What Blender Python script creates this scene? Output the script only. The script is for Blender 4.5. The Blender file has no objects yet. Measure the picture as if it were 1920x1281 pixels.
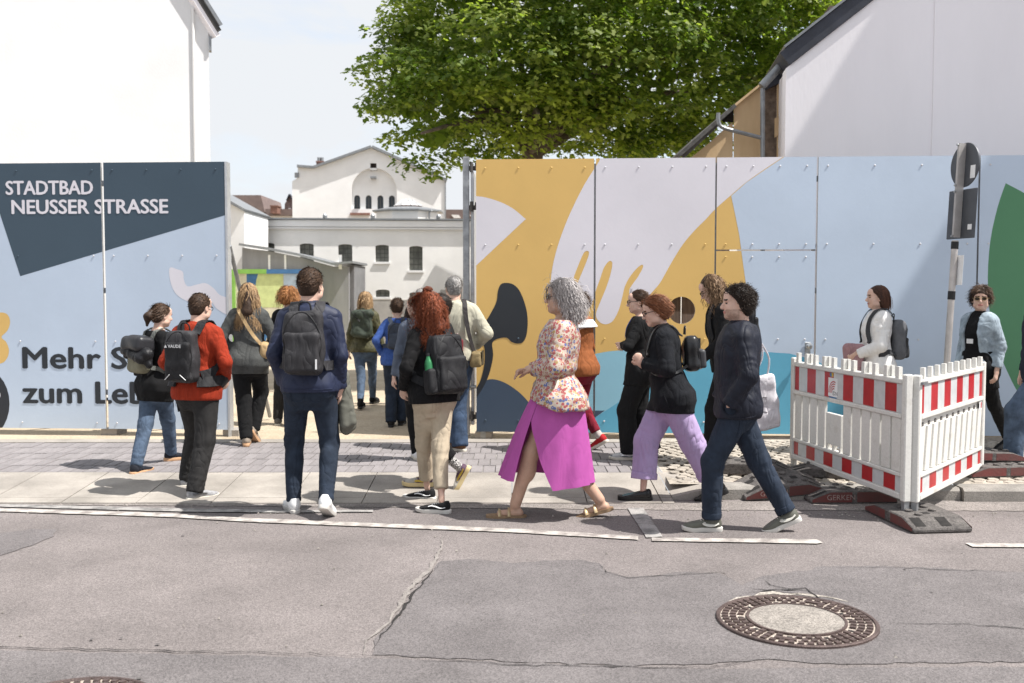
import bpy, bmesh, math, random
import numpy as np
from mathutils import Vector, Matrix

random.seed(7); RNG = np.random.default_rng(7)
scene = bpy.context.scene
col = scene.collection
PI = math.pi

# ---------------------------------------------------------------- camera
CAM_H, HORIZON, FPX = 1.70, 545.0, 35.0 / 36.0 * 1920.0
PITCH = math.atan((640.5 - HORIZON) / FPX)
cam_data = bpy.data.cameras.new('camera'); cam = bpy.data.objects.new('camera', cam_data)
col.objects.link(cam); scene.camera = cam
cam.location = (0, 0, CAM_H); cam.rotation_euler = (PI / 2 - PITCH, 0, 0)
cam_data.lens = 35; cam_data.sensor_width = 36; cam_data.clip_start = .05; cam_data.clip_end = 900
cam_data.dof.use_dof = True; cam_data.dof.focus_distance = 7.6; cam_data.dof.aperture_fstop = 3.2

# ---------------------------------------------------------------- sky and sun
SUN_RAY = Vector((-.58, .17, -1.0)).normalized()
SUN_EL = math.asin(-SUN_RAY.z); SUN_ROT = math.atan2(-SUN_RAY.x, -SUN_RAY.y)
world = bpy.data.worlds.new('World'); scene.world = world; world.use_nodes = True
wn, wl = world.node_tree.nodes, world.node_tree.links
for n in list(wn): wn.remove(n)
w_out = wn.new('ShaderNodeOutputWorld')
sky = wn.new('ShaderNodeTexSky'); sky.sky_type = 'NISHITA'; sky.sun_disc = False
sky.sun_elevation = SUN_EL; sky.sun_rotation = SUN_ROT; sky.air_density = 1.0; sky.dust_density = 1.6
bg_sky = wn.new('ShaderNodeBackground'); bg_sky.inputs['Strength'].default_value = .13
bg_cl = wn.new('ShaderNodeBackground'); bg_cl.inputs['Strength'].default_value = .465
bg_cl.inputs['Color'].default_value = (.93, .96, 1.0, 1)
wtc = wn.new('ShaderNodeTexCoord'); wmp = wn.new('ShaderNodeMapping')
wmp.inputs['Scale'].default_value = (1.0, 1.0, 3.2); wmp.inputs['Location'].default_value = (.35, .1, .2)
wno = wn.new('ShaderNodeTexNoise'); wno.inputs['Scale'].default_value = 2.1
wno.inputs['Detail'].default_value = 7; wno.inputs['Roughness'].default_value = .58; wno.inputs['Distortion'].default_value = .35
wrp = wn.new('ShaderNodeValToRGB'); wrp.color_ramp.elements[0].position = .30; wrp.color_ramp.elements[1].position = .52
wrp.color_ramp.elements[0].color = (.30, .30, .30, 1)
wmx = wn.new('ShaderNodeMixShader')
wl.new(wtc.outputs['Generated'], wmp.inputs['Vector']); wl.new(wmp.outputs['Vector'], wno.inputs['Vector'])
wl.new(wno.outputs['Fac'], wrp.inputs['Fac']); wl.new(wrp.outputs['Color'], wmx.inputs['Fac'])
wl.new(sky.outputs['Color'], bg_sky.inputs['Color'])
wl.new(bg_sky.outputs[0], wmx.inputs[1]); wl.new(bg_cl.outputs[0], wmx.inputs[2]); wl.new(wmx.outputs[0], w_out.inputs['Surface'])

sun_data = bpy.data.lights.new('sun', 'SUN'); sun_data.energy = 3.7; sun_data.angle = math.radians(.53)
sun_data.color = (1.0, .965, .915)
sun = bpy.data.objects.new('sun', sun_data); col.objects.link(sun)
sun.rotation_euler = SUN_RAY.to_track_quat('-Z', 'Y').to_euler(); sun.location = (6, -1, 14)
vs = scene.view_settings
vs.view_transform = 'Standard'; vs.look = 'None'; vs.exposure = 1.0; vs.gamma = 1; vs.use_curve_mapping = False
scene.cycles.max_bounces = 7; scene.cycles.diffuse_bounces = 3; scene.cycles.transparent_max_bounces = 6
scene.cycles.use_denoising = True

# ---------------------------------------------------------------- photograph pixel -> place
_cp, _sp = math.cos(PITCH), math.sin(PITCH)
def ray(u, v):
    a = (u - 960.0) / FPX; b = (640.5 - v) / FPX
    return Vector((a, _cp + b * _sp, -_sp + b * _cp))
def at(u, v, Y):                       # point of that line of sight at distance Y
    r = ray(u, v); k = Y / r.y
    return Vector((r.x * k, Y, CAM_H + r.z * k))
def gnd(u, v, z=0.0):                  # point where it meets the level z
    r = ray(u, v); k = (z - CAM_H) / r.z
    return Vector((r.x * k, r.y * k, z))
FY0, FSL = 10.92, -.06                 # the hoarding's line  y = FY0 + FSL * x
def fen(u, v, off=0.0):                # point on the hoarding's face
    r = ray(u, v); k = (FY0 - off) / (r.y - FSL * r.x)
    return Vector((r.x * k, r.y * k, CAM_H + r.z * k))

# ---------------------------------------------------------------- scene bookkeeping
def tag(o, label=None, cat=None, group=None, kind=None):
    if label: o['label'] = label
    if cat: o['category'] = cat
    if group: o['group'] = group
    if kind: o['kind'] = kind
    return o
def empty(name, loc=(0, 0, 0), rz=0.0, label=None, cat=None, group=None):
    o = bpy.data.objects.new(name, None); col.objects.link(o)
    o.location = loc; o.rotation_euler = (0, 0, rz); o.empty_display_size = .1
    return tag(o, label, cat, group)
def link(name, me, mats, parent=None, M=None):
    o = bpy.data.objects.new(name, me); col.objects.link(o)
    if mats is not None:
        for m in (mats if isinstance(mats, (list, tuple)) else [mats]):
            if len(me.materials) < len(mats if isinstance(mats, (list, tuple)) else [mats]): me.materials.append(m)
    if parent: o.parent = parent
    if M is not None: o.matrix_local = M
    return o
def smooth(me, angle=None):
    me.polygons.foreach_set('use_smooth', [True] * len(me.polygons))
    if angle is not None:
        try: me.set_sharp_from_angle(angle=math.radians(angle))
        except Exception: pass

class MB:
    """collects simple solids into one mesh"""
    def __init__(s): s.v = []; s.f = []; s.m = []
    def add(s, vs, fs, mi=0):
        b = len(s.v); s.v += [tuple(p) for p in vs]; s.f += [tuple(i + b for i in f) for f in fs]; s.m += [mi] * len(fs); return s
    def box(s, lo, hi, mi=0, M=None):
        x0, y0, z0 = lo; x1, y1, z1 = hi
        vs = [Vector(p) for p in ((x0,y0,z0),(x1,y0,z0),(x1,y1,z0),(x0,y1,z0),(x0,y0,z1),(x1,y0,z1),(x1,y1,z1),(x0,y1,z1))]
        if M is not None: vs = [M @ p for p in vs]
        return s.add(vs, [(0,3,2,1),(4,5,6,7),(0,1,5,4),(1,2,6,5),(2,3,7,6),(3,0,4,7)], mi)
    def prism(s, ring, d, mi=0):        # closed outline + sweep vector (ring normal opposite to d = front)
        n = len(ring); d = Vector(d); r = [Vector(p) for p in ring]
        return s.add(r + [p + d for p in r], [tuple(range(n)), tuple(range(2*n-1, n-1, -1))] + [(i, i+n, (i+1) % n + n, (i+1) % n) for i in range(n)], mi)
    def tube(s, pts, rad, n=8, mi=0, cap=True, flat=1.0):
        pts = [Vector(p) for p in pts]; k = len(pts)
        rad = rad if isinstance(rad, (list, tuple)) else [rad] * k
        b = []; t0 = None; u = None
        for i, p in enumerate(pts):
            t = (pts[min(i+1, k-1)] - pts[max(i-1, 0)]).normalized()
            if u is None: u = t.orthogonal().normalized()
            else: u = (u - t * u.dot(t)); u = u.normalized() if u.length > 1e-6 else t.orthogonal().normalized()
            w = t.cross(u)
            b += [p + (u * math.cos(a) + w * math.sin(a) * flat) * rad[i] for a in [2*PI*j/n for j in range(n)]]
        fs = [(i*n+j, i*n+(j+1) % n, (i+1)*n+(j+1) % n, (i+1)*n+j) for i in range(k-1) for j in range(n)]
        if cap: fs += [tuple(range(n-1, -1, -1)), tuple(range((k-1)*n, k*n))]
        return s.add(b, fs, mi)
    def lathe(s, prof, n=24, mi=0, M=None, a0=0, a1=2*PI):   # prof: (r, z) pairs
        full = abs(a1 - a0 - 2*PI) < 1e-6; m = n if full else n + 1
        vs = [Vector((r*math.cos(a0+(a1-a0)*j/n), r*math.sin(a0+(a1-a0)*j/n), z)) for r, z in prof for j in range(m)]
        if M is not None: vs = [M @ p for p in vs]
        fs = [(i*m+j, i*m+(j+1) % m, (i+1)*m+(j+1) % m, (i+1)*m+j) for i in range(len(prof)-1) for j in range(n if full else n)]
        return s.add(vs, fs, mi)
    def disc(s, c, r, n=20, nrm=(0,0,1), mi=0):
        q = Vector(nrm).to_track_quat('Z', 'Y'); c = Vector(c)
        return s.add([c + q @ Vector((r*math.cos(2*PI*j/n), r*math.sin(2*PI*j/n), 0)) for j in range(n)], [tuple(range(n))], mi)
    def mesh(s, name, sm=None, bevel=0.0):
        me = bpy.data.meshes.new(name); me.from_pydata(s.v, [], s.f); me.polygons.foreach_set('material_index', s.m)
        if bevel > 0:
            bm = bmesh.new(); bm.from_mesh(me)
            bmesh.ops.bevel(bm, geom=bm.edges[:], offset=bevel, segments=1, affect='EDGES', clamp_overlap=True)
            bm.to_mesh(me); bm.free()
        me.update()
        if sm is not None: smooth(me, sm)
        return me
    def build(s, name, mats, parent=None, sm=None, bevel=0.0):
        return link(name, s.mesh(name, sm, bevel), mats, parent)

def catmull(pts, n=6, closed=False):
    P = [Vector(p) for p in pts]; k = len(P); out = []
    for i in range(k if closed else k - 1):
        a, b, c, d = (P[(i-1) % k] if closed or i > 0 else P[0]), P[i], P[(i+1) % k], (P[(i+2) % k] if closed or i+2 < k else P[-1])
        for j in range(n):
            t = j / n
            out.append(.5 * ((2*b) + (c-a)*t + (2*a-5*b+4*c-d)*t*t + (3*b-a-3*c+d)*t**3))
    if not closed: out.append(P[-1])
    return out

# flat outlines with holes -> slab.  outer, holes: lists of 2-D points; place(x, y, depth) -> 3-D
def slab(name, outer, holes, depth, place, mats, parent=None, reveal_mi=0):
    bm = bmesh.new(); loops = []
    for ring in [outer] + list(holes):
        vs_ = [bm.verts.new((p[0], p[1], 0)) for p in ring]
        for i in range(len(vs_)): bm.edges.new((vs_[i], vs_[(i+1) % len(vs_)]))
        loops.append(vs_)
    bmesh.ops.triangle_fill(bm, use_beauty=True, use_dissolve=False, edges=bm.edges[:], normal=(0, 0, 1))
    for f in bm.faces:
        if f.normal.z < 0: f.normal_flip()
    if depth > 0:
        for li, vs_ in enumerate(loops):
            back = [bm.verts.new((p.co.x, p.co.y, -depth)) for p in vs_]
            ar = sum(vs_[i].co.x * vs_[(i+1) % len(vs_)].co.y - vs_[(i+1) % len(vs_)].co.x * vs_[i].co.y for i in range(len(vs_)))
            ccw = ar > 0
            for i in range(len(vs_)):
                j = (i+1) % len(vs_)
                q = [vs_[i], back[i], back[j], vs_[j]] if ccw == (li == 0) else [vs_[i], vs_[j], back[j], back[i]]
                f = bm.faces.new(q); f.material_index = reveal_mi
            loops[li] = back
    for v in bm.verts: v.co = place(v.co.x, v.co.y, -v.co.z)
    me = bpy.data.meshes.new(name); bm.to_mesh(me); bm.free(); me.update()
    return link(name, me, mats, parent)
def circle2(cx, cy, r, n=28, ry=None): return [(cx + r*math.cos(2*PI*i/n), cy + (ry or r)*math.sin(2*PI*i/n)) for i in range(n)]
def arch2(x0, x1, z0, z1, rise, n=8):  # opening with a curved head
    c = (x0+x1)/2; h = (x1-x0)/2
    return [(x0, z0), (x1, z0)] + [(c + h*math.cos(PI*i/n), z1 - rise + rise*math.sin(PI*i/n)) for i in range(n+1)]

# ---------------------------------------------------------------- procedural materials
MATS = {}
def mat(name, c, rough=.7, var=.10, vs=5.0, bump=0.0, bs=80.0, metal=0.0, c2=None, lo=.35, hi=.65, sheen=0.0, spec=.4, rnd=0.0,
        aniso=None, trans=0.0, coat=0.0, detail=5.0, spk=0.0, spks=260.0, crease=0.0):
    if name in MATS: return MATS[name]
    m = bpy.data.materials.new(name); m.use_nodes = True; MATS[name] = m
    nt = m.node_tree; N, L = nt.nodes, nt.links; b = N['Principled BSDF']
    c = tuple(c); d2 = c2 or tuple(min(1, x * (1 + var)) for x in c); d1 = c if c2 else tuple(x * (1 - var) for x in c)
    tc = N.new('ShaderNodeTexCoord'); vec = tc.outputs['Object']
    if aniso:
        mp = N.new('ShaderNodeMapping'); mp.inputs['Scale'].default_value = aniso; L.new(vec, mp.inputs['Vector']); vec = mp.outputs['Vector']
    no = N.new('ShaderNodeTexNoise'); no.inputs['Scale'].default_value = vs; no.inputs['Detail'].default_value = detail; no.inputs['Roughness'].default_value = .6
    L.new(vec, no.inputs['Vector'])
    rp = N.new('ShaderNodeValToRGB'); rp.color_ramp.elements[0].position = lo; rp.color_ramp.elements[1].position = hi
    rp.color_ramp.elements[0].color = d1 + (1,); rp.color_ramp.elements[1].color = d2 + (1,)
    L.new(no.outputs['Fac'], rp.inputs['Fac']); out = rp.outputs['Color']
    def scaled(src, facnode_out, amount):
        mr = N.new('ShaderNodeMapRange'); mr.inputs['To Min'].default_value = 1 - amount; mr.inputs['To Max'].default_value = 1 + amount
        L.new(facnode_out, mr.inputs['Value'])
        mx = N.new('ShaderNodeVectorMath'); mx.operation = 'SCALE'; L.new(src, mx.inputs[0]); L.new(mr.outputs[0], mx.inputs['Scale']); return mx.outputs[0]
    if rnd > 0:
        oi = N.new('ShaderNodeObjectInfo'); out = scaled(out, oi.outputs['Random'], rnd)
    if spk > 0:
        vo = N.new('ShaderNodeTexVoronoi'); vo.inputs['Scale'].default_value = spks; L.new(tc.outputs['Object'], vo.inputs['Vector'])
        bw = N.new('ShaderNodeSeparateColor'); L.new(vo.outputs['Color'], bw.inputs[0]); out = scaled(out, bw.outputs[0], spk)
    L.new(out, b.inputs['Base Color'])
    b.inputs['Roughness'].default_value = rough; b.inputs['Metallic'].default_value = metal
    b.inputs['Specular IOR Level'].default_value = spec
    if sheen: b.inputs['Sheen Weight'].default_value = sheen; b.inputs['Sheen Roughness'].default_value = .5
    if coat: b.inputs['Coat Weight'].default_value = coat
    if trans: b.inputs['Transmission Weight'].default_value = trans
    if bump > 0:
        nb = N.new('ShaderNodeTexNoise'); nb.inputs['Scale'].default_value = bs; nb.inputs['Detail'].default_value = 4
        L.new(vec, nb.inputs['Vector'])
        bp = N.new('ShaderNodeBump'); bp.inputs['Strength'].default_value = bump; bp.inputs['Distance'].default_value = .01
        L.new(nb.outputs['Fac'], bp.inputs['Height']); L.new(bp.outputs['Normal'], b.inputs['Normal'])
        if crease > 0:
            mc = N.new('ShaderNodeMapping'); mc.inputs['Rotation'].default_value = (.5, .9, .3); mc.inputs['Scale'].default_value = (1.0, 1.5, .55); L.new(tc.outputs['Object'], mc.inputs['Vector'])
            nc = N.new('ShaderNodeTexNoise'); nc.inputs['Scale'].default_value = 6.5; nc.inputs['Detail'].default_value = 1.2; nc.inputs['Distortion'].default_value = 1.1; L.new(mc.outputs['Vector'], nc.inputs['Vector'])
            sb = N.new('ShaderNodeMath'); sb.operation = 'SUBTRACT'; sb.inputs[1].default_value = .5; L.new(nc.outputs['Fac'], sb.inputs[0])
            ab = N.new('ShaderNodeMath'); ab.operation = 'ABSOLUTE'; L.new(sb.outputs[0], ab.inputs[0]); pw = N.new('ShaderNodeMath'); pw.operation = 'POWER'; pw.inputs[1].default_value = .6; L.new(ab.outputs[0], pw.inputs[0])
            b2 = N.new('ShaderNodeBump'); b2.inputs['Strength'].default_value = crease; b2.inputs['Distance'].default_value = .06
            L.new(pw.outputs[0], b2.inputs['Height']); L.new(bp.outputs['Normal'], b2.inputs['Normal']); L.new(b2.outputs['Normal'], b.inputs['Normal'])
    return m
def copy_tree(o, parent=None):
    c = o.copy(); col.objects.link(c)
    if parent: c.parent = parent
    for ch in list(o.children): copy_tree(ch, c)
    return c
# ================================================================ the setting
PZ = .08                               # level of the pavement
m_asph  = mat('asphalt_old', (.186,.164,.158), .92, .16, 1.1, .6, 180, spk=.36, spks=165, detail=9)
m_asph2 = mat('asphalt_patch', (.150,.136,.135), .92, .15, 1.8, .6, 200, spk=.36, spks=170, detail=9)
m_asph3 = mat('asphalt_pale', (.235,.21,.195), .93, .16, 2.4, .6, 200, spk=.45, spks=140, detail=9)
m_crack = mat('crack', (.022,.020,.019), .95, .3, 20)
m_dust  = mat('crack_dust', (.235,.213,.198), .95, .2, 12, .5, 150, spk=.3)
m_paint = mat('road_paint', (.47,.435,.40), .8, .1, 9, .3, 200, c2=(.24,.215,.20), lo=.42, hi=.62, detail=10, spk=.15)
m_paint_old = mat('road_paint_worn', (.33,.315,.30), .85, .1, 7, .3, 200, c2=(.17,.162,.157), lo=.46, hi=.62, detail=10, spk=.2)
m_conc  = mat('concrete_pale', (.315,.287,.255), .9, .2, 2.2, .3, 120, spk=.16, spks=240, detail=8, rnd=.05)
m_kerb  = mat('kerb_stone', (.25,.232,.21), .9, .2, 4, .5, 90, spk=.22, detail=8, rnd=.08)
m_paver = mat('paver_grey', (.235,.216,.217), .88, .13, 6, .35, 160, rnd=.10, spk=.16, detail=7)
m_joint = mat('joint_sand', (.31,.295,.28), .95, .15, 20)
m_sand  = mat('site_sand', (.46,.385,.285), .97, .2, 1.2, .6, 30, c2=(.36,.29,.205), detail=9, spk=.2, spks=80)
m_mosaic = mat('small_paving', (.36,.32,.27), .92, .2, 3, .5, 60, spk=.25, spks=30, detail=8)

def sheet(name, pts, z, m, kind=None, parent=None, flip=True):
    a = sum(pts[i][0]*pts[(i+1) % len(pts)][1] - pts[(i+1) % len(pts)][0]*pts[i][1] for i in range(len(pts)))
    if a < 0: pts = pts[::-1]
    return slab(name, [(p[0], p[1]) for p in pts], [], 0, lambda x, y, d: Vector((x, y, z)), m, parent)
def rough_edge(uv, z, amp=.012, n=5, closed=True):
    P = [gnd(u, v, z) for u, v in uv]; out = []
    k = len(P)
    for i in range(k if closed else k-1):
        a, b = P[i], P[(i+1) % k]; m_ = max(1, int((b-a).length / .05)); m_ = min(m_, 60)
        for j in range(m_):
            p = a.lerp(b, j/m_); out.append(Vector((p.x + random.uniform(-amp, amp), p.y + random.uniform(-amp, amp)*1.6, z)))
    if not closed: out.append(P[-1])
    return out
def strip(name, uv, w, z, m, jitter=.008, parent=None, taper=True):
    c = rough_edge(uv, z, jitter, closed=False); L_ = []; R_ = []
    for i, p in enumerate(c):
        t = (c[min(i+1, len(c)-1)] - c[max(i-1, 0)]); t.z = 0
        if t.length < 1e-6: t = Vector((1, 0, 0))
        n = Vector((-t.y, t.x, 0)).normalized(); ww = w * random.uniform(.35, 1.35)
        if taper: ww *= min(1, 3*i/len(c), 3*(len(c)-1-i)/len(c)) + .08
        L_.append(p + n*ww/2); R_.append(p - n*ww/2)
    mb = MB(); k = len(c)
    mb.add(L_ + R_, [(i+k, i+1+k, i+1, i) for i in range(k-1)])
    return mb.build(name, m, parent)

# road: one sheet to the horizon
ROAD_EDGE = lambda x: 8.18 - .05 * x
mb = MB(); mb.add([(-300,-120,0),(300,-120,0),(300,8.3,0),(-300,8.3,0)], [(0,1,2,3)])
road = tag(mb.build('road', m_asph), kind='structure')
patch_uv = [(700,1226),(704,1200),(722,1180),(745,1160),(764,1130),(776,1108),(800,1085),(818,1062),(826,1052),(880,1048),(960,1056),(1020,1051),(1085,1050),(1125,1057),(1135,1070),
  (1175,1082),(1220,1080),(1280,1072),(1350,1074),(1375,1085),(1390,1097),(1430,1080),(1460,1075),(1510,1070),(1540,1062),(1660,1062),(1760,1065),(1920,1074),(2150,1078),(2500,1085),(2500,1230),
  (1920,1240),(1600,1245),(1420,1236),(1330,1246),(1180,1248),(960,1240)]
tag(sheet('asphalt_patch', rough_edge(patch_uv, .004, .010), .004, m_asph2), kind='structure')
tag(sheet('asphalt_patch', rough_edge([(-300,1075),(-300,985),(0,1000),(60,992),(104,992),(100,1005),(60,1022),(0,1042)], .004, .008), .004, m_asph2), kind='structure')
tag(sheet('asphalt_strip', rough_edge([(-600,1228),(0,1220),(690,1234),(1330,1254),(1920,1250),(2500,1240),(2700,1500),(-900,1500)], .004, .006), .004, m_asph2), kind='structure')
tag(sheet('asphalt_edge', rough_edge([(-900,927),(0,930),(600,934),(1240,941),(1920,938),(2900,938),(2900,962),(1920,958),(1240,956),(600,950),(0,946),(-900,942)], .004, .006), .004, m_asph3), kind='structure')
tag(strip('asphalt_crack', [(-500,1208),(0,1213),(180,1217),(350,1221),(520,1223),(690,1229),(830,1230)], .009, .0085, m_crack), kind='structure')
tag(strip('asphalt_crack', [(690,1229),(830,1238),(960,1246),(1150,1249),(1330,1252),(1400,1240),(1480,1234)], .007, .0085, m_crack), kind='structure')
tag(strip('asphalt_crack', [(696,1226),(708,1198),(742,1162),(768,1128),(778,1106),(802,1083),(822,1058)], .014, .0085, m_crack, .012), kind='structure')
tag(strip('asphalt_dust', [(680,1226),(690,1200),(728,1165),(752,1130),(764,1106),(790,1082),(812,1058),(825,1030),(832,1005)], .030, .0065, m_dust, .008), kind='structure')
tag(strip('asphalt_crack', [(1660,1166),(1720,1168),(1800,1170),(1920,1177),(2100,1180)], .009, .0085, m_crack), kind='structure')
tag(strip('asphalt_crack', [(1428,1083),(1445,1096),(1478,1102),(1512,1104),(1540,1122),(1575,1132)], .010, .0085, m_crack, .014), kind='structure')
tag(strip('asphalt_crack', [(1395,1100),(1430,1106),(1480,1112),(1530,1114)], .009, .0085, m_crack, .012), kind='structure')
tag(strip('asphalt_crack', [(1540,1062),(1600,1063),(1700,1064),(1780,1068),(1900,1072)], .008, .0085, m_crack, .01), kind='structure')
tag(strip('asphalt_crack', [(1085,1050),(1125,1058),(1137,1072),(1176,1083),(1225,1080),(1350,1073),(1376,1086)], .007, .0085, m_crack, .008), kind='structure')
m_mort = mat('broken_mortar', (.36,.325,.285), .95, .25, 14, .6, 90, spk=.4, spks=90)
tag(strip('broken_mortar', [(1352,1138),(1372,1127),(1402,1119),(1450,1113),(1500,1113),(1548,1119),(1590,1128)], .055, .0065, m_mort, .018), kind='structure')
tag(strip('asphalt_crack', [(1390,1112),(1420,1108),(1462,1106),(1500,1107),(1536,1109),(1560,1116)], .012, .0088, m_crack, .012), kind='structure')
def marking(uv, m, name='road_marking'):
    return tag(sheet(name, rough_edge(uv, .009, .003), .009, m), kind='structure')
marking([(-300,949),(0,953),(310,962),(460,971),(630,978),(960,991),(1196,1005),(1196,1012),(960,998),(630,985),(460,978),(310,969),(0,959),(-300,955)], m_paint)
marking([(-300,941),(0,945),(330,953),(520,956),(700,956),(700,960),(520,961),(330,959),(0,950),(-300,946)], m_paint_old)
marking([(1176,952),(1206,952),(1243,1006),(1212,1008)], m_paint_old)
marking([(1222,1008),(1530,1011),(1543,1017),(1530,1019),(1222,1014)], m_paint)
marking([(1810,1018),(2200,1022),(2200,1029),(1824,1025)], m_paint)

# pavement, ramp stones, kerb
mb = MB(); mb.add([(-300, 8.80, PZ-.012), (1.35, 8.80, PZ-.012), (1.35, 10.75, PZ-.012), (-300, 10.75, PZ-.012)], [(0,1,2,3)])
pave = tag(mb.build('pavement', m_joint), kind='structure')
RX0, RX1 = -6.2, 1.28
pm = MB(); w_, l_, g_ = .112, .345, .0028
pm.add([(g_,g_,0),(w_-g_,g_,0),(w_-g_,l_-g_,0),(g_,l_-g_,0),(g_+.003,g_+.003,.012),(w_-g_-.003,g_+.003,.012),(w_-g_-.003,l_-g_-.003,.012),(g_+.003,l_-g_-.003,.012)],
       [(4,5,6,7),(0,1,5,4),(1,2,6,5),(2,3,7,6),(3,0,4,7)])
pme = pm.mesh('paver'); pme.materials.append(m_paver)
PY0 = 8.82
mass = MB(); cnt = 0
for r in range(5):
    y = PY0 + r * l_
    x = RX0 - (r % 2) * w_ / 2
    while x < RX1 - .05:
        if x > -5.35 and cnt < 330:
            o = bpy.data.objects.new('paver', pme); col.objects.link(o); o.parent = pave; cnt += 1
            o.location = (x, y, PZ - .012 + random.uniform(-.0025, .0025)); o.rotation_euler = (random.gauss(0, .003), random.gauss(0, .006), random.gauss(0, .005))
        else:
            mass.add([Vector(v) + Vector((x, y, PZ - .012)) for v in pm.v], pm.f)
        x += w_
q = mass.build('paver_field', m_paver, pave); q['kind'] = 'stuff'
# pale edging between the pavers and the hoarding
def stones(name, parent, x0, x1, step, ya, yb, za, zb, m, drop=.02):
    x = x0
    while x < x1 - 1e-6:
        w = min(step, x1 - x); g = .004; dz = random.uniform(-.002, .002)
        v = [(x+g,ya,za+dz),(x+w-g,ya,za+dz),(x+w-g,yb,zb+dz),(x+g,yb,zb+dz)]
        b = [(a[0], a[1], -.08) for a in v]
        MB().add(v+b, [(0,1,2,3),(0,4,5,1),(1,5,6,2),(2,6,7,3),(3,7,4,0)]).build(name, m, parent); x += w
edge = tag(MB().box((-300, 10.56, -.1), (-7.0, 10.78, PZ)).build('edging', m_conc), kind='structure')
stones('edging_stone', edge, -7.0, 1.5, 1.0, 10.56, 10.78, PZ+.004, PZ+.004, m_conc)
rmp = tag(MB().box((-300, 8.1, -.1), (-6.6, 8.80, .05)).build('ramp_kerb', m_conc), kind='structure')
stones('ramp_stone', rmp, -6.6, 1.30, .60, 8.0145, 8.812, .022, PZ, m_conc)
stones('channel_stone', rmp, -6.6, 1.30, .60, 7.86, 8.014, .012, .021, m_conc)
tr = MB(); tr.add([(1.304,8.02,.022),(1.64,8.02,.10),(1.64,8.24,.10),(1.42,8.812,PZ),(1.304,8.812,PZ),(1.304,8.02,-.1),(1.64,8.02,-.1)],
   [(0,1,2,3,4),(0,5,6,1)]); tr.build('ramp_stone', m_conc, rmp)
kerb = tag(MB().box((9.0, 8.0, -.1), (300, 8.2, .11)).build('kerb', m_kerb), kind='structure')
x = 1.645
while x < 9.0:
    mbk = MB(); mbk.prism([(0,8.02,-.1),(0,8.225,-.1),(0,8.225,.108),(0,8.05,.108),(0,8.02,.085)], (.985,0,0))
    o = mbk.build('kerb_stone', m_kerb, kerb); o.location = (x, -.045*(x-1.6), random.uniform(-.004,.004)); x += .995
mb = MB(); mb.add([(1.31, 8.2, .0952), (300, 8.2, .0952), (300, 10.9, .0952), (1.352, 10.9, .085), (1.352,8.75,.072)], [(0,1,2,3,4)])
foot = tag(mb.build('footway', m_mosaic), kind='structure')
# irregular small paving stones on the right-hand footway
ms = MB()
for i in range(46):
    for j in range(22):
        x = 1.45 + i*.118 + (j % 2)*.055 + random.uniform(-.012,.012); y = 8.30 + j*.112 + random.uniform(-.012,.012)
        if y > 10.6: continue
        r = .058; n = 5; a0 = random.random()*6; h = .001 + random.random()*.0022
        ring = [Vector((x + r*random.uniform(.82,1.08)*math.cos(a0+2*PI*k/n), y + r*random.uniform(.82,1.08)*math.sin(a0+2*PI*k/n), .090)) for k in range(n)]
        top = [Vector((x+(p.x-x)*.86, y+(p.y-y)*.9, .097+h)) for p in ring]
        ms.add(ring+top, [tuple(range(n,2*n))] + [(k,(k+1)%n,(k+1)%n+n,k+n) for k in range(n)])
q = ms.build('small_stone', mat('small_stone', (.37,.33,.28), .9, .18, 5, .4, 60, spk=.12, spks=9), foot); q['kind'] = 'stuff'

# site ground falling away behind the gate
mb = MB(); nx, ny = 60, 60; vv = []
for j in range(ny+1):
    for i in range(nx+1):
        x = -60 + 120*i/nx; y = 10.70 + (60-10.70)*(j/ny)**1.6
        z = PZ - .02 - max(0, (y-13))*.036 + .02*math.sin(x*3.1+y)*math.sin(y*2.3) * (1 if y > 11.5 else 0)
        vv.append((x, y, max(z, -1.15)))
mb.add(vv, [(j*(nx+1)+i, j*(nx+1)+i+1, (j+1)*(nx+1)+i+1, (j+1)*(nx+1)+i) for j in range(ny) for i in range(nx)])
tag(mb.build('site_ground', m_sand, sm=180), kind='structure')
mb = MB(); mb.add([(-300,10.78,.05),(-30,10.78,.05),(-30,300,.05),(-300,300,.05), (30,10.9,.05),(300,10.9,.05),(300,300,.05),(30,300,.05), (-300,60,-1.2),(300,60,-1.2),(300,600,-1.2),(-300,600,-1.2)],
    [(0,1,2,3),(4,5,6,7),(8,9,10,11)])
tag(mb.build('far_ground', m_sand), kind='structure')

# ---------------------------------------------------------------- hoarding with the printed mural
C_BLUE=(.50,.585,.70); C_DARK=(.052,.082,.112); C_YEL=(.69,.45,.15); C_LIL=(.71,.685,.73); C_CHAR=(.026,.030,.036)
C_TEAL=(.125,.40,.56); C_MID=(.28,.53,.65); C_GRN=(.085,.235,.12); C_NAVY=(.055,.082,.125)
def pm_(n, c): return mat('print_' + n, c, .45, .05, .8, .05, 30, spec=.35, detail=9)
m_blue, m_dark, m_yel, m_lil, m_char = pm_('pale_blue',C_BLUE), pm_('slate',C_DARK), pm_('yellow',C_YEL), pm_('lilac',C_LIL), pm_('charcoal',C_CHAR)
m_teal, m_mid, m_grn, m_navy = pm_('teal',C_TEAL), pm_('mid_blue',C_MID), pm_('green',C_GRN), pm_('navy',C_NAVY)
m_galv = mat('galvanised_steel', (.33,.34,.35), .45, .2, 14, .05, 60, metal=.7)
m_alu  = mat('aluminium', (.55,.56,.57), .4, .08, 10, metal=.6)
m_screw = mat('screw_white', (.62,.62,.64), .4)
m_screw_y = mat('screw_yellow', (.68,.46,.14), .4)
m_black = mat('black_plastic', (.012,.012,.013), .45)
F_DIR = Vector((1, FSL, 0)).normalized(); F_NRM = Vector((FSL, -1, 0)).normalized()
F_O = Vector((0, FY0, 0))
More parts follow.
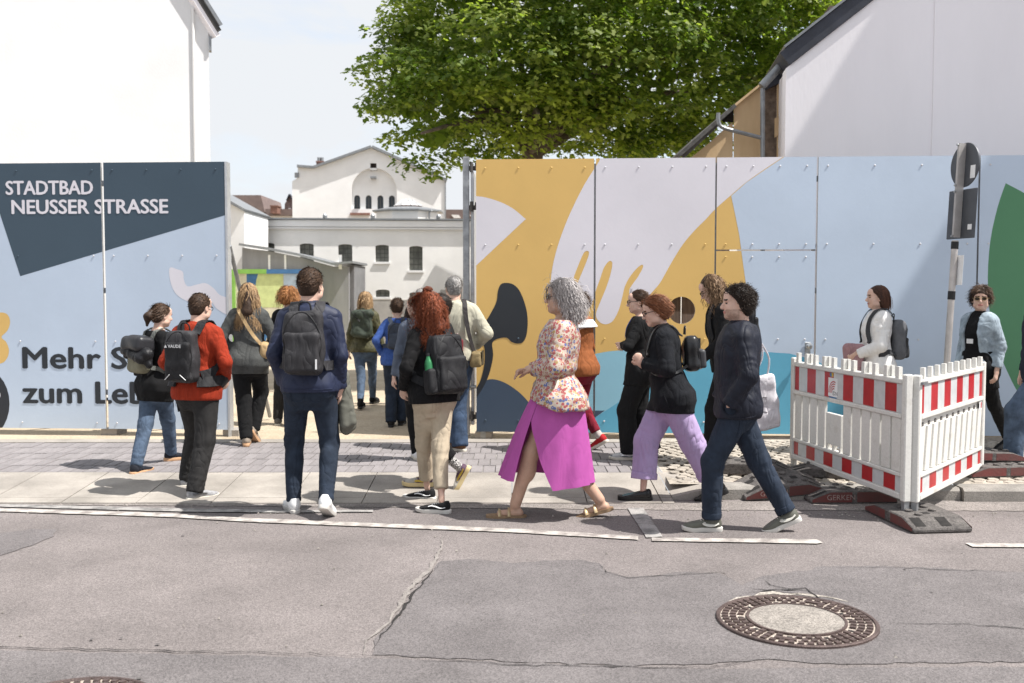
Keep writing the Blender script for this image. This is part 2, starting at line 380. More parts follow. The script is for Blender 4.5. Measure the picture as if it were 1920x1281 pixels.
def f2(u, v):                          # pixel -> (distance along the hoarding, height)
    p = fen(u, v); return ((p - F_O).dot(F_DIR), p.z)
def fpl(s, z, d): return F_O + F_DIR * s + Vector((0, 0, z)) - F_NRM * d
def clip_poly(poly, x0, x1, z0, z1):
    def cut(P, ax, lim, keep_less):
        out = []
        for i in range(len(P)):
            a, b = P[i], P[(i+1) % len(P)]; ia = (a[ax] <= lim) == keep_less; ib = (b[ax] <= lim) == keep_less
            if ia: out.append(a)
            if ia != ib:
                t = (lim - a[ax]) / (b[ax] - a[ax]); out.append((a[0]+(b[0]-a[0])*t, a[1]+(b[1]-a[1])*t))
        return out
    P = list(poly)
    for ax, lim, k in ((0,x0,False),(0,x1,True),(1,z0,False),(1,z1,True)):
        if len(P) < 3: return []
        P = cut(P, ax, lim, k)
    Q = []
    for p in P:
        if not Q or abs(p[0]-Q[-1][0]) + abs(p[1]-Q[-1][1]) > 1e-5: Q.append(p)
    if len(Q) > 2 and abs(Q[0][0]-Q[-1][0]) + abs(Q[0][1]-Q[-1][1]) < 1e-5: Q.pop()
    return Q if len(Q) >= 3 else []
def curve_px(pts, n=5): return [f2(p.x, p.y) for p in catmull([(a, b, 0) for a, b in pts], n, True)]
def cut_mesh(me, planes):
    bm = bmesh.new(); bm.from_mesh(me)
    for co, no in planes: bmesh.ops.bisect_plane(bm, geom=bm.verts[:]+bm.edges[:]+bm.faces[:], plane_co=co, plane_no=no, clear_outer=True)
    n = len(bm.faces); bm.to_mesh(me); bm.free(); me.update(); return n
def inside(p, poly):
    c = False
    for i in range(len(poly)):
        a, b = poly[i], poly[i-1]
        if (a[1] > p[1]) != (b[1] > p[1]) and p[0] < (b[0]-a[0])*(p[1]-a[1])/(b[1]-a[1])+a[0]: c = not c
    return c
bolt_mb = MB(); bolt_mb.lathe([(.011,0),(.011,.002),(.009,.004),(.005,.0055),(.0001,.006)], 8)
bolt_me = bolt_mb.mesh('bolt', 40); bolt_me.materials.append(m_screw)
bolt_me_y = bolt_mb.mesh('bolt', 40); bolt_me_y.materials.append(m_screw_y)
bolt_me_d = bolt_mb.mesh('bolt', 40); bolt_me_d.materials.append(m_dark)
TOPZ_L = f2(200, 305)[1]; BOTZ_L = f2(200, 804)[1]; TOPZ_R = f2(1100, 297.5)[1]; BOTZ_R = f2(1100, 811)[1]
def panel(root, x0, x1, z0, z1, base, shapes, bolts, holes=(), th=.028):
    pn = slab('panel', [(x0,z0),(x1,z0),(x1,z1),(x0,z1)], list(holes), th, lambda s, z, d: fpl(s, z, d), [base, m_alu], root, 1)
    lay = .0008
    for poly, m in shapes:
        P = clip_poly(poly, x0, x1, z0, z1)
        if P:
            hs = [h for h in holes if inside(h[0], P)]
            slab('mural_shape', P, hs, 0, lambda s, z, d, k=lay: fpl(s, z, -k), m, pn)
            lay += .0003
    for (s, z) in bolts:
        c = base
        for poly, m in shapes:
            if inside((s, z), poly): c = m
        o = bpy.data.objects.new('bolt', bolt_me_y if c is m_yel else (bolt_me_d if c in (m_dark, m_char, m_navy) else bolt_me)); col.objects.link(o); o.parent = pn
        o.location = fpl(s, z, -.003); o.rotation_euler = F_NRM.to_track_quat('Z', 'Y').to_euler()
    return pn
def text_on(body, u0, u1, vb, vt, m, panels, wt=.006):
    # lettering fitted between pixel columns u0..u1 on baseline vb with cap height vb-vt, split where the panels meet
    cu = bpy.data.curves.new('lettering', 'FONT'); cu.body = body; cu.size = 1; cu.offset = 0; cu.resolution_u = 3
    o = bpy.data.objects.new('lettering', cu); col.objects.link(o); dg = bpy.context.evaluated_depsgraph_get(); dg.update()
    me = bpy.data.meshes.new_from_object(o.evaluated_get(dg)); bpy.data.objects.remove(o)
    xs = [v.co.x for v in me.vertices]; capv = [v.co.y for v in me.vertices]
    s0, zb = f2(u0, vb); s1 = f2(u1, vb)[0]; zt = f2(u0, vt)[1]
    kx = (s1-s0)/(max(xs)-min(xs)); kz = (zt-zb)/.729
    for v in me.vertices: v.co = fpl(s0 + (v.co.x-min(xs))*kx, zb + v.co.y*kz, -.0036)
    base_co = [v.co.copy() for v in me.vertices]; nv = len(base_co); bmx = bmesh.new(); bmx.from_mesh(me)
    for i, (dx, dz) in enumerate(((wt,0),(-wt,0),(0,wt*.6),(0,-wt*.6))):     # heavier strokes
        m3 = me.copy()
        for v in m3.vertices: v.co = v.co + F_DIR*dx + Vector((0,0,dz)) + F_NRM*(.00012*(i+1))
        bmx.from_mesh(m3)
    bmx.to_mesh(me); bmx.free()
    for pn, x0, x1 in panels:
        m2 = me.copy()
        if cut_mesh(m2, [(fpl(x0,0,0), -F_DIR), (fpl(x1,0,0), F_DIR)]):
            link('lettering', m2, m, pn)['kind'] = 'stuff'
def bolt_rows(x0, x1, zs, n=4, inset=.10): return [(x0+inset+(x1-x0-2*inset)*i/(n-1), z) for z in zs for i in range(n)]

hoard_l = empty('hoarding', fpl(f2(0, 700)[0], 0, 0), 0, 'pale blue and slate hoarding with white lettering left of the gate opening', 'hoarding')
hoard_r = empty('hoarding', fpl(f2(1400, 700)[0], 0, 0), 0, 'long mural hoarding with yellow, lilac, teal and green shapes right of the gate opening', 'hoarding')
def under(root, name_objs):
    for o in name_objs: o.matrix_parent_inverse = root.matrix_basis.inverted()
shapes_l = [([f2(*p) for p in [(426,295),(426,402.5),(38,518),(-34,297)]], m_dark),
  (curve_px([(318,503),(320,530),(331,552),(352,565),(372,565),(388,561),(399,569),(408,580),(430,590),(430,562),(412,553),(400,540),(385,531),(368,534),(352,537),(345,525),(343,510),(332,505)]), m_lil),
  (curve_px([(-30,590),(0,586),(14,590),(19,604),(14,620),(3,632),(12,642),(17,658),(12,674),(0,682),(-30,684)]), m_yel),
  ([f2(x, y) for x, y in circle2(-32,757,50,28,66)], m_char), ([f2(x, y) for x, y in circle2(-8,741,9,16)], m_lil)]
sl = [f2(x, 550)[0] for x in (-520, -262, -258, 193.5, 198.5, 424)]
zsL = [f2(100, v)[1] for v in (320, 480, 640, 792)]
pl = []
for a, b in ((0,1),(2,3),(4,5)):
    pl.append((panel(hoard_l, sl[a], sl[b], BOTZ_L, TOPZ_L, m_blue, shapes_l, bolt_rows(sl[a], sl[b], zsL)), sl[a], sl[b]))
text_on('STADTBAD', 12, 174, 365, 338.5, m_lil, pl, .0065)
text_on('NEUSSER STRASSE', 23, 315, 401, 374, m_lil, pl, .0065)
text_on('Mehr Stadt', 44, 352, 690, 649, m_char, pl, .011)
text_on('zum Leben', 44, 338, 755, 713, m_char, pl, .011)

W = lambda pts: [(860+.43725*a, 280+.43725*b) for a, b in pts]
hand = W([(615,20),(600,55),(540,150),(480,270),(440,370),(415,450),(400,520),(395,580),(400,640),(430,660),(465,640),(487,580),(495,545),(512,500),(535,447),(550,436),(559,446),(545,490),(520,550),(503,600),(500,632),(520,660),(545,681),(568,668),
   (590,600),(605,560),(622,510),(640,484),(652,479),(659,492),(650,540),(630,600),(605,660),(590,700),(592,725),(610,745),(635,750),(662,735),(686,690),(700,640),(712,590),(732,550),(760,515),(783,496),(791,504),(770,545),(745,580),(732,605),(736,640),(760,665),(800,645),(830,612),
   (865,570),(910,490),(960,410),(1010,350),(1060,300),(1100,257),(1170,195),(1235,140),(1320,80),(1400,25),(1400,0),(640,0)])
shapes_r = [(curve_px([(840,372),(893,368),(930,376),(960,390),(984,409.5),(986,411),(984,413),(965,438),(940,467),(915,487),(893,498),(840,505)], 4), m_lil),
  ([f2(*p) for p in [(p_.x, p_.y) for p_ in catmull([(a, b, 0) for a, b in hand], 4, True)]], m_lil),
  ([f2(*p) for p in [(1474,292),(1435,318),(1400,342),(1371,367.5),(1378,400),(1386,440),(1394,500),(1401,550),(1408,600),(1412,660),(1412,830),(2300,830),(2300,280),(1474,280)]], m_blue),
  (curve_px([(1060,700),(1085,676),(1105,667),(1135,660),(1166,657),(1200,656),(1250,664),(1260,700),(1260,830),(1060,830)], 4), m_mid),
  ([f2(*p) for p in [(1085,830),(1090,796),(1107,789),(1183,739),(1260,698),(1320,671),(1341,667),(1390,662),(1433,660),(1480,663),(1530,676),(1590,710),(1640,755),(1690,830)]], m_teal),
  ([f2(*p) for p in [(1040,772),(1097,770),(1134,770),(1113,785),(1085,805),(1040,805)]], m_navy),
  (curve_px([(880,760),(893,735),(905,718),(921,711),(945,717),(970,733),(990,753),(1012,785),(1022,815),(1000,840),(880,840)], 4), m_navy),
  (curve_px(W([(205,573),(180,580),(168,610),(163,650),(145,690),(110,745),(60,785),(60,860),(85,855),(108,842),(112,900),(105,950),(90,1000),(60,1050),(60,1085),(100,1030),(125,980),(140,930),(148,880),(144,830),(170,812),(205,808),(225,825),(250,833),(275,828),(290,800),(296,750),(293,700),(280,650),(260,605),(235,580)]), 3), m_char),
  (curve_px([(1886,344),(1888,345),(1935,372),(2000,430),(2050,520),(2060,620),(2020,740),(1965,800),(1915,745),(1890,700),(1870,650),(1856,590),(1852,520),(1857,450),(1870,390),(1884,348)], 3), m_grn)]
sr = {k: f2(k, 550)[0] for k in (893, 1113, 1116.5, 1339, 1342, 1527.5, 1531, 1829.5, 1833, 2130, 2134, 2440)}
zsR = [f2(1400, v)[1] for v in (312, 458, 636, 792)]
HOLE = [f2(x, y) for x, y in circle2(1278, 582, 25.5, 32)]
def rp(a, b, base, z0=BOTZ_R, z1=TOPZ_R, holes=(), rows=zsR, n=4): return panel(hoard_r, sr[a], sr[b], z0, z1, base, shapes_r, bolt_rows(sr[a], sr[b], [z for z in rows if z0 < z < z1], n), holes)
rp(893, 1113, m_yel); rp(1116.5, 1339, m_yel, holes=[HOLE])
zd = f2(1430, 470)[1]
rp(1342, 1527.5, m_yel, zd + .012, TOPZ_R); door = rp(1342, 1527.5, m_yel, BOTZ_R, zd - .004, rows=[f2(1400,v)[1] for v in (482, 636, 792)]); door.name = 'door'
rp(1531, 1829.5, m_blue); rp(1833, 2130, m_blue); rp(2134, 2440, m_blue)
# knob and lock plate of the door
kp = f2(1514, 652)
MB().box((-.03,-.006,-.09),(.03,0,.06)).build('lock_plate', m_galv, door, bevel=.003).matrix_local = Matrix.Translation(fpl(kp[0], kp[1], -.006))
kn = MB(); kn.lathe([(.012,0),(.012,.04),(.03,.045),(.038,.06),(.034,.078),(.018,.088),(.0001,.089)], 16)
o = kn.build('knob', mat('knob_steel', (.55,.55,.54), .22, metal=.9), door, 40); o.location = fpl(kp[0], kp[1]+.02, -.008); o.rotation_euler = F_NRM.to_track_quat('Z','Y').to_euler()
# posts, feet blocks and braces
for u, root, zt, b in ((426.5, hoard_l, TOPZ_L, 808), (196, hoard_l, TOPZ_L-.05, 0), (1114.8, hoard_r, TOPZ_R-.05, 0), (1340.5, hoard_r, TOPZ_R-.05, 812), (1529, hoard_r, TOPZ_R-.05, 0), (1831, hoard_r, TOPZ_R-.05, 812), (905, hoard_r, TOPZ_R-.06, 812)):
    s = f2(u, 550)[0]; w = .012 if u == 426.5 else .03
    mbp = MB(); P_ = fpl(s, 0, 0); Mx = Matrix.Translation(P_) @ Matrix.Rotation(math.atan2(FSL, 1), 4, 'Z')
    mbp.box((-w, -.004 if u == 426.5 else .034, .0), (w, .11, zt), M=Mx)
    if u not in (196, 1529): mbp.build('post', m_galv if u != 426.5 else m_alu, root)
    MB().box((-.09, .036, .0), (.09, .30, BOTZ_L-.01), M=Mx).build('footing_block', m_conc, root)
    MB().tube([Mx @ Vector((0,.09,2.2)), Mx @ Vector((0,1.5,.1))], .024, 8).build('brace', m_galv, root)
for root, a, b, in ((hoard_l, -520, 424), (hoard_r, 893, 2440)):
    A, B = f2(a, 550)[0], f2(b, 550)[0]
    for z in (.55, 1.7, 2.9):
        Mx = Matrix.Translation(fpl(A, z, 0)) @ Matrix.Rotation(math.atan2(FSL, 1), 4, 'Z')
        MB().box((.05,.032,-.03),(B-A-.05,.072,.03), M=Mx).build('back_rail', m_galv, root)
for root in (hoard_l, hoard_r):
    for ch in root.children: ch.matrix_parent_inverse = root.matrix_basis.inverted()
# black notice plate
a, b = fen(1285, 634), fen(1313, 672)
nb_ = empty('notice_plate', fpl(f2(1299, 650)[0], a.z, -.004), math.atan2(FSL,1), 'small black notice plate with a white line fixed to the yellow mural', 'sign')
MB().box((-(b-a).length/2*.6, -.008, b.z-a.z), ((b-a).length/2*.6, -.0045, 0)).build('plate', m_char, nb_)
MB().box((-.005, -.010, -.092), (.055, -.0088, -.084)).build('printed_line', m_lil, nb_)
# gate post with hinges, and the opened gate leaf seen end-on
gp = fen(874, 700); gz = TOPZ_R - .04
gate = empty('gate', (gp.x, gp.y+.10, PZ), 0, 'galvanised gate post with hinges and opened metal gate leaf beside the yellow panel', 'gate')
MB().box((-.035,-.035,0),(.035,.035,gz)).build('gate_post', m_galv, gate, bevel=.006)
MB().box((.050,.02,.12),(.085,3.1,gz-.15)).build('gate_leaf', m_alu, gate, bevel=.004)
for z in (.22, gz-.55, gz-.12):
    h = MB(); h.box((.030,-.03,z-.03),(.16,.0,z+.02)); h.tube([(.06,-.04,z-.05),(.06,-.04,z+.06)], .018, 8); h.tube([(.11,-.04,z-.02),(.11,-.04,z+.05)], .012, 8)
    h.build('hinge', mat('hinge_dark', (.07,.065,.06), .6, .3, 30), gate, 40)
MB().tube([(.04,0,.55),(.16,-.02,.55)], .018, 8).build('bolt_bar', m_galv, gate)
for z in (1.0, 1.6, 1.9): MB().lathe([(.02,0),(.02,.01),(.0001,.014)], 8, M=Matrix.Translation((.068,.019,z)) @ Matrix.Rotation(PI/2,4,'X')).build('bolt', m_screw, gate)
# plank wall and greenery just behind the round window
pw = empty('plank_wall', (1.9, 12.1, .05), 0, 'dark brown plank wall seen through the round hole in the hoarding', 'wall')
for i in range(8):
    o = MB().box((-.09,0,0),(.09,.03,2.2+random.uniform(-.05,.05))).build('plank', mat('plank_brown', (.20,.15,.125), .85, .3, 4, .3, 30, rnd=.25, aniso=(6,6,.6)), pw, bevel=.004); o.location = (-.72+i*.195, random.uniform(-.006,.006), 0)
MB().box((-.8,-.04,1.62),(.8,-.003,1.70)).build('rail', mat('plank_grey', (.3,.26,.23), .85, .2, 6), pw)

# grit along the gutter and old chewing-gum spots on the road
gr = MB(); rr_ = random.Random(3)
for i in range(420):
    x = rr_.uniform(-5, 5.5); y = 7.72 - .05*x - abs(rr_.gauss(0, .16)) if i < 300 else rr_.uniform(3.4, 7.4)
    s = rr_.uniform(.003, .009); gr.add([(x-s,y-s*.7,.004),(x+s,y-s,.004),(x+s*.6,y+s,.004),(x-s*.8,y+s*.6,.004),(x,y,.006+s)], [(0,1,4),(1,2,4),(2,3,4),(3,0,4)])
tag(gr.build('grit', mat('grit', (.27,.245,.22), .9, .4, 40)), 'loose pale grit scattered on the road and along the gutter', 'grit', kind='stuff')
m_spot = mat('gum_spot', (.105,.096,.093), .85, .2, 30)
for i in range(26):
    x = rr_.uniform(-3.4, 3.4); y = rr_.uniform(4.0, 7.4); n = 9; a0 = rr_.random()*6; r = rr_.uniform(.004, .012)
    tag(sheet('road_stain', [Vector((x + r*rr_.uniform(.7,1.2)*math.cos(a0+2*PI*k/n), y + r*rr_.uniform(.7,1.2)*math.sin(a0+2*PI*k/n), 0)) for k in range(n)], .0098, m_spot), kind='structure')
# ================================================================ buildings
m_plas  = mat('render_white', (.78,.775,.77), .9, .05, .8, .15, 30, detail=8)
m_plas2 = mat('render_white_aged', (.82,.81,.79), .92, .05, .8, .2, 30, detail=9)
m_plas3 = mat('render_cool', (.92,.89,.915), .9, .035, .9, .15, 30, aniso=(1,1,.22), detail=9)
m_grey  = mat('plinth_grey', (.42,.40,.375), .92, .16, 1.3, .2, 20, detail=9)
m_slate = mat('slate_roof', (.040,.044,.058), .6, .2, 5, .2, 12)
m_zinc  = mat('zinc', (.26,.27,.28), .45, .15, 8, metal=.55)
m_brown = mat('roof_brown', (.19,.145,.135), .85, .12, 3, .3, 9)
m_brick = mat('chimney_brick', (.22,.12,.095), .9, .25, 9, .4, 30)
m_glassb = mat('glass_block', (.13,.135,.12), .35, .35, 2.6, .1, 8, detail=3)
m_glass = mat('dark_glass', (.045,.055,.065), .12, .2, 1.0)
m_frame = mat('window_frame_grey', (.07,.07,.068), .7)
m_ply   = mat('plywood', (.66,.48,.29), .85, .14, 2.2, .1, 30, aniso=(1,1,.25), c2=(.52,.36,.20), detail=8)

def thing_poly(root, name, uvs, Y, depth, m, holes=(), rmi=0):
    P = [(at(u, v, Y).x, at(u, v, Y).z) for u, v in uvs]
    a = sum(P[i][0]*P[(i+1) % len(P)][1] - P[(i+1) % len(P)][0]*P[i][1] for i in range(len(P)))
    if a < 0: P = P[::-1]
    return slab(name, P, holes, depth, lambda x, z, d: Vector((x, Y + d, z)), m, root)
def flat_thing(name, label, cat, group=None, pivot=None, yaw=0.0):
    o = empty(name, (0,0,0), yaw, label, cat, group)
    if pivot: p = Vector(pivot); o.location = p - Matrix.Rotation(yaw, 3, 'Z') @ p
    return o
def pane_grid(win, x0, x1, z0, z1, Y, nx, nz, m_bar, bar=.02):
    for i in range(1, nx):
        x = x0 + (x1-x0)*i/nx; MB().box((x-bar/2, Y-.02, z0), (x+bar/2, Y-.004, z1)).build('glazing_bar', m_bar, win)
    for j in range(1, nz):
        z = z0 + (z1-z0)*j/nz; MB().box((x0, Y-.018, z-bar/2), (x1, Y-.005, z+bar/2)).build('glazing_bar', m_bar, win)

# --- long white rear building with barred windows
YB = 45.0
rb = flat_thing('rear_building', 'long white rear building with five small dark windows across the yard', 'building', None, (-6.5, 45, 0), math.radians(5))
wx = lambda u: at(u, 500, YB).x
wz = lambda v: at(700, v, YB).z
wins = [(491,518,456,500,0),(564,590,457,500,0),(635,661,458,492,0),(704,729,459,491,0),(767,792,461,507,0),(704,730,543,557,1),(767,793,548,559,1)]
holes = []
for u0, u1, v0, v1, k in wins:
    holes.append(arch2(wx(u0), wx(u1), wz(v1), wz(v0), .07, 6))
slab('wall', [(wx(380),wz(562)),(wx(1200),wz(562)),(wx(1200),wz(413)),(wx(380),wz(413))], holes, .28, lambda x, z, d: Vector((x, YB+d, z)), m_plas2, rb)
for u0, u1, v0, v1, k in wins:
    w = MB().box((wx(u0)-.02, YB+.20, wz(v1)-.02), (wx(u1)+.02, YB+.24, wz(v0)+.02)).build('window', m_glassb, rb)
    pane_grid(w, wx(u0), wx(u1), wz(v1), wz(v0), YB+.20, 3, 2 if k else 4, m_frame, .025)
    MB().box((wx(u0)-.06, YB-.08, wz(v1)-.10), (wx(u1)+.06, YB+.12, wz(v1)-.005)).build('sill', m_plas, w)
MB().box((wx(380), YB-.06, -1.4), (wx(1200), YB+.26, wz(562)-.01)).build('plinth', m_grey, rb)
MB().box((wx(380), YB-.18, wz(426)), (wx(1200), YB-.01, wz(414))).build('cornice', m_plas, rb)
MB().box((wx(380), YB-.16, wz(430)), (wx(1200), YB-.01, wz(427))).build('cornice_moulding', m_plas, rb)
MB().box((wx(380), YB-.26, wz(413)), (wx(1200), YB+6, wz(410))).build('roof', m_zinc, rb)
for u in (612, 700, 822): MB().lathe([(.10,0),(.10,.12),(.04,.2),(.0001,.21)], 8, M=Matrix.Translation((wx(u), YB-.2, wz(410)))).build('roof_vent', m_zinc, rb)
MB().box((wx(737), YB-.10, wz(581)), (wx(744), YB-.065, wz(569))).build('blue_plate', mat('enamel_blue', (.05,.19,.5), .4), rb)
slab('plaster_patch', [(wx(820),wz(559)),(wx(866),wz(561)),(wx(866),wz(541)),(wx(846),wz(541)),(wx(838),wz(544)),(wx(826),wz(543))], [], 0, lambda x,z,d: Vector((x, YB-.004, z)), m_grey, rb)
MB().box((wx(380), YB-.5, -1.3), (wx(1200), YB-.07, -.85)).build('low_wall', m_grey, rb)

# --- gabled hall with the arched niche
YH = 62.0
hx = lambda u: at(u, 400, YH).x
hz = lambda v: at(700, v, YH).z
hall = flat_thing('gabled_hall', 'tall white gabled hall with arched niche rising behind the rear building', 'building', None, (-8.5, 62, 0), math.radians(6))
niche = arch2(hx(660), hx(744), hz(392), hz(315), (hx(744)-hx(660))/2, 18)
vent = [(hx(695),hz(319)),(hx(706.5),hz(319)),(hx(706.5),hz(306)),(hx(695),hz(306))]
slab('wall', [(hx(551),hz(430)),(hx(835),hz(430)),(hx(835),hz(338)),(hx(697),hz(278)),(hx(592),hz(317)),(hx(562),hz(315)),(hx(560),hz(336)),(hx(551),hz(342))], [niche, vent], .42, lambda x,z,d: Vector((x, YH+d, z)), m_plas, hall)
aw = []
for u in (669.5, 691, 713, 734.5): aw.append(arch2(hx(u-5.6), hx(u+5.6), hz(398), hz(365), (hx(u+5.6)-hx(u-5.6))/2, 8))
slab('niche_wall', [(hx(657),hz(420)),(hx(747),hz(420)),(hx(747),hz(310)),(hx(657),hz(310))], aw, .25, lambda x,z,d: Vector((x, YH+.40+d, z)), m_plas, hall)
for u in (669.5, 691, 713, 734.5):
    w = MB().box((hx(u-6.2),YH+.58,hz(399)),(hx(u+6.2),YH+.62,hz(364))).build('window', m_glass, hall)
    MB().box((hx(u)-.03,YH+.54,hz(398)),(hx(u)+.03,YH+.575,hz(366))).build('glazing_bar', m_frame, w)
MB().box((hx(694.5),YH+.2,hz(319.5)),(hx(707),YH+.24,hz(305.5))).build('vent', mat('vent_dark', (.03,.022,.018), .9), hall)
MB().box((hx(695.5),YH-.5,hz(335)),(hx(706),YH+.38,hz(332.5))).build('beam_stub', m_zinc, hall)
MB().box((hx(657),YH-.28,hz(404)),(hx(694),YH-.004,hz(400))).build('sill', m_brick, hall)
rk = MB()
def rake(mb, a, b, th, y0, y1):
    d = Vector((b.x-a.x, 0, b.z-a.z)).normalized(); n = Vector((-d.z, 0, d.x)); n = n if n.z > 0 else -n
    ring = [Vector((a.x,y0,a.z)), Vector((b.x,y0,b.z)), Vector((b.x,y0,b.z))+n*th, Vector((a.x,y0,a.z))+n*th]
    mb.prism(ring, (0, y1-y0, 0))
A, B, C_, D_ = at(590,318,YH), at(697,278,YH), at(837,339,YH), at(560,316,YH)
rake(rk, A, B, .14, YH-.35, YH+14); rake(rk, B, C_, .14, YH-.35, YH+14); rake(rk, D_, A, .14, YH-.3, YH+14)
rk.build('roof', m_zinc, hall)
MB().box((hx(834.5), YH-.1, hz(430)), (hx(836), YH+.0, hz(336))).build('downpipe', m_zinc, hall)
ch = MB(); ch.box((hx(593), YH+1, hz(318)), (hx(606.5), YH+2, hz(302))); ch.box((hx(592), YH+.95, hz(302)), (hx(607.5), YH+2.05, hz(299.5)))
c_ = ch.build('chimney', m_brick, hall)
for u in (596.5, 602.5): MB().tube([(hx(u),YH+1.5,hz(299.4)),(hx(u),YH+1.5,hz(291))], .10, 8).build('flue', m_zinc, c_)
MB().tube([at(559,335,YH), at(559,326,YH)], .14, 8).build('flue', m_zinc, hall)

# --- polygonal stair turret with lantern
YT = 52.0
tx = at(758, 400, YT)
tz = lambda v: at(758, v, YT).z
tu = empty('turret', (tx.x, YT+2.0, 0), 0, 'low white polygonal turret with glazed lantern roof before the gabled hall', 'turret')
r = (at(822,400,YT).x - at(694,400,YT).x)/2
MB().lathe([(r,tz(440)),(r,tz(394))], 8, M=Matrix.Rotation(PI/8,4,'Z')).build('wall', m_plas2, tu)
MB().lathe([(r-.05,tz(394.5)),(r*1.12,tz(393)),(r*1.12,tz(390.5)),(r*.62,tz(384)),(r*.6,tz(384))], 8, M=Matrix.Rotation(PI/8,4,'Z')).build('roof', m_zinc, tu)
MB().lathe([(r*.42,tz(386)),(r*.42,tz(380.5)),(r*.38,tz(380))], 8).build('lantern_base', m_brick, tu)
MB().lathe([(r*.44,tz(381)),(r*.16,tz(369)),(.001,tz(368))], 10).build('lantern', mat('lantern_glass', (.45,.45,.45), .25, .2, 2), tu)
for i in range(10):
    a = 2*PI*i/10; MB().tube([(r*.445*math.cos(a), r*.445*math.sin(a), tz(381)+.02), (r*.165*math.cos(a), r*.165*math.sin(a), tz(369)+.02)], .03, 4).build('lantern_rib', m_plas, tu)
MB().tube([(r*.7, -r*.72, tz(440)), (r*.7, -r*.72, tz(396)), (r*.78, -r*.8, tz(393))], .05, 6).build('downpipe', m_zinc, tu)

# --- brown roofs and chimneys far left and right
YR = 70.0
def rz(u, v): return at(u, v, YR)
rf = flat_thing('roofed_house', 'far house with large brown roof left of the gabled hall', 'house')
thing_poly(rf, 'roof', [(380,366),(489,366),(498,404),(380,404)], YR, 6, m_brown)
thing_poly(rf, 'wall', [(380,404.5),(560,404.5),(560,440),(380,440)], YR+.3, 6, m_plas2)
thing_poly(rf, 'lower_roof', [(497,392),(553,392),(553,404),(499,404)], YR-.3, 4, m_brown)
thing_poly(rf, 'chimney', [(507,400),(520,400),(520,387),(507,387)], YR-1.2, 1.0, m_brick)
thing_poly(rf, 'chimney_cap', [(506,387),(521,387),(521,385),(506,385)], YR-1.25, 1.1, m_brick)
cg = flat_thing('brick_gable', 'far dark brick stepped gable with white round opening beside the gabled hall', 'house')
thing_poly(cg, 'wall', [(533,402),(552,402),(552,380),(547,372),(544,366),(541,366),(538,376),(534,382)], YR+2, 3, mat('gable_brick', (.2,.15,.14), .9, .3, 6))
MB().disc(at(543,393,YR+1.98), .12, 12, (0,-1,0)).build('round_opening', m_plas, cg)
thing_poly(cg, 'roof', [(536,376),(541,364),(544,364),(549,374),(552,380),(549,378),(544,368),(541,368)], YR+1.7, .29, m_slate)
rr = flat_thing('roofed_house', 'far house with brown roof and skylights seen beside the gate post', 'house')
thing_poly(rr, 'roof', [(836,393),(1150,393),(1170,412),(836,412)], YR, 5, m_brown)
for u0, u1 in ((846,864), (880,892), (920,940)): thing_poly(rr, 'skylight', [(u0,403),(u1-4,403),(u1,409),(u0+5,409)], YR-.06, .05, mat('skylight_white', (.8,.8,.8), .3))
thing_poly(rr, 'wall', [(830,412.4),(1170,412.4),(1170,450),(830,450)], YR+.3, 5, m_plas2)

# --- white side building with sloped parapet (left), grey lean-to before it
YS = 40.0
sb_ = flat_thing('side_building', 'white side building with sloping top left behind the painted container', 'building')
thing_poly(sb_, 'wall', [(380,640),(458,640),(458,397),(428,380),(380,352)], YS, 3.9, m_plas)
rk2 = MB(); rake(rk2, at(380,352,YS), at(460,397,YS), .10, YS-.2, YS+4); rk2.build('roof_edge', m_zinc, sb_)
ln = flat_thing('lean_to_shed', 'low grey lean-to shed with sloping roof between container and rear building', 'shed')
YL = 39.0
thing_poly(ln, 'wall', [(454,620),(654,620),(654,500),(625,500),(560,482),(500,470),(470,467),(454,464)], YL, .25, mat('shed_grey', (.25,.25,.26), .8, .12, 1.2, .2, 10, aniso=(1.5,1.5,.3)))
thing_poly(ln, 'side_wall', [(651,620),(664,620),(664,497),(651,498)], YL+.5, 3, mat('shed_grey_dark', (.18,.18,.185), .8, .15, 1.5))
rk3 = MB(); pts = [(452,461),(500,468),(560,480),(625,497.5),(664,494)]
for i in range(4): rake(rk3, at(*pts[i],YL), at(*pts[i+1],YL), .09, YL-.35, YL+3.6)
rk3.build('roof', m_zinc, ln)
for u, w in ((505,2),(535,2),(638,3)): MB().box((at(u,490,YL).x-.02*w, YL-.02, at(u,505,YL).z), (at(u,490,YL).x+.02*w, YL-.003, at(u,478,YL).z)).build('plaster_run', m_plas, ln)

# --- painted site container
YC = 36.0
cx0, cx1 = at(432,520,YC).x, at(566,520,YC).x
ctz = at(500,505,YC).z; cb = -.72; L_c = 5.6
ct = empty('site_container', ((cx0+cx1)/2, YC, cb), 0, 'painted site container with green and blue frame and curved panels inside the yard', 'container')
hw = (cx1-cx0)/2; H_ = ctz - cb
c_cream = mat('paint_cream', (.62,.58,.45), .6); c_grn = mat('paint_green', (.21,.43,.085), .6); c_navy = mat('paint_blue', (.055,.16,.33), .6); c_lgrn = mat('paint_light_green', (.55,.62,.28), .6); c_lblu = mat('paint_light_blue', (.46,.57,.68), .6); c_ylw = mat('paint_yellow', (.62,.58,.22), .6)
MB().box((-hw+.02,.06,.05),(hw-.02,L_c,H_-.02)).build('body', c_cream, ct)
fr = MB()
fr.box((-hw,-.02,0),(-hw+.16,.14,H_)); fr.box((-hw+.16,-.02,H_-.16),(.02,.14,H_)); fr.build('frame_green', c_grn, ct)
fr = MB(); fr.box((.021,-.02,H_-.16),(hw,.14,H_)); fr.box((hw-.14,-.018,0),(hw,.14,H_-.161)); fr.build('frame_blue', c_navy, ct)
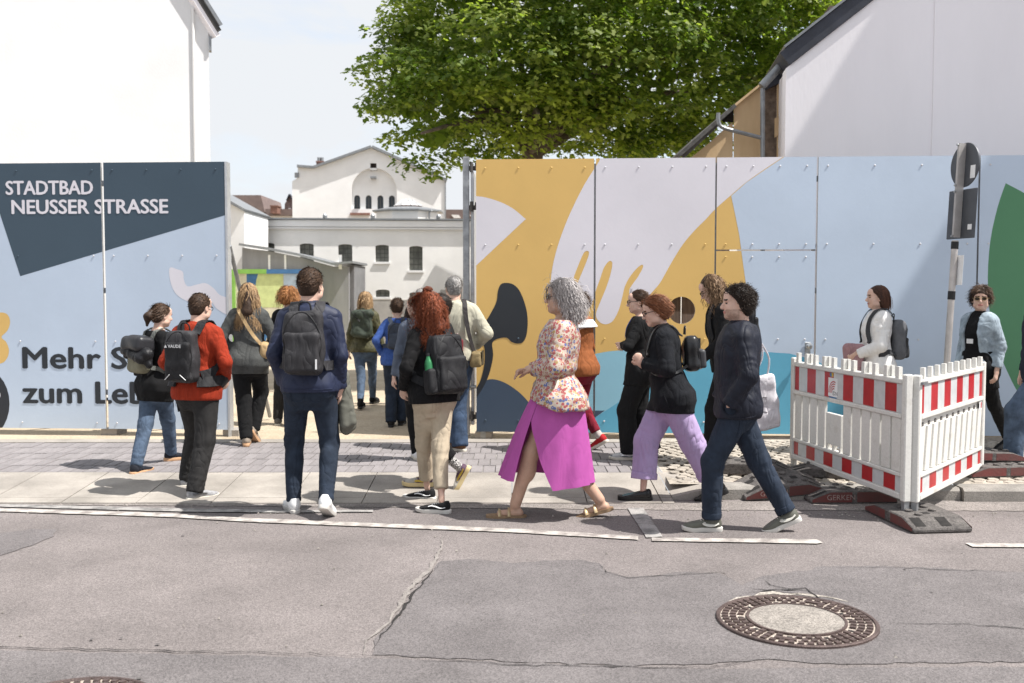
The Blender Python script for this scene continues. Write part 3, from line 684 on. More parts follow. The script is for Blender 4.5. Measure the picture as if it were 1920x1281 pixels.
fr = MB(); fr.box((hw-.10,.141,H_-.18),(hw+.02,L_c,H_)); fr.box((hw-.1,L_c-.15,0),(hw+.02,L_c+.02,H_-.181)); fr.build('side_beam', c_grn, ct)
def cpoly(pts, m, y=.054): slab('painted_panel', pts, [], 0, lambda x, z, d: Vector((x, y, z)), m, ct)
cz = H_ - .17
wave = lambda z: -.18 + .22*math.sin((z-.3)*2.1)
cpoly([(-.72,.1)] + [(wave(.1+(cz-.1)*i/14), .1+(cz-.1)*i/14) for i in range(15)] + [(-.72,cz)], c_navy)
cpoly([(.62,.1),(1.1 if hw > 1.2 else hw-.15,.1),(1.1 if hw > 1.2 else hw-.15,cz),(.62,cz)], c_lblu)
cpoly([(wave(cz*.6), cz*.6)] + [(.40,cz*.6),(.60,cz*.6),(.60,cz)] + [(wave(cz-(cz*.4)*i/6), cz-(cz*.4)*i/6) for i in range(6)], c_lgrn)
cpoly([(.40,.1),(.60,.1),(.60,cz*.58),(.40,cz*.58)], c_ylw)
def spoly(y0, y1, z0, z1, m): MB().box((hw-.018,y0,z0),(hw-.008,y1,z1)).build('side_panel', m, ct)
spoly(.2,1.1,.1,cz,c_ylw); spoly(1.11,1.8,.1,cz,mat('paint_white',(.75,.75,.75),.6)); spoly(1.81,2.7,.1,cz,c_lgrn); spoly(2.71,3.6,.1,cz,c_navy); spoly(3.61,5.2,.1,cz,c_lblu)
d_ = MB().box((hw-.006,3.9,.1),(hw+.02,4.8,cz-.25)).build('door', m_plas2, ct); MB().box((hw+.021,4.0,1.5),(hw+.03,4.7,2.2)).build('pane', m_glass, d_)
MB().box((hw-.006,1.3,cz-.5),(hw+.08,1.6,cz-.1)).build('lamp_box', c_navy, ct)

# --- left white house (gable end), turned a little towards the sun
YW = 16.0; YAWL = math.radians(15)
ce = at(391,60,YW)
lh = empty('white_house', (ce.x, YW, 0), YAWL, 'blank bright white gable wall rising above the left hoarding', 'house')
ez = ce.z; slope = 1.62
def wedge(mb, a, b, th, y0, skew=-4.5, dep=7.0):   # roof strip whose far end swings to the left with the crooked plot
    d = Vector((b[0]-a[0], 0, b[1]-a[1])).normalized(); n = Vector((-d.z, 0, d.x)); n = n if n.z > 0 else -n
    A_, B_ = Vector((a[0], y0, a[1])), Vector((b[0], y0, b[1])); mb.prism([A_, B_, B_+n*th, A_+n*th], (skew, dep, 0))
mb = MB(); ring = [Vector((-13,0,.02)), Vector((0,0,.02)), Vector((0,0,ez)), Vector((-3.2,0,ez+3.2*slope)), Vector((-13,0,ez+3.2*slope+1))]
mb.prism(ring, (-4.6, 7, 0)); mb.build('gable_wall', m_plas, lh)
cxp = (at(366,150,YW).x - ce.x)/math.cos(YAWL)
MB().tube([(cxp,-.02,.05),(cxp,-.02,ez-cxp*slope-.02)], .022, 6).build('lightning_rod', m_plas2, lh)
mb = MB(); wedge(mb, (.12,ez-.10), (-3.2,ez-.10+3.32*slope), .07, -.10); mb.build('verge', m_plas3, lh)
mb = MB(); wedge(mb, (.15,ez-.02), (-3.2,ez-.02+3.35*slope), .06, -.12); mb.build('roof', mat('dark_trim', (.05,.048,.045), .7), lh)
mb = MB(); wedge(mb, (.18,ez+.07), (-3.2,ez+.07+3.38*slope), .05, -.14); mb.build('roof_trim', m_zinc, lh)
MB().box((.003,-.05,ez-.30),(.04,.10,ez-.08)).build('bracket', m_zinc, lh)

# --- right white house with slate roof
YX = 12.9
rh = flat_thing('white_house', 'white gable wall with dark slate roof edge behind the right hoarding', 'house', None, (3.55, 12.9, 0), math.radians(-7))
e0, e1 = at(1474,128,YX), at(1642,-2,YX); sl_ = (e1.z-e0.z)/(e1.x-e0.x); wl_ = 7.5
slab('gable_wall', [(e0.x,.02),(e0.x+wl_,.02),(e0.x+wl_,e0.z+wl_*sl_),(e0.x,e0.z)], [], .3, lambda x,z,d: Vector((x,YX+d,z)), m_plas3, rh)
seam = at(1738,150,YX).x
MB().box((seam,YX-.022,.02),(e0.x+wl_-.01,YX-.003,at(1738,150,YX).z+3.2)).build('insulation_layer', m_plas3, rh)
rk5 = MB(); rake(rk5, Vector((e0.x+.04,0,e0.z+.035)), Vector((e0.x+wl_,0,e0.z+.035+wl_*sl_-.04*sl_)), .20, YX-.03, YX+6); rk5.build('roof', m_slate, rh)
rk5 = MB(); rake(rk5, Vector((e0.x-.02,0,e0.z+.25)), Vector((e0.x+wl_,0,e0.z+.25+wl_*sl_)), .03, YX-.06, YX+6); rk5.build('roof_trim', m_zinc, rh)
MB().box((e0.x+.01,YX+.301,.02),(e0.x+.3,YX+6,e0.z-.02)).build('side_wall', m_plas3, rh)
cA = at(1511,75,YX+2.6); cB = at(1543,16,YX+2.6)
chm = MB().box((cA.x,YX+2.6,cA.z-.8),(cB.x,YX+3.1,cB.z)).build('chimney', mat('chimney_grey', (.17,.13,.11), .9, .2, 8, .3, 30), rh)
MB().box((cB.x+.02,YX+2.4,at(1558,70,YX+2.6).z-.3),(cB.x+.14,YX+2.9,at(1558,32,YX+2.6).z)).build('roof_hatch', m_slate, rh)

# --- boarded outbuilding with gutters
YO = 13.6
ob = flat_thing('boarded_outbuilding', 'plywood boarded outbuilding with gutters and downpipes against the white gable', 'outbuilding')
thing_poly(ob, 'plywood_board', [(1457,420),(1480,420),(1480,140),(1457,160)], YO, .02, m_ply)
thing_poly(ob, 'plywood_board', [(1376,420),(1426,420),(1426,163),(1395,186),(1376,200)], YO+.05, .02, m_ply)
thing_poly(ob, 'plywood_board', [(1290,420),(1374,420),(1374,228),(1330,268),(1290,300)], YO+.08, .02, m_ply)
thing_poly(ob, 'old_wall', [(1427,420),(1456,420),(1456,155),(1427,165)], YO+.12, .05, mat('old_masonry', (.2,.15,.115), .95, .35, 9, .6, 25))
thing_poly(ob, 'plywood_hatch', [(1453,258),(1471,246),(1471,213),(1453,222)], YO-.03, .025, m_ply)
thing_poly(ob, 'plywood_hatch', [(1457,330),(1473,330),(1473,268),(1457,279)], YO-.03, .025, m_ply)
thing_poly(ob, 'gap', [(1352,222),(1375,200),(1375,229),(1356,229)], YO+.06, .02, mat('gap_shade', (.015,.012,.01), .95))  # near-black sheet, the opening's inner shade put into its colour
thing_poly(ob, 'soffit', [(1440,166),(1474,150),(1474,122),(1440,160)], YO-.03, .3, m_slate)
rk6 = MB(); rake(rk6, at(1272,297,YO), at(1378,203,YO), .05, YO-.12, YO+2.5); rk6.build('roof', mat('roof_tile_dark', (.09,.085,.08), .8, .3, 20), ob)
rk6 = MB(); rake(rk6, at(1282,297,YO), at(1352,232,YO), .05, YO-.06, YO+.03); rk6.build('fascia', mat('fascia_grey', (.11,.10,.09), .85, .3, 9), ob)
rk6 = MB(); rake(rk6, at(1378,200,YO), at(1430,158,YO), .03, YO-.02, YO+2.5); rk6.build('roof_trim', m_ply, ob)
g1, g2 = at(1428,162,YO-.22), at(1482,104,YO-.22)
MB().tube([g1, g2, g2+Vector((.02,0,.01))], .055, 10).build('gutter', m_zinc, ob, 40)
d1 = [at(1430,166,YO-.2), at(1430,300,YO-.2), at(1430,560,YO-.2)]
MB().tube(d1, .032, 8).build('downpipe', m_zinc, ob, 40)
d2 = catmull([at(1347,212,YO-.2), at(1347,226,YO-.2), at(1353,238,YO-.2), at(1378,246,YO-.2), at(1402,252,YO-.2), at(1429,259,YO-.2)], 4)
MB().tube(d2, .028, 8).build('branch_pipe', m_zinc, ob, 40)

# --- neighbouring houses outside the frame on the right, whose shade falls on the hoarding
nh = flat_thing('neighbour_house', 'plain neighbouring house beyond the right end of the hoarding', 'house')
MB().box((11.45, 8.0, .02), (19, 20, 14.0)).build('front_block', m_plas3, nh)
MB().box((9.65, 10.3, .02), (11.449, 12.3, 14.0)).build('rear_block', m_plas3, nh)
MB().box((11.45, 7.95, 14.001), (19.1, 20.1, 14.2)).build('roof', m_slate, nh)
# wing that shades the right end of the rear building
sw = flat_thing('yard_wing', 'white yard wing hidden behind the right hoarding, shading the rear wall', 'building')
xw = at(835,440,YB).x; 
MB().box((xw + .58*(6.2-wz(440))+.3, 38.5, -1.2), (12, 44.7, 6.2)).build('wall', m_plas2, sw)
# ================================================================ plane tree
YT_ = 21.0
tb = at(985, 300, YT_)
tree = empty('plane_tree', (tb.x - .3, YT_, -.25), 0, 'large leafy green plane tree spreading above the hoarding', 'tree')
m_bark = mat('bark', (.15,.12,.09), .9, .3, 3, .5, 20, aniso=(2,2,.6))
m_leaf = bpy.data.materials.new('leaf'); m_leaf.use_nodes = True
N, L = m_leaf.node_tree.nodes, m_leaf.node_tree.links; bs_ = N['Principled BSDF']; outn = N['Material Output']
at_ = N.new('ShaderNodeAttribute'); at_.attribute_name = 'tint'
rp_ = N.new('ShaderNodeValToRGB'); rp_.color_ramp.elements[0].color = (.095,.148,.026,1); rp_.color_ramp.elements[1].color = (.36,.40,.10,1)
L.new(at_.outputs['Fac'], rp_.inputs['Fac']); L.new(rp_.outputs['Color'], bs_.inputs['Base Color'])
bs_.inputs['Roughness'].default_value = .54; bs_.inputs['Specular IOR Level'].default_value = .45
tl_ = N.new('ShaderNodeBsdfTranslucent'); mx_ = N.new('ShaderNodeMixShader'); mx_.inputs['Fac'].default_value = .54
sc_ = N.new('ShaderNodeVectorMath'); sc_.operation = 'MULTIPLY'; sc_.inputs[1].default_value = (1.5,1.7,.7)
L.new(rp_.outputs['Color'], sc_.inputs[0]); L.new(sc_.outputs[0], tl_.inputs['Color'])
L.new(bs_.outputs[0], mx_.inputs[1]); L.new(tl_.outputs[0], mx_.inputs[2]); L.new(mx_.outputs[0], outn.inputs['Surface'])
rng = np.random.default_rng(11)
T0 = Vector(tree.location)
def loc(u, v, Y): return at(u, v, Y) - T0
tr_ = MB(); base = Vector((0,0,0)); fork = loc(1000, 268, YT_)
tr_.tube(catmull([base, Vector((.02,0,1.6)), fork*.8, fork], 4), [.30,.29,.28,.27,.26,.255,.25,.245,.24,.235,.23,.225,.22], 12)
tr_.build('trunk', m_bark, tree, 60)
limbs_uv = [(880,215,-1.2),(790,250,-1.5),(960,140,-.8),(1080,120,.6),(1180,200,-.5),(1300,170,.4),(1420,160,1.2),(1130,30,1.8),(1250,60,-1.4),(850,80,1.4),(950,20,.3),(1400,50,-.6),(760,160,.9),(1500,90,.8),(1010,215,-1.9)]
tips = []
for u, v, dy in limbs_uv:
    e = loc(u, v, YT_ + dy*1.6); m1 = fork.lerp(e, .45) + Vector((0, 0, .35)); pts = catmull([fork*.94, m1, e], 5)
    MBl = MB(); MBl.tube(pts, [.085*(1-i/(len(pts)))+.018 for i in range(len(pts))], 7); MBl.build('limb', m_bark, tree, 60)
    tips += [pts[int(len(pts)*.5)], pts[int(len(pts)*.75)], e]
# clump centres: the crown's outline follows the photograph, its depth is its own
outline = [(672,165),(690,130),(705,80),(722,40),(735,0),(740,-120),(850,-260),(1100,-330),(1400,-280),(1600,-150),(1640,60),(1560,130),(1500,170),(1440,215),(1380,262),(1330,300),(1180,305),(1050,310),(960,302),(890,296),(850,318),(815,342),(775,333),(762,305),(742,265),(715,230),(690,200)]
def edge_dist(p):
    d = 1e9
    for i in range(len(outline)):
        a = np.array(outline[i]); b = np.array(outline[(i+1) % len(outline)]); t = np.clip(np.dot(p-a, b-a)/np.dot(b-a, b-a), 0, 1); d = min(d, np.linalg.norm(p-(a+t*(b-a))))
    return d
cl_ = []
while len(cl_) < 700:
    u = rng.uniform(660, 1650); v = rng.uniform(-330, 345)
    if not inside((u, v), outline): continue
    ed = edge_dist(np.array([u, v])); thick = min(1, ed/190)**.5
    if rng.random() > .35 + .65*(1-thick*.5): continue
    s = rng.choice([-1,1]) * (1 - rng.random()**1.6*.9); y = YT_ + .2 + s * thick * 3.9
    rad = rng.uniform(.26, .74) * (0.55 + .45*min(1, ed/40))
    cl_.append((u, v, y, rad, ed))
# leaf outline: five-lobed
lp = np.array([(0,-.12),(.5,.08),(.24,.36),(.38,.74),(0,1.0),(-.38,.74),(-.24,.36),(-.5,.08)], dtype=np.float64)
tri = [(0,1,2),(0,2,6),(0,6,7),(2,3,4),(2,4,6),(4,5,6)]
V = []; F = []; Tn = []
for (u, v, y, rad, ed) in cl_:
    c = np.array(loc(u, v, y)); n = int(108 * (rad/.45)**2)
    d = rng.normal(size=(n, 3)); d[:, 2] = np.where(rng.random(n) < .7, np.abs(d[:, 2]), d[:, 2]); d /= np.linalg.norm(d, axis=1)[:, None]
    pos = c + d * (rad * rng.random(n)[:, None]**.45) * np.array([1.2, 1.2, .62])
    tint = rng.choice([.08, .25, .45, .7])
    for k in range(n):
        nrm = d[k]*.55 + np.array([.2, -.25, .9]) + rng.normal(size=3)*.42; nrm /= np.linalg.norm(nrm)
        a = rng.normal(size=3) + np.array([0,0,-.8]); a -= nrm*np.dot(a, nrm); a /= np.linalg.norm(a); b = np.cross(nrm, a)
        s = rng.uniform(.06, .135); droop = -nrm
        P = pos[k] + s*(lp[:, :1]*b + lp[:, 1:]*a) + droop*(s*.28)*(np.abs(lp[:, :1])**1.5)
        o = len(V)*8; V.append(P); F.append(np.array(tri) + o); Tn.append(np.full(8, np.clip(tint + rng.normal()*.22, 0, 1)))
k_ = 0
while k_ < 3600:          # inner leaves block the sky; crown shade put into their dark tint
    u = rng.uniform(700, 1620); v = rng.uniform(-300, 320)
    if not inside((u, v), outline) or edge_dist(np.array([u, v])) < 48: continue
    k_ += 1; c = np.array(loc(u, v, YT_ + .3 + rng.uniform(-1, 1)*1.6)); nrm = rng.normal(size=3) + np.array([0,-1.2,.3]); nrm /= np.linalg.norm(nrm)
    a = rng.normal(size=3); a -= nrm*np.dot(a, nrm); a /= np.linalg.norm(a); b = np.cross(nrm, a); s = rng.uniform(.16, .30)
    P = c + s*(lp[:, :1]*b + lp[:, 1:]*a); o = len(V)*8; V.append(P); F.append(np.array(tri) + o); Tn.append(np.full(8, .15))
V = np.concatenate(V); F = np.concatenate(F); Tn = np.concatenate(Tn)
def mesh_np(name, V, F):
    me = bpy.data.meshes.new(name); k = F.shape[1]
    me.vertices.add(len(V)); me.vertices.foreach_set('co', np.ascontiguousarray(V, dtype=np.float32).ravel())
    me.loops.add(F.size); me.loops.foreach_set('vertex_index', np.ascontiguousarray(F, dtype=np.int32).ravel())
    me.polygons.add(len(F)); me.polygons.foreach_set('loop_start', np.arange(0, F.size, k, dtype=np.int32)); me.polygons.foreach_set('loop_total', np.full(len(F), k, dtype=np.int32))
    me.update(calc_edges=True); return me
me = mesh_np('crown', V, F); a_ = me.attributes.new('tint', 'FLOAT', 'POINT'); a_.data.foreach_set('value', Tn.astype(np.float32))
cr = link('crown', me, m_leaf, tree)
print('crown leaves', len(V)//8, 'tris', len(F))
# ================================================================ street furniture
m_iron = mat('cast_iron', (.10,.072,.066), .62, .25, 18, .4, 120, metal=.35, spk=.2)
m_grit = mat('cover_grit', (.42,.36,.31), .95, .2, 10, .5, 150, spk=.35, spks=220)
m_ccov = mat('cover_concrete', (.26,.235,.21), .95, .15, 9, .6, 160, spk=.35, spks=120)
def manhole(u, v, label, full=True, R=.405):
    p = gnd(u, v, 0); o = empty('manhole_cover', (p.x, p.y, .0), .35, label, 'manhole cover')
    k = R/.405
    MB().lathe([(.405*k,.0),(.405*k,.014),(.401*k,.018),(.387*k,.018),(.383*k,.012),(.383*k,.008)], 56).build('frame_ring', m_iron, o, 30)
    MB().disc((0,0,.0095), .384*k, 56).build('grit_bed', m_grit, o)
    MB().lathe([(.238*k,.0095),(.238*k,.020),(.252*k,.020),(.252*k,.0095)], 48).build('inner_ring', m_iron, o, 30)
    MB().lathe([(.0001,.020),(.20*k,.0195),(.2375*k,.016),(.2375*k,.0096)], 48).build('concrete_centre', m_ccov, o, 30)
    rib = MB(); hol = MB()
    for q, (r0, r1, n) in enumerate(((.343,.374,50),(.303,.334,44),(.264,.294,38))):
        for i in range(n):
            a = 2*PI*(i + .5*(q % 2))/n
            if q == 1 and (i % 23) in (3,4,5):
                if i % 23 == 4:
                    for t in range(6):
                        a0 = a + (t-3)*.055; a1 = a0 + .055
                        rib.add([(r*k*math.cos(b), r*k*math.sin(b), z) for z in (.010,.019) for r, b in ((r0,a0),(r1,a0),(r1,a1),(r0,a1))], [(4,5,6,7),(0,1,5,4),(1,2,6,5),(2,3,7,6),(3,0,4,7)])
                continue
            w = 2*PI/n*.29
            t_ = rib if not (q == 2 and i % 4 == 0) else hol
            zz = (.010,.020) if t_ is rib else (.0096,.0102)
            t_.add([(r*k*math.cos(b), r*k*math.sin(b), z) for z in zz for r, b in ((r0,a-w),(r1,a-w),(r1,a+w),(r0,a+w))], [(4,5,6,7),(0,1,5,4),(1,2,6,5),(2,3,7,6),(3,0,4,7)])
    r_ = rib.build('tread_blocks', m_iron, o); r_['kind'] = 'stuff'; h_ = hol.build('vent_holes', m_crack, o); h_['kind'] = 'stuff'
    return o
manhole(1493, 1166, 'round cast iron manhole cover with pale concrete centre in the road')
manhole(125, 1341, 'rusty round manhole cover cut off at the lower left edge of the photo', R=.36)

m_pvc = mat('barrier_white', (.68,.665,.625), .5, .05, 4, .1, 30, c2=(.47,.44,.38), lo=.56, hi=.82, detail=10, spk=.05, spks=90)
m_red = mat('reflective_red', (.42,.018,.022), .35, .12, 8, .05, 40, detail=8)
m_wht = mat('reflective_white', (.56,.57,.57), .35, .07, 14, .05, 40, detail=8)
m_rubber = mat('recycled_rubber', (.075,.068,.065), .9, .3, 12, .5, 60, spk=.3, spks=90, c2=(.13,.118,.11), detail=8)
m_rubred = mat('rubber_red', (.15,.036,.033), .8, .3, 7, .3, 40, c2=(.11,.05,.045), detail=8)
def rot_between(a, b):
    d = Vector(b) - Vector(a); return math.atan2(d.y, d.x), d.length
def barrier(a, b, label, nslat, slanted=False, group='red and white barrier panels'):
    rz, L = rot_between(a, b); o = empty('barrier', a, rz, label, 'barrier', group); o.scale = (1, 1, .98)
    t = .022
    for x in (0, L): MB().box((x-.029,-.030,.045),(x+.029,.030,1.0)).build('side_post', m_pvc, o, bevel=.008)
    for x in (0, L): MB().box((x-.022,-.02,-.03),(x+.022,.02,.044)).build('foot_peg', m_galv, o)
    def rail(z0, z1, n='rail', d=t): MB().box((.036,-d,z0),(L-.036,d,z1)).build(n, m_pvc, o, bevel=.006)
    rail(.925,.965,'top_rail',.03); rail(.665,.70,'middle_rail',.03); rail(.225,.255,'lower_rail',.028); rail(.055,.10,'bottom_rail',.03)
    n = int(L/.165)
    for i in range(n):
        x = .10 + (L-.20)*i/(n-1); MB().prism([(x-.024,-.026,.966),(x+.024,-.026,.966),(x+.021,-.024,1.05),(x-.021,-.024,1.05)], (0,.03,0)).build('peg', m_pvc, o)
        if not slanted and i % 2: MB().prism([(x-.004,.008,.966),(x+.038,.008,.966),(x+.036,.008,1.05),(x-.002,.008,1.05)], (0,.025,0)).build('peg', m_pvc, o)
    for z0, z1 in ((.701,.924),(.101,.224)):
        MB().box((.036,-.012,z0),(L-.036,.012,z1)).build('board', m_pvc, o)
        k = 11 if not slanted else 10; xs = [.037 + (L-.074)*(i+.5)/k for i in range(k)]; xs = [.037] + xs + [L-.037]
        for i in range(len(xs)-1):
            MB().box((xs[i],-.0145,z0+.004),(xs[i+1],-.0122,z1-.004)).build('stripe', m_red if i % 2 == 0 else m_wht, o)
    if not slanted:
        skip = [i for i in range(nslat) if .33 < (i+.5)/nslat < .47]
        for i in range(nslat):
            if i in skip: continue
            x0 = .037 + (L-.074)*i/nslat; w = (L-.074)/nslat
            MB().box((x0+w*.09,-.018,.256),(x0+w*.91,.010,.664)).build('slat', m_pvc, o, bevel=.004)
        xa = .037 + (L-.074)*skip[0]/nslat + .02; xb = .037 + (L-.074)*(skip[-1]+1)/nslat - .02
        MB().box((xa,-.02,.30),(xb,.012,.57)).build('plate', m_pvc, o, bevel=.004)
        for xq in (xa, (xa+xb)/2-.02, xb-.03): MB().box((xq,-.018,.256),(xq+.03,.010,.2995)).build('slat', m_pvc, o)
    else:
        MB().box((.036,.002,.256),(L-.036,.012,.664)).build('back_sheet', m_pvc, o)
        for i in range(nslat):
            x0 = .07 + (L-.20)*i/(nslat-1)
            MB().prism([(x0-.062,-.018,.26),(x0+.040,-.018,.26),(x0+.100,-.018,.60),(x0-.002,-.018,.60)], (0,.019,0)).build('slanted_slat', m_pvc, o, bevel=.004)
            MB().box((x0+.05,-.0035,.60),(x0+.09,.001,.63)).build('slot', m_rubber, o)
    return o, L
z1_ = .105
pA, pB = gnd(1488, 872, .10), gnd(1697, 953, z1_); pB.z = z1_; pA.z = .11
bar1, L1 = barrier(tuple(pA), tuple(pB), 'red and white striped plastic barrier with square sticker and upright slats', 12)
pC, pD = gnd(1715, 953, z1_), gnd(1836, 890, .10); pC.z = z1_
bar2, L2 = barrier(tuple(pC), tuple(pD), 'red and white striped plastic barrier with slanted slats, right of the sticker barrier', 11, True)
# sticker with its emblem and letters
m_stk = mat('sticker_white', (.78,.78,.78), .4); m_stkr = mat('sticker_red', (.45,.03,.04), .4); m_stkb = mat('sticker_blue', (.03,.17,.38), .4); m_stky = mat('sticker_yellow', (.7,.5,.03), .4)
sx = L1*.405
stk = MB().box((sx-.075,-.0168,.715),(sx+.085,-.0150,.875)).build('sticker', m_stk, bar1)
for i in range(4):
    r0 = .105 - i*.02; mbq = MB(); P_ = []
    for j in range(9):
        a = PI - j*PI*.62/8; P_.append((sx+.02 + (r0)*math.cos(a)*.85, -.0172, .745 + r0*math.sin(a)))
    Q_ = [(sx+.02 + (p[0]-sx-.02)*(r0-.010)/r0, -.0172, .745+(p[2]-.745)*(r0-.010)/r0) for p in P_]
    mbq.add(P_+Q_, [(k, k+9, k+10, k+1) for k in range(8)]); mbq.build('emblem_arc', m_stkr, stk)
def small_text(body, parent, M, size, m, name='lettering', bold=0.0):
    cu = bpy.data.curves.new(name, 'FONT'); cu.body = body; cu.size = size; cu.offset = bold; cu.resolution_u = 2; cu.align_x = 'CENTER'
    o = bpy.data.objects.new(name, cu); col.objects.link(o); dg = bpy.context.evaluated_depsgraph_get(); dg.update()
    me = bpy.data.meshes.new_from_object(o.evaluated_get(dg)); bpy.data.objects.remove(o)
    r = link(name, me, m, parent, M); r['kind'] = 'stuff'; return r
XZ = Matrix.Rotation(PI/2, 4, 'X')
small_text('IDN', stk, Matrix.Translation((sx+.045,-.0174,.728)) @ XZ, .05, m_rubber)
MB().box((sx-.05,-.0168,.885),(sx-.02,-.0150,.915)).build('sticker_corner', m_stkb, bar1); MB().box((sx-.018,-.0168,.885),(sx+.006,-.0150,.918)).build('sticker_corner', m_stky, bar1)
MB().box((sx-.06,-.0168,.704),(sx+.07,-.0150,.7125)).build('sticker_strip', m_stkb, bar1)
q = MB().box((L2-.13,-.0205,.58),(L2-.05,-.0185,.66)).build('sticker', m_stk, bar2)
MB().box((L2-.09,-.0213,.60),(L2-.06,-.0207,.65)).build('sticker_mark', m_stkr, q)
MB().box((-.02,-.05,.93),(.09,-.033,.95)).build('hook', m_galv, bar2)

def footplate(p, rz, label, tilt=0.0, roll=0.0, text=None, red=True, L=.70, Wd=.34, H=.10):
    o = empty('rubber_foot', p, rz, label, 'barrier foot', 'rubber barrier feet'); o.rotation_euler = (roll, tilt, rz)
    h = L/2; w = Wd/2; s = .16
    mb = MB()
    prof = [(-h,0),(h,0),(h,.03),(h-s,H),(-h+s,H),(-h,.03)]
    mb.prism([(x,-w,z) for x, z in prof], (0, Wd, 0)); mb.build('body', m_rubber, o, bevel=.008)
    # ribs and pockets in the sloping ends and top
    for sg in (-1, 1):
        for k in range(4):
            y = -w + .03 + k*(Wd-.06)/4; d = (Wd-.06)/4
            if k % 2 == 0:
                pk = MB(); xa, xb = sg*(h-.03), sg*(h-s+.02); za, zb = .03+.03*(H-.03)/s+.003, H-.02*(H-.03)/s+.003
                pk.add([(xa,y+.01,za),(xb,y+.01,zb),(xb,y+d-.01,zb),(xa,y+d-.01,za)], [(0,1,2,3) if sg < 0 else (3,2,1,0)]); pk.build('pocket', m_crack, o)
    for x in (-.12, 0, .12): MB().box((x-.028,-.028,H-.002),(x+.028,.028,H+.0015)).build('socket', m_crack, o)
    for x, y in ((-.06,.09),(.06,.09),(-.06,-.09),(.06,-.09),(-.18,.08),(.18,-.08)): MB().lathe([(.028,H-.003),(.028,H+.012),(.022,H+.016),(.0001,H+.016)], 10, M=Matrix.Translation((x,y,0))).build('stud', m_rubber, o)
    if red:
        for sg in (-1, 1):
            y = sg*(w+.002)
            MB().add([(-h+.01,y,.012),(-h+.33,y,.012),(-h+.33,y,H-.008),(-h+s,y,H-.008),(-h+.01,y,.034)], [(0,1,2,3,4) if sg < 0 else (4,3,2,1,0)]).build('red_side', m_rubred, o)
            MB().add([(h-.01,y,.012),(h-.33,y,.012),(h-.33,y,H-.008),(h-s,y,H-.008),(h-.01,y,.034)], [(4,3,2,1,0) if sg < 0 else (0,1,2,3,4)]).build('red_side', m_rubred, o)
    if text: small_text(text, o, Matrix.Translation((-h+.24,-w-.0045,.030)) @ XZ @ Matrix.Diagonal((1,1,1,1)), .062, mat('worn_letter', (.30,.22,.20), .9, .3, 30))
    return o
mid = (pB + pC)/2
f1 = footplate((mid.x+.06, mid.y+.03, 0.004), math.radians(-84), 'dark rubber foot with raised letters under the front corner posts of both barriers', L=.74, Wd=.44, H=.085)
small_text('KT', f1, Matrix.Translation((.292,.085,.0535)) @ Matrix.Rotation(math.radians(90),4,'Z') @ Matrix.Rotation(math.radians(-25),4,'X') , .07, m_asph3)
small_text('35', f1, Matrix.Translation((.342,.085,.034)) @ Matrix.Rotation(math.radians(90),4,'Z') @ Matrix.Rotation(math.radians(-25),4,'X'), .06, m_asph3)
g = gnd(1470, 938, 0); footplate((g.x, g.y+.15, .055), math.radians(6), 'tilted red rubber foot with worn letters lying against the kerb', math.radians(-4), math.radians(10), 'GERKEN')
g = gnd(1590, 946, 0); footplate((g.x+.05, g.y+.18, .004), math.radians(2), 'dark red rubber foot lying flat in the gutter under the sticker barrier', text='GERKEN')
g = gnd(1430, 885, .1); footplate((g.x-.10, g.y, .10), math.radians(-14), 'grey rubber foot standing furthest back on the footway', red=False)
g = gnd(1535, 893, .1); footplate((g.x+.12, g.y+.05, .10), math.radians(-20), 'grey rubber foot under the rear left end of the sticker barrier', red=False, H=.08)
g = gnd(1850, 893, .1); footplate((g.x+.14, g.y+.12, .10), math.radians(8), 'lower red rubber foot under the right end of the slanted slat barrier', H=.09)
footplate((g.x+.10, g.y+.32, .20), math.radians(12), 'upper red rubber foot stacked at the right end of the slanted slat barrier', math.radians(3), H=.08)

# --- leaning sign post seen from behind
sp0 = gnd(1768, 858, .1); zt = at(1803, 268, sp0.y).z; leanx = at(1803,268,sp0.y).x - at(1775,690,sp0.y).x
fullx = leanx*(zt-.1)/(zt - at(1775,690,sp0.y).z)
sgn = empty('sign_post', (at(1803,268,sp0.y).x - fullx, sp0.y, .1), 0, 'leaning metal post carrying a round and a rectangular traffic sign seen from behind', 'sign post')
sgn.rotation_euler = (0, math.atan2(fullx, zt-.1), 0); LP = math.hypot(fullx, zt-.1)
m_sgn = mat('sign_back', (.082,.088,.10), .5, .12, 6, metal=.3)
MB().tube([(0,0,-.1),(0,0,LP-.92)], .031, 12).build('post', mat('post_zinc', (.50,.47,.45), .5, .12, 9, metal=.45), sgn, 40)
Rz = Matrix.Rotation(math.radians(-79),4,'Z')      # the plates face away, towards the traffic on the right
zc = LP - .205; sA = MB()
sA.lathe([(.0001,-.001),(.205,-.001),(.21,.002),(.21,.016),(.207,.018),(.0001,.018)], 40, M=Rz @ Matrix.Translation((0,.062,zc)) @ Matrix.Rotation(PI/2,4,'X'))
sA.build('round_sign', m_sgn, sgn, 30)
zr0, zr1 = LP-.90, LP-.435
MB().box((-.21,.046,zr0),(.21,.060,zr1), M=Rz).build('rectangular_sign', m_sgn, sgn, bevel=.006)
MB().box((-.013,-.030,zr0+.01),(.013,.043,LP-.005), M=Rz).build('clamp_rail', mat('rail_zinc', (.42,.40,.385), .5, .1, 8, metal=.4), sgn)
for z in (LP-.02, LP-.40, LP-.46, LP-.88): MB().lathe([(.012,0),(.012,.012),(.0001,.014)], 8, M=Rz @ Matrix.Translation((-.0,-.034,z)) @ Matrix.Rotation(PI/2,4,'X')).build('bolt', m_galv, sgn)
MB().box((.10,.041,LP-.34),(.17,.0425,LP-.22), M=Rz).build('sticker', m_stk, sgn)
MB().box((.11,.043,LP-.82),(.17,.0445,LP-.77), M=Rz).build('sticker', m_stk, sgn)
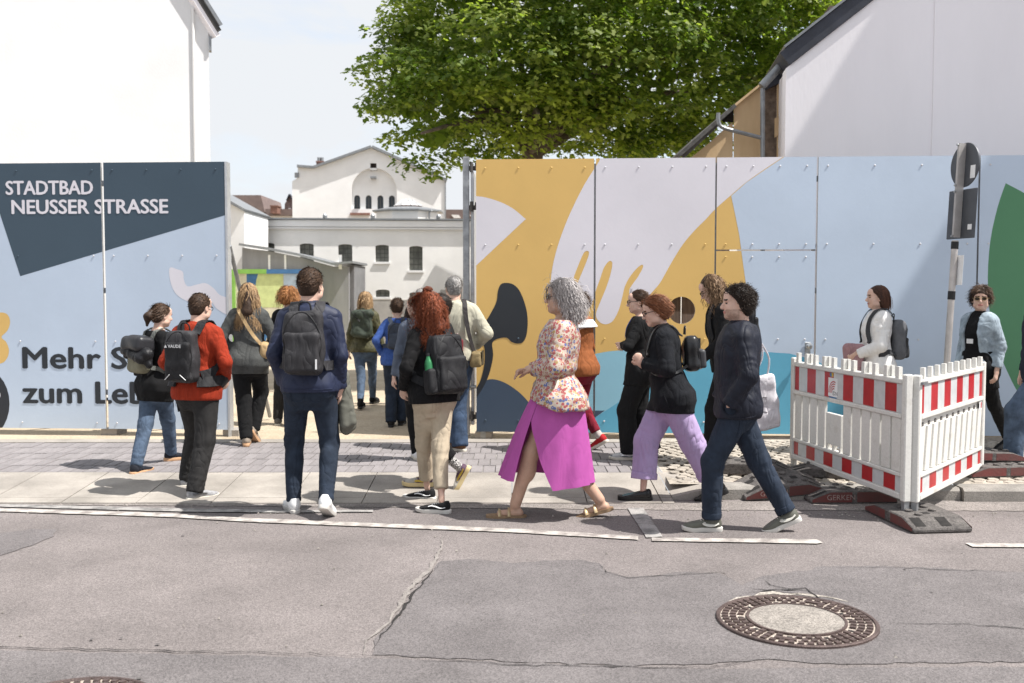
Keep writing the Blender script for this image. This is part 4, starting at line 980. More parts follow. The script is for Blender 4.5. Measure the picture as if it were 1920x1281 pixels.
MB().box((-.10,.032,LP-1.34),(.10,.034,LP-1.06), M=Rz).build('paper_notice', m_stk, sgn)
for z0, z1 in ((LP-1.00,LP-.93),(LP-1.48,LP-1.40)): MB().lathe([(.0335,z0),(.0345,z0+.004),(.0345,z1-.004),(.0335,z1)], 12).build('tape', m_black, sgn)
# ================================================================ figures: implicit surfaces -> one smooth mesh each
def smin(a, b, k):
    h = np.maximum(k - np.abs(a - b), 0) / k
    return np.minimum(a, b) - h*h*k*.25
class Sdf:
    def __init__(s, lo, hi, h):
        s.c = [np.arange(l, u + h, h, dtype=np.float32) for l, u in zip(lo, hi)]; s.h = h
        s.D = np.full([len(a) for a in s.c], .25, dtype=np.float32)
    def blk(s, lo, hi):
        sl = []; g = []
        for i in range(3):
            a = int(np.searchsorted(s.c[i], lo[i])); b = int(np.searchsorted(s.c[i], hi[i]))
            a, b = max(0, a-1), min(len(s.c[i]), b+1)
            if b - a < 1: return None
            sl.append(slice(a, b)); g.append(s.c[i][a:b])
        return tuple(sl), g[0][:, None, None], g[1][None, :, None], g[2][None, None, :]
    def put(s, sl, d, k):
        if k < 0: s.D[sl] = -smin(-s.D[sl], d, -k)          # carve away
        else: s.D[sl] = smin(s.D[sl], d, max(k, 1e-4))
    def cone(s, a, b, ra, rb, k=.02, flat=None, wr=None):
        a = np.array(a, dtype=np.float64); b = np.array(b, dtype=np.float64); m = max(ra, rb)*1.25 + abs(k) + .03
        r = s.blk(np.minimum(a, b) - m, np.maximum(a, b) + m)
        if r is None: return
        sl, X, Y, Z = r; d = b - a; L2 = float(d @ d) + 1e-9
        qx, qy, qz = X - a[0], Y - a[1], Z - a[2]
        tr = (qx*d[0] + qy*d[1] + qz*d[2]) / L2; t = np.clip(tr, 0, 1)
        ex, ey, ez = qx - t*d[0], qy - t*d[1], qz - t*d[2]
        if flat is not None:
            n, f = flat; n = np.array(n); q = (ex*n[0] + ey*n[1] + ez*n[2]) * (1/f - 1)
            ex, ey, ez = ex + q*n[0], ey + q*n[1], ez + q*n[2]
        dist = np.sqrt(ex*ex + ey*ey + ez*ez) - (ra + (rb - ra)*t)
        if wr is not None:
            for (amp, fr, tc, wd, ph) in wr:
                u = np.cross(d, (.3, .9, .2)); u /= np.linalg.norm(u); v = np.cross(d, u); v /= np.linalg.norm(v)
                an = np.arctan2(ex*v[0] + ey*v[1] + ez*v[2], ex*u[0] + ey*u[1] + ez*u[2])
                w = fr*t*math.sqrt(L2) + 1.5*np.sin(an + ph) + .9*np.sin(2*an - ph*2) + ph + 1.1*np.sin(.37*fr*t*math.sqrt(L2) + 3*ph)
                w = .75 - 1.6*np.abs(np.sin(.5*w))**.75
                dist = dist - amp*w*(.55 + .45*np.sin(an*1.0 + 2.2*ph + 9*t))*np.exp(-((t - tc)/wd)**2)
        s.put(sl, dist, k)
    def ell(s, c, rad, k=.02, R=None):
        c = np.array(c, dtype=np.float64); m = max(rad) + abs(k) + .02; r = s.blk(c - m, c + m)
        if r is None: return
        sl, X, Y, Z = r; q = [X - c[0], Y - c[1], Z - c[2]]
        if R is not None: q = [sum(R[j][i]*q[j] for j in range(3)) for i in range(3)]
        k0 = np.sqrt(sum((q[i]/rad[i])**2 for i in range(3))) + 1e-6; k1 = np.sqrt(sum((q[i]/rad[i]**2)**2 for i in range(3))) + 1e-6
        s.put(sl, k0*(k0 - 1)/k1, k)
    def rbox(s, c, half, rr, k=.01, R=None, wob=None):
        c = np.array(c, dtype=np.float64); m = float(np.linalg.norm(half)) + abs(k) + .03; r = s.blk(c - m, c + m)
        if r is None: return
        sl, X, Y, Z = r; q = [X - c[0], Y - c[1], Z - c[2]]
        if R is not None: q = [sum(R[j][i]*q[j] for j in range(3)) for i in range(3)]
        e = [np.abs(q[i]) - (half[i] - rr) for i in range(3)]
        d = np.sqrt(sum(np.maximum(x, 0)**2 for x in e)) + np.minimum(np.maximum(np.maximum(e[0], e[1]), e[2]), 0) - rr
        if wob is not None: d = d - wob(*q)
        s.put(sl, d, k)
    def prof(s, M, P, k=.02, ease=0.0, zlo=None, zhi=None, flare=None, disp=None, ex=2.3):
        # M: 4x4 frame of the trunk; P: rows z, rx, ry, cy
        Mi = np.array(M.inverted()); z0, z1 = P[0][0], P[0][-1]
        sl, X, Y, Z = s.blk([c[0] for c in s.c], [c[-1] for c in s.c])
        x = Mi[0,0]*X + Mi[0,1]*Y + Mi[0,2]*Z + Mi[0,3]; y = Mi[1,0]*X + Mi[1,1]*Y + Mi[1,2]*Z + Mi[1,3]; z = Mi[2,0]*X + Mi[2,1]*Y + Mi[2,2]*Z + Mi[2,3]
        rx = np.interp(z, P[0], P[1]) + ease; ry = np.interp(z, P[0], P[2]) + ease; cy = np.interp(z, P[0], P[3])
        if flare is not None: f = flare(z); rx = rx + f; ry = ry + f
        y = y - cy
        q = (np.abs(x/rx)**ex + np.abs(y/ry)**ex)**(1/ex)
        d = (q - 1)*np.minimum(rx, ry)*.96
        if disp is not None: d = d - disp(x, y, z)
        a = zlo if zlo is not None else z0; b = zhi if zhi is not None else z1
        d = np.maximum(np.maximum(d, a - z), z - b)
        s.put(sl, d.astype(np.float32), k)
    def clip(s, p, n, soft=.004):            # keep the side the normal points away from
        X, Y, Z = s.c[0][:, None, None], s.c[1][None, :, None], s.c[2][None, None, :]
        d = (X - p[0])*n[0] + (Y - p[1])*n[1] + (Z - p[2])*n[2]
        s.D = np.maximum(s.D, d.astype(np.float32))
    def clip_near(s, p, n, rad):             # the same, only round p
        r = s.blk([v - rad for v in p], [v + rad for v in p])
        if r is None: return
        sl, X, Y, Z = r; d = (X - p[0])*n[0] + (Y - p[1])*n[1] + (Z - p[2])*n[2]
        q = np.sqrt((X - p[0])**2 + (Y - p[1])**2 + (Z - p[2])**2)
        s.D[sl] = np.where(q < rad, np.maximum(s.D[sl], d), s.D[sl])
    def noise(s, amp, freq, seed, sz=1.0):
        rg = np.random.default_rng(seed); X, Y, Z = s.c[0][:, None, None], s.c[1][None, :, None], s.c[2][None, None, :]
        t = 0
        for i in range(5):
            k = rg.normal(size=3); k /= np.linalg.norm(k); k = k*freq*rg.uniform(.6, 1.5); k[2] *= sz
            k2 = rg.normal(size=3)*freq*.5
            t = t + np.sin(k[0]*X + k[1]*Y + k[2]*Z + rg.uniform(0, 6) + 1.4*np.sin(k2[0]*X + k2[1]*Y + k2[2]*Z + rg.uniform(0, 6)))
        s.D = (s.D - amp*.45*t).astype(np.float32)
    def sample(s, p):
        f = [min(max((p[i] - s.c[i][0])/s.h, 0), len(s.c[i]) - 1.001) for i in range(3)]; i0 = [int(a) for a in f]; w = [a - b for a, b in zip(f, i0)]
        v = 0
        for dx in (0, 1):
            for dy in (0, 1):
                for dz in (0, 1):
                    v += float(s.D[i0[0]+dx, i0[1]+dy, i0[2]+dz])*(w[0] if dx else 1-w[0])*(w[1] if dy else 1-w[1])*(w[2] if dz else 1-w[2])
        return v
    def project(s, p, off, it=5, only_out=False):
        p = Vector(p); e = s.h
        for _ in range(it):
            d = s.sample(p)
            if only_out and d > off: return p
            g = Vector([s.sample(p + Vector([e if j == i else 0 for j in range(3)])) - s.sample(p - Vector([e if j == i else 0 for j in range(3)])) for i in range(3)])
            if g.length < 1e-6: break
            p = p + g.normalized()*(off - d)*.9
        return p
    def net(s):
        D = s.D.copy()
        for ax in range(3):
            ix = [slice(None)]*3; ix[ax] = 0; D[tuple(ix)] = np.maximum(D[tuple(ix)], 1e-3); ix[ax] = -1; D[tuple(ix)] = np.maximum(D[tuple(ix)], 1e-3)
        I = D < 0; nx, ny, nz = D.shape
        cnt = np.zeros((nx-1, ny-1, nz-1), np.int8)
        for a in (0, 1):
            for b in (0, 1):
                for c in (0, 1): cnt += I[a:nx-1+a, b:ny-1+b, c:nz-1+c]
        act = np.argwhere((cnt > 0) & (cnt < 8))
        if len(act) == 0: return np.zeros((0, 3)), np.zeros((0, 4), int)
        idx = np.full(cnt.shape, -1, np.int64); idx[act[:, 0], act[:, 1], act[:, 2]] = np.arange(len(act))
        acc = np.zeros((len(act), 3)); num = np.zeros(len(act))
        corners = [(a, b, c) for a in (0, 1) for b in (0, 1) for c in (0, 1)]
        val = {q: D[act[:, 0]+q[0], act[:, 1]+q[1], act[:, 2]+q[2]].astype(np.float64) for q in corners}
        for q in corners:
            for ax in range(3):
                if q[ax] == 1: continue
                r = list(q); r[ax] = 1; r = tuple(r); va, vb = val[q], val[r]; m = (va < 0) != (vb < 0)
                t = np.where(m, va/np.where(m, va - vb, 1), 0)
                for j in range(3): acc[:, j] += np.where(m, (t if j == ax else q[j]), 0)
                num += m
        V = act + acc/num[:, None]
        V = np.stack([s.c[j][0] + V[:, j]*s.h for j in range(3)], 1)
        F = []
        for ax in range(3):
            u, v = (ax+1) % 3, (ax+2) % 3
            A = [slice(None)]*3; B = [slice(None)]*3; A[ax] = slice(0, -1); B[ax] = slice(1, None)
            ch = np.argwhere(I[tuple(A)] != I[tuple(B)]); ch = ch[(ch[:, u] > 0) & (ch[:, v] > 0) & (ch[:, u] < D.shape[u]-1) & (ch[:, v] < D.shape[v]-1)]
            ins = I[ch[:, 0], ch[:, 1], ch[:, 2]]
            def cell(du, dv):
                c = ch.copy(); c[:, u] -= du; c[:, v] -= dv; return idx[c[:, 0], c[:, 1], c[:, 2]]
            q = np.stack([cell(1, 1), cell(0, 1), cell(0, 0), cell(1, 0)], 1); q = np.where(ins[:, None], q, q[:, ::-1]); F.append(q)
        F = np.concatenate(F); return V, F[(F >= 0).all(1)]
def sdf_obj(name, S, mats, parent, fm=None, extra=()):
    V, F = S.net(); Vs, Fs = [V], [F]; off = len(V)
    for E in extra:
        v, f = E.net(); Vs.append(v); Fs.append(f + off); off += len(v)
    V = np.concatenate(Vs); F = np.concatenate(Fs); me = mesh_np(name, V, F); me.polygons.foreach_set('use_smooth', np.ones(len(F), bool))
    if fm is not None: me.polygons.foreach_set('material_index', fm(V[F].mean(1)).astype(np.int32))
    return link(name, me, mats, parent)

def ik(a, b, l1, l2, hint):
    a, b = Vector(a), Vector(b); d = b - a; L = d.length
    if L > (l1 + l2)*.999: b = a + d*((l1 + l2)*.999/L); d = b - a; L = d.length
    x = (L*L + l1*l1 - l2*l2)/(2*L); h = math.sqrt(max(l1*l1 - x*x, 0)); n = d/L
    t = Vector(hint) - n*Vector(hint).dot(n); t = t.normalized() if t.length > 1e-5 else n.orthogonal()
    return a + n*x + t*h, b

def fabric(name, c, rough=.85, var=.14, vs=14, bump=.12, bs=300, sheen=.0, **k): return mat('cloth_'+name, c, rough, var, vs, bump, bs, sheen=sheen, spec=.25, crease=k.pop('crease', .33), **k)
def skin_mat(name, c):
    m = mat('skin_'+name, c, .5, .08, 18, .12, 120, spec=.35); b = m.node_tree.nodes['Principled BSDF']
    b.inputs['Subsurface Weight'].default_value = .12; b.inputs['Subsurface Radius'].default_value = (.012,.005,.003); return m
def hair_mat(name, c1, c2, rough=.42):
    if 'hair_'+name in MATS: return MATS['hair_'+name]
    m = bpy.data.materials.new('hair_'+name); m.use_nodes = True; MATS['hair_'+name] = m
    N, L = m.node_tree.nodes, m.node_tree.links; b = N['Principled BSDF']
    a = N.new('ShaderNodeAttribute'); a.attribute_name = 'tint'; tc = N.new('ShaderNodeTexCoord'); no = N.new('ShaderNodeTexNoise'); no.inputs['Scale'].default_value = 60; no.inputs['Detail'].default_value = 6
    ad = N.new('ShaderNodeMath'); ad.operation = 'ADD'; L.new(tc.outputs['Object'], no.inputs['Vector']); L.new(a.outputs['Fac'], ad.inputs[0])
    mr = N.new('ShaderNodeMapRange'); mr.inputs['From Min'].default_value = .3; mr.inputs['From Max'].default_value = .7; mr.inputs['To Min'].default_value = 0; mr.inputs['To Max'].default_value = .5
    L.new(no.outputs['Fac'], mr.inputs['Value']); L.new(mr.outputs[0], ad.inputs[1])
    rp = N.new('ShaderNodeValToRGB'); rp.color_ramp.elements[0].color = tuple(c1)+(1,); rp.color_ramp.elements[1].color = tuple(c2)+(1,)
    L.new(ad.outputs[0], rp.inputs['Fac']); L.new(rp.outputs[0], b.inputs['Base Color']); b.inputs['Roughness'].default_value = rough + .16; b.inputs['Specular IOR Level'].default_value = .22
    return m
SK = skin_mat('fair', (.60,.395,.31)); SK2 = skin_mat('tan', (.50,.315,.23)); M_LIP = mat('lips', (.40,.16,.14), .45); M_EYE = mat('eye_dark', (.03,.02,.018), .2)
M_LENS = mat('dark_lens', (.03,.02,.016), .12); M_WHITE = mat('white_leather', (.72,.72,.72), .5, .04, 20); M_SOLEW = mat('sole_white', (.62,.58,.50), .7, .08, 20)

TZ = [-.16,-.08,0,.08,.16,.26,.36,.44,.50,.545,.58,.62]
PROF = {'m': ([.10,.155,.168,.160,.152,.157,.168,.172,.160,.115,.07,.055], [.08,.11,.118,.112,.110,.114,.12,.115,.10,.08,.062,.055], [0,-.008,-.012,-.004,.004,.004,0,-.008,-.015,-.02,-.02,-.015]),
        'f': ([.10,.165,.178,.158,.134,.138,.150,.155,.142,.10,.062,.05], [.08,.118,.122,.108,.096,.102,.116,.112,.092,.072,.056,.048], [0,-.012,-.016,-.006,.004,.008,.01,-.002,-.012,-.018,-.018,-.013])}

class Person:
    """u: pixel column of the pelvis; feet: (u, v, level, heel-up pitch, yaw) of each sole; rz: heading (0 = away from the camera, 90 = to the left)"""
    def __init__(s, label, H, rz, feet, u=None, sex='f', build=1.0, lean=4, twist=0, side=0, drop=.0, head=(0, 0, 0), arms=None, sk=None, q=1.0, group='people walking to the gate', dy=0.0, bare=False):
        s.bare = bare
        s.H = H; s.k = k = H/1.768; s.sex = sex; s.q = q; s.sk = sk or SK; s.build = build
        W = [gnd(f[0], f[1], f[2]) for f in feet]; base = (W[0] + W[1])/2
        s.rz = math.radians(rz); s.R = Matrix.Rotation(s.rz, 3, 'Z')
        zb = min(W[0].z, W[1].z); base.z = zb
        if u is not None: base.x = (u - 960)/FPX*base.y*1.0
        s.root = empty('person', base, s.rz, label, 'person', group); s.base = base
        Ri = s.R.inverted(); s.feet = []
        for f, w in zip(feet, W):
            p = Ri @ (w - base); pit = math.radians(f[3]); yaw = math.radians(f[4]); ryaw = Matrix.Rotation(yaw, 4, 'Z')
            if pit >= 0:   # pixel marks the ball of the foot when the heel is up, else the ankle
                M = Matrix.Translation(p) @ ryaw @ Matrix.Translation((0, 0, .012)) @ Matrix.Rotation(-pit, 4, 'X') @ Matrix.Translation((0, -.13*k if pit > 0 else 0, -.012))
            else:
                M = Matrix.Translation(p) @ ryaw @ Matrix.Translation((0, -.06*k, 0)) @ Matrix.Rotation(-pit, 4, 'X') @ Matrix.Translation((0, .06*k, 0))
            s.feet.append(M)
        s.ank = [M @ Vector((0, 0, .095*k)) for M in s.feet]
        hz = .955*k
        for a_ in s.ank: hz = min(hz, math.sqrt(max((.861*k)**2 - (abs(a_.y - dy) )**2 - max(0, abs(a_.x) - .09*k)**2, .3)) + a_.z + .02*k)
        s.pel = Vector((0, dy, hz))
        s.M = Matrix.Translation(s.pel) @ Matrix.Rotation(math.radians(twist)*.4, 4, 'Z') @ Matrix.Rotation(math.radians(-lean), 4, 'X') @ Matrix.Rotation(math.radians(side), 4, 'Y')
        s.MC = s.M @ Matrix.Rotation(math.radians(twist)*.6, 4, 'Z')
        hw = .092*k
        s.hip = [s.M @ Vector((-hw, 0, -.02*k)), s.M @ Vector((hw, 0, -.02*k))]
        s.knee = []
        for i in (0, 1):
            kf = s.feet[i].to_3x3() @ Vector((0, 1, 0)); kf.z = 0
            kn, an = ik(s.hip[i], s.ank[i], .435*k, .43*k, kf.normalized() + Vector((0, .4, 0))); s.knee.append(kn)
            if (an - s.ank[i]).length > .012: print('leg stretch', label[:30], i, round((an - s.ank[i]).length, 3))
        sw = (.172 if sex == 'm' else .152)*k*(.75 + .25*build); s.sh = [s.MC @ Vector((-sw, -.012, .485*k)), s.MC @ Vector((sw, -.012, .485*k))]
        s.el = []; s.wr = []; s.hd = []
        arms = arms or [None, None]
        for i in (0, 1):
            sg = -1 if i == 0 else 1
            a = arms[i] or dict(w=(sg*.27, .03, -.04), e=(sg*.4, -1, 0))
            w = s.MC @ (Vector(a['w'])*k); e, w = ik(s.sh[i], w, .285*k, .255*k, s.MC.to_3x3() @ Vector(a['e'])); s.el.append(e); s.wr.append(w)
            fd = (w - e).normalized(); hd = Vector(a['d']).normalized() if 'd' in a else (fd*.9 + Vector((0, .0, -.25))).normalized()
            if 'd' in a: hd = (s.MC.to_3x3() @ hd).normalized()
            pn = s.MC.to_3x3() @ Vector(a.get('n', (-sg, .25, 0))); pn = (pn - hd*pn.dot(hd)).normalized()
            s.hd.append((hd, pn, a.get('curl', .35), a.get('hide', False)))
        s.nb = s.MC @ Vector((0, -.02*k, .545*k))
        yaw, pit, tilt = [math.radians(v) for v in head]
        s.HM = Matrix.Translation(s.nb) @ Matrix.Rotation(math.radians(twist)*.4, 4, 'Z') @ Matrix.Rotation(yaw, 4, 'Z') @ Matrix.Rotation(-pit - math.radians(lean)*.3, 4, 'X') @ Matrix.Rotation(tilt, 4, 'Y') @ Matrix.Translation((0, .024*k, .172*k)) @ Matrix.Scale(k, 4)
        s.HR = np.array(s.HM.to_3x3().normalized())
        rx, ry, cy = PROF[sex]; bz = np.interp(TZ, [-.2, .3, .46, .62], [build, build, .3+.7*build, 1])
        s.P = [np.array(TZ)*k, np.array(rx)*k*bz, np.array(ry)*k*bz, np.array(cy)*k]
        s.body()
    def box(s, pad=.12, z0=None, z1=None):
        pts = s.ank + s.knee + s.sh + s.el + s.wr + s.hip + [s.nb]; lo = [min(p[i] for p in pts) - pad for i in range(3)]; hi = [max(p[i] for p in pts) + pad for i in range(3)]
        if z0 is not None: lo[2] = z0
        if z1 is not None: hi[2] = z1
        return lo, hi
    def legs(s, S, e=0.0, wr=None, r=None, ext=0.0):
        k = s.k*(.6 + .4*s.build); r = r or (.088, .060, .056, .040)
        for i in (0, 1):
            a, b, c = s.hip[i], s.knee[i], s.ank[i] + (s.ank[i] - s.knee[i]).normalized()*ext; wa, wb = wr if wr else (None, None)
            S.cone(a, b, r[0]*k + e, r[1]*k + e, .035, wr=wa); S.cone(b, c, r[1]*k + e*.98, r[3]*k + e, .03, wr=wb)
            if r[3] < .05:
                m = b.lerp(c, .30); bk = (s.feet[i].to_3x3() @ Vector((0, -1, 0)))*.018*k; S.ell(m + bk, [.050*k + e, .052*k + e, .10*k], .03)
            gl = s.M @ Vector(((-.075 if i == 0 else .075)*k, -.055*k, -.04*k)); S.ell(gl, [.088*k + e, .085*k + e, .095*k + e], .05)
    def armc(s, S, e=0.0, wr=None, r=(.056,.046,.044,.031), last=1.0, k2=.03):
        k = s.k*(.55 + .45*s.build)*(1.0 if s.sex == 'm' else .88)
        for i in (0, 1):
            w = s.wr[i] if last == 1 else s.el[i].lerp(s.wr[i], last)
            S.cone(s.sh[i], s.el[i], r[0]*k + e, r[1]*k + e, k2, wr=wr[0] if wr else None); S.cone(s.el[i], w, r[2]*k + e, r[3]*k + (r[2]-r[3])*k*(1-last) + e, .022, wr=wr[1] if wr else None)
    def hand(s, i):
        hd, pn, curl, hide = s.hd[i]
        if hide: return None
        k = s.k*(1.0 if s.sex == 'm' else .92); w = s.wr[i]; S = Sdf([v - .16*k for v in w + hd*.09*k], [v + .16*k for v in w + hd*.09*k], .0052)
        ac = hd.cross(pn)*(1 if i == 0 else -1)      # towards the thumb
        S.cone(w - hd*.03*k, w + hd*.01*k, .030*k, .030*k, .01, flat=(pn, .8))
        S.cone(w, w + hd*.075*k, .036*k, .042*k, .02, flat=(pn, .42))
        for j, (o, l) in enumerate(((.030, .036), (.010, .041), (-.010, .038), (-.029, .030))):
            b0 = w + hd*.078*k + ac*o*k; c1 = curl*1.1 + .05*j
            d1 = (hd*math.cos(c1) + pn*math.sin(c1)); d2 = (hd*math.cos(c1*2.1) + pn*math.sin(c1*2.1)); p1 = b0 + d1*l*1.05*k; p2 = p1 + d2*l*.95*k
            S.cone(b0, p1, .0098*k, .0090*k, .006); S.cone(p1, p2, .0090*k, .0074*k, .004)
        t0 = w + hd*.022*k + ac*.026*k; t1 = t0 + (hd*.7 + ac*.65 + pn*.25).normalized()*.042*k; t2 = t1 + (hd*.9 + ac*.15 + pn*.35).normalized()*.032*k
        S.cone(t0, t1, .0145*k, .0115*k, .012); S.cone(t1, t2, .0112*k, .0088*k, .004)
        return S
    def body(s):
        lo, hi = s.box(.13, -.01); S = Sdf(lo, hi, (.013 if s.bare else .021)/s.q); s.legs(S, 0 if s.bare else -.013); s.armc(S, -.010); s.prof_body(S)
        for i in (0, 1):   # bare feet inside the shoes
            M = s.feet[i]; S.cone(M @ Vector((0,-.03*s.k,.035*s.k)), M @ Vector((0,.12*s.k,.028*s.k)), .032*s.k, .026*s.k, .02)
        s.SB = S; k = s.k; HM = s.HM
        c0 = HM @ Vector((0, 0, -.02)); Hd = Sdf([c - .21*k for c in c0], [c + .20*k for c in c0], .0066/s.q); R = s.HR
        h = lambda x, y, z: HM @ Vector((x, y, z))
        E = lambda x, y, z, a, b, c, kk=.02: Hd.ell(h(x, y, z), [a*k, b*k, c*k], kk*k, R)
        E(0,-.015,.028,.077,.097,.090,.03); E(0,.022,-.045,.058,.070,.076,.04); E(0,.068,-.094,.024,.022,.020,.03); E(0,.06,.05,.056,.036,.045,.03)
        for sg in (-1, 1):
            E(sg*.040,.058,-.030,.026,.024,.026,.03); E(sg*.050,.02,-.072,.022,.04,.022,.03); E(sg*.031,.103,.003,.014,.013,.009,-.012); E(sg*.028,.083,.022,.025,.014,.009,.012)
            E(sg*.079,-.008,-.012,.010,.020,.032,.008); E(sg*.088,-.004,-.010,.006,.011,.018,-.005)
        Hd.cone(h(0,.092,.006), h(0,.112,-.026), .008*k, .011*k, .012*k); E(0,.106,-.034,.016,.013,.010,.010); E(0,.088,-.060,.024,.012,.007,.008); E(0,.085,-.070,.021,.011,.008,.008); Hd.cone(h(-.02,.103,-.0645), h(.02,.103,-.0645), .0028*k, .0028*k, -.004)
        nr = (.056 if s.sex == 'm' else .047)*k
        Hd.cone(h(0,-.022,-.05), s.nb + (s.nb - HM @ Vector((0,-.02,-.08)))*.35, nr, nr*1.18, .035); s.Hd = Hd
        hs = [x for x in (s.hand(0), s.hand(1)) if x]
        inv = np.array(HM.inverted()); n_body = None
        def fm(C):
            q = C @ inv[:3, :3].T + inv[:3, 3]; x, y, z = q[:, 0], q[:, 1], q[:, 2]; m = np.zeros(len(C), int)
            m[(np.abs(x) < .024) & (y > .082) & (np.abs(z + .0645) < .0085)] = 1
            m[(np.abs(np.abs(x) - .031) < .014) & (y > .066) & (np.abs(z - .002) < .0055)] = 2
            m[(np.abs(np.abs(x) - .031) < .021) & (y > .066) & (np.abs(z - .0245) < .0055)] = 3
            if getattr(s, 'beard', None): m[(m == 0) & (y > -.002 + .25*np.abs(z)*0) & (z < -.044) & (z > -.115) & (np.abs(z + .0) > 0) & ~((np.abs(x) < .03) & (y > .07) & (z > -.05))] = 4
            return m
        s.finish_body = lambda brow, beard=None: sdf_obj('body', S, [s.sk, M_LIP, M_EYE, brow] + ([beard] if beard else []), s.root, fm, [Hd] + hs)
    def prof_body(s, S, ease=0.0): S.prof(s.MC, s.P, .03, ease - .004, -.10*s.k)
    # ------------------------------------------------ clothes
    def top(s, m, hem=-.10, ease=.016, sleeve=.97, flare=0.0, name='jacket', neck=.565, folds=.8, seed=1, cuff=None, arm_e=None, vfold=7, open_front=None, h=.0115, collar=0.0, belly=0.0, cinch=0.0, hemslope=0.0, thick=None):
        k = s.k; lo, hi = s.box(.15, s.pel.z + min(hem, -.05)*k - .10, s.nb.z + .16*k); lo[0] -= .05; lo[1] -= .05; S = Sdf(lo, hi, h/s.q)
        ae = ease*.55 if arm_e is None else arm_e; rg = random.Random(seed); ph = [rg.uniform(0, 6) for _ in range(6)]; f = folds
        s.armc(S, ae, (((.0070*f, 120, .95, .35, ph[0]), (.0050*f, 90, .3, .35, ph[1])), ((.0075*f, 125, .08, .35, ph[2]), (.0055*f, 150, .85, .3, ph[3]))), r=(.056,.047,.045,.035), last=sleeve, k2=.05)
        def fl(z): return flare*np.clip((.10*k - z)/(.30*k), 0, 1.6)
        def disp(x, y, z):
            a = np.arctan2(y, x); lowz = np.clip((.30*k - z)/(.40*k), 0, 1)
            d = .0055*f*np.sin(vfold*a + ph[0] + 1.2*np.sin(z*14 + ph[1]))*lowz*(1 + 7*flare)
            d = d + .0075*f*(.6 - 1.4*np.abs(np.sin(27*z + 2.2*np.sin(2*a + ph[2]) + 7*x + ph[3]))**.75)*(.5 + .5*np.sin(3*a + ph[1]))*np.exp(-((z - .12*k)/(.15*k))**2)
            d = d + .006*f*(.6 - 1.4*np.abs(np.sin(26*(z*.75 + np.abs(x)*.9) + ph[4]))**.75)*np.exp(-((z - .38*k)/(.10*k))**2)*(np.abs(x) > .07*k)
            if cinch: d = d - cinch*np.exp(-((z - .15*k)/(.03*k))**2)
            if belly: d = d + belly*np.exp(-((z - .10*k)/(.14*k))**2)*np.clip(y/(.1*k), 0, 1)
            return d
        if getattr(s, 'te', None) and hem < .0: s.legs(S, s.te[0] + .011, None, s.te[1]); S.prof(s.M, s.P, .03, s.te[0] + .012, -.14*k, .16*k)
        S.prof(s.MC, s.P, .045, ease, hem*k, neck*k, fl, disp)
        S.cone(s.MC @ Vector((-.10*k, -.02*k, .515*k)), s.MC @ Vector((.10*k, -.02*k, .515*k)), (.054 if s.sex == 'm' else .044)*k + ease*.5, (.054 if s.sex == 'm' else .044)*k + ease*.5, .05)
        if collar:
            cb = s.MC @ Vector((0, -.022*k, .535*k)); ct = cb.lerp(s.HM @ Vector((0, -.03, -.09)), .6) if collar < 0 else s.MC @ Vector((0, -.012*k, .535*k + abs(collar)*k)); r_ = (.066 if s.sex == 'm' else .058)*k
            S.cone(cb, ct, r_ + .012, r_ + .006, .018)
        S.noise(.0022*f, 28, seed); 
        if neck < .6: S.clip_near(s.MC @ Vector((0, 0, (neck + abs(collar))*k)), (s.MC.to_3x3() @ Vector((0, 0, 1))), .22*k)
        n = s.MC.to_3x3() @ Vector((0, hemslope, -1)).normalized(); p = s.MC @ Vector((0, 0, hem*k))
        X = S.c[0][:, None, None]; Y = S.c[1][None, :, None]; Z = S.c[2][None, None, :]
        d = (X - p.x)*n.x + (Y - p.y)*n.y + (Z - p.z)*n.z; Mi = np.array(s.MC.inverted())
        lx = Mi[0,0]*X + Mi[0,1]*Y + Mi[0,2]*Z + Mi[0,3]; ly = Mi[1,0]*X + Mi[1,1]*Y + Mi[1,2]*Z + Mi[1,3]
        # trunk hem only (sleeves may hang lower)
        da = np.full(S.D.shape, 9.0, np.float32)
        for i in (0, 1):
            for a, b in ((s.sh[i], s.el[i]), (s.el[i], s.wr[i])):
                v = b - a; t = np.clip(((X - a.x)*v.x + (Y - a.y)*v.y + (Z - a.z)*v.z)/v.length_squared, 0, 1)
                da = np.minimum(da, np.sqrt((X - a.x - t*v.x)**2 + (Y - a.y - t*v.y)**2 + (Z - a.z - t*v.z)**2))
        S.D = np.where(da > .075*k + ae, np.maximum(S.D, d), S.D).astype(np.float32)
        for i in (0, 1):
            e = s.el[i]; w = s.wr[i]; dr = (w - e).normalized(); S.clip_near(e.lerp(w, sleeve), dr, .075)
        if open_front:      # jacket left open: carve a wedge down the front
            u0, u1, w0, w1 = open_front
            y_ = ly; lz = Mi[2,0]*X + Mi[2,1]*Y + Mi[2,2]*Z + Mi[2,3]; tt = np.clip((lz - hem*k)/((.56 - hem)*k), 0, 1)
            cut = np.abs(lx - (u0*(1-tt) + u1*tt)*k) - (w0*(1-tt) + w1*tt)*k
            S.D = np.maximum(S.D, -np.maximum(cut, .0 - y_)).astype(np.float32)
        s.ST = S; o = sdf_obj(name, S, m, s.root); return o
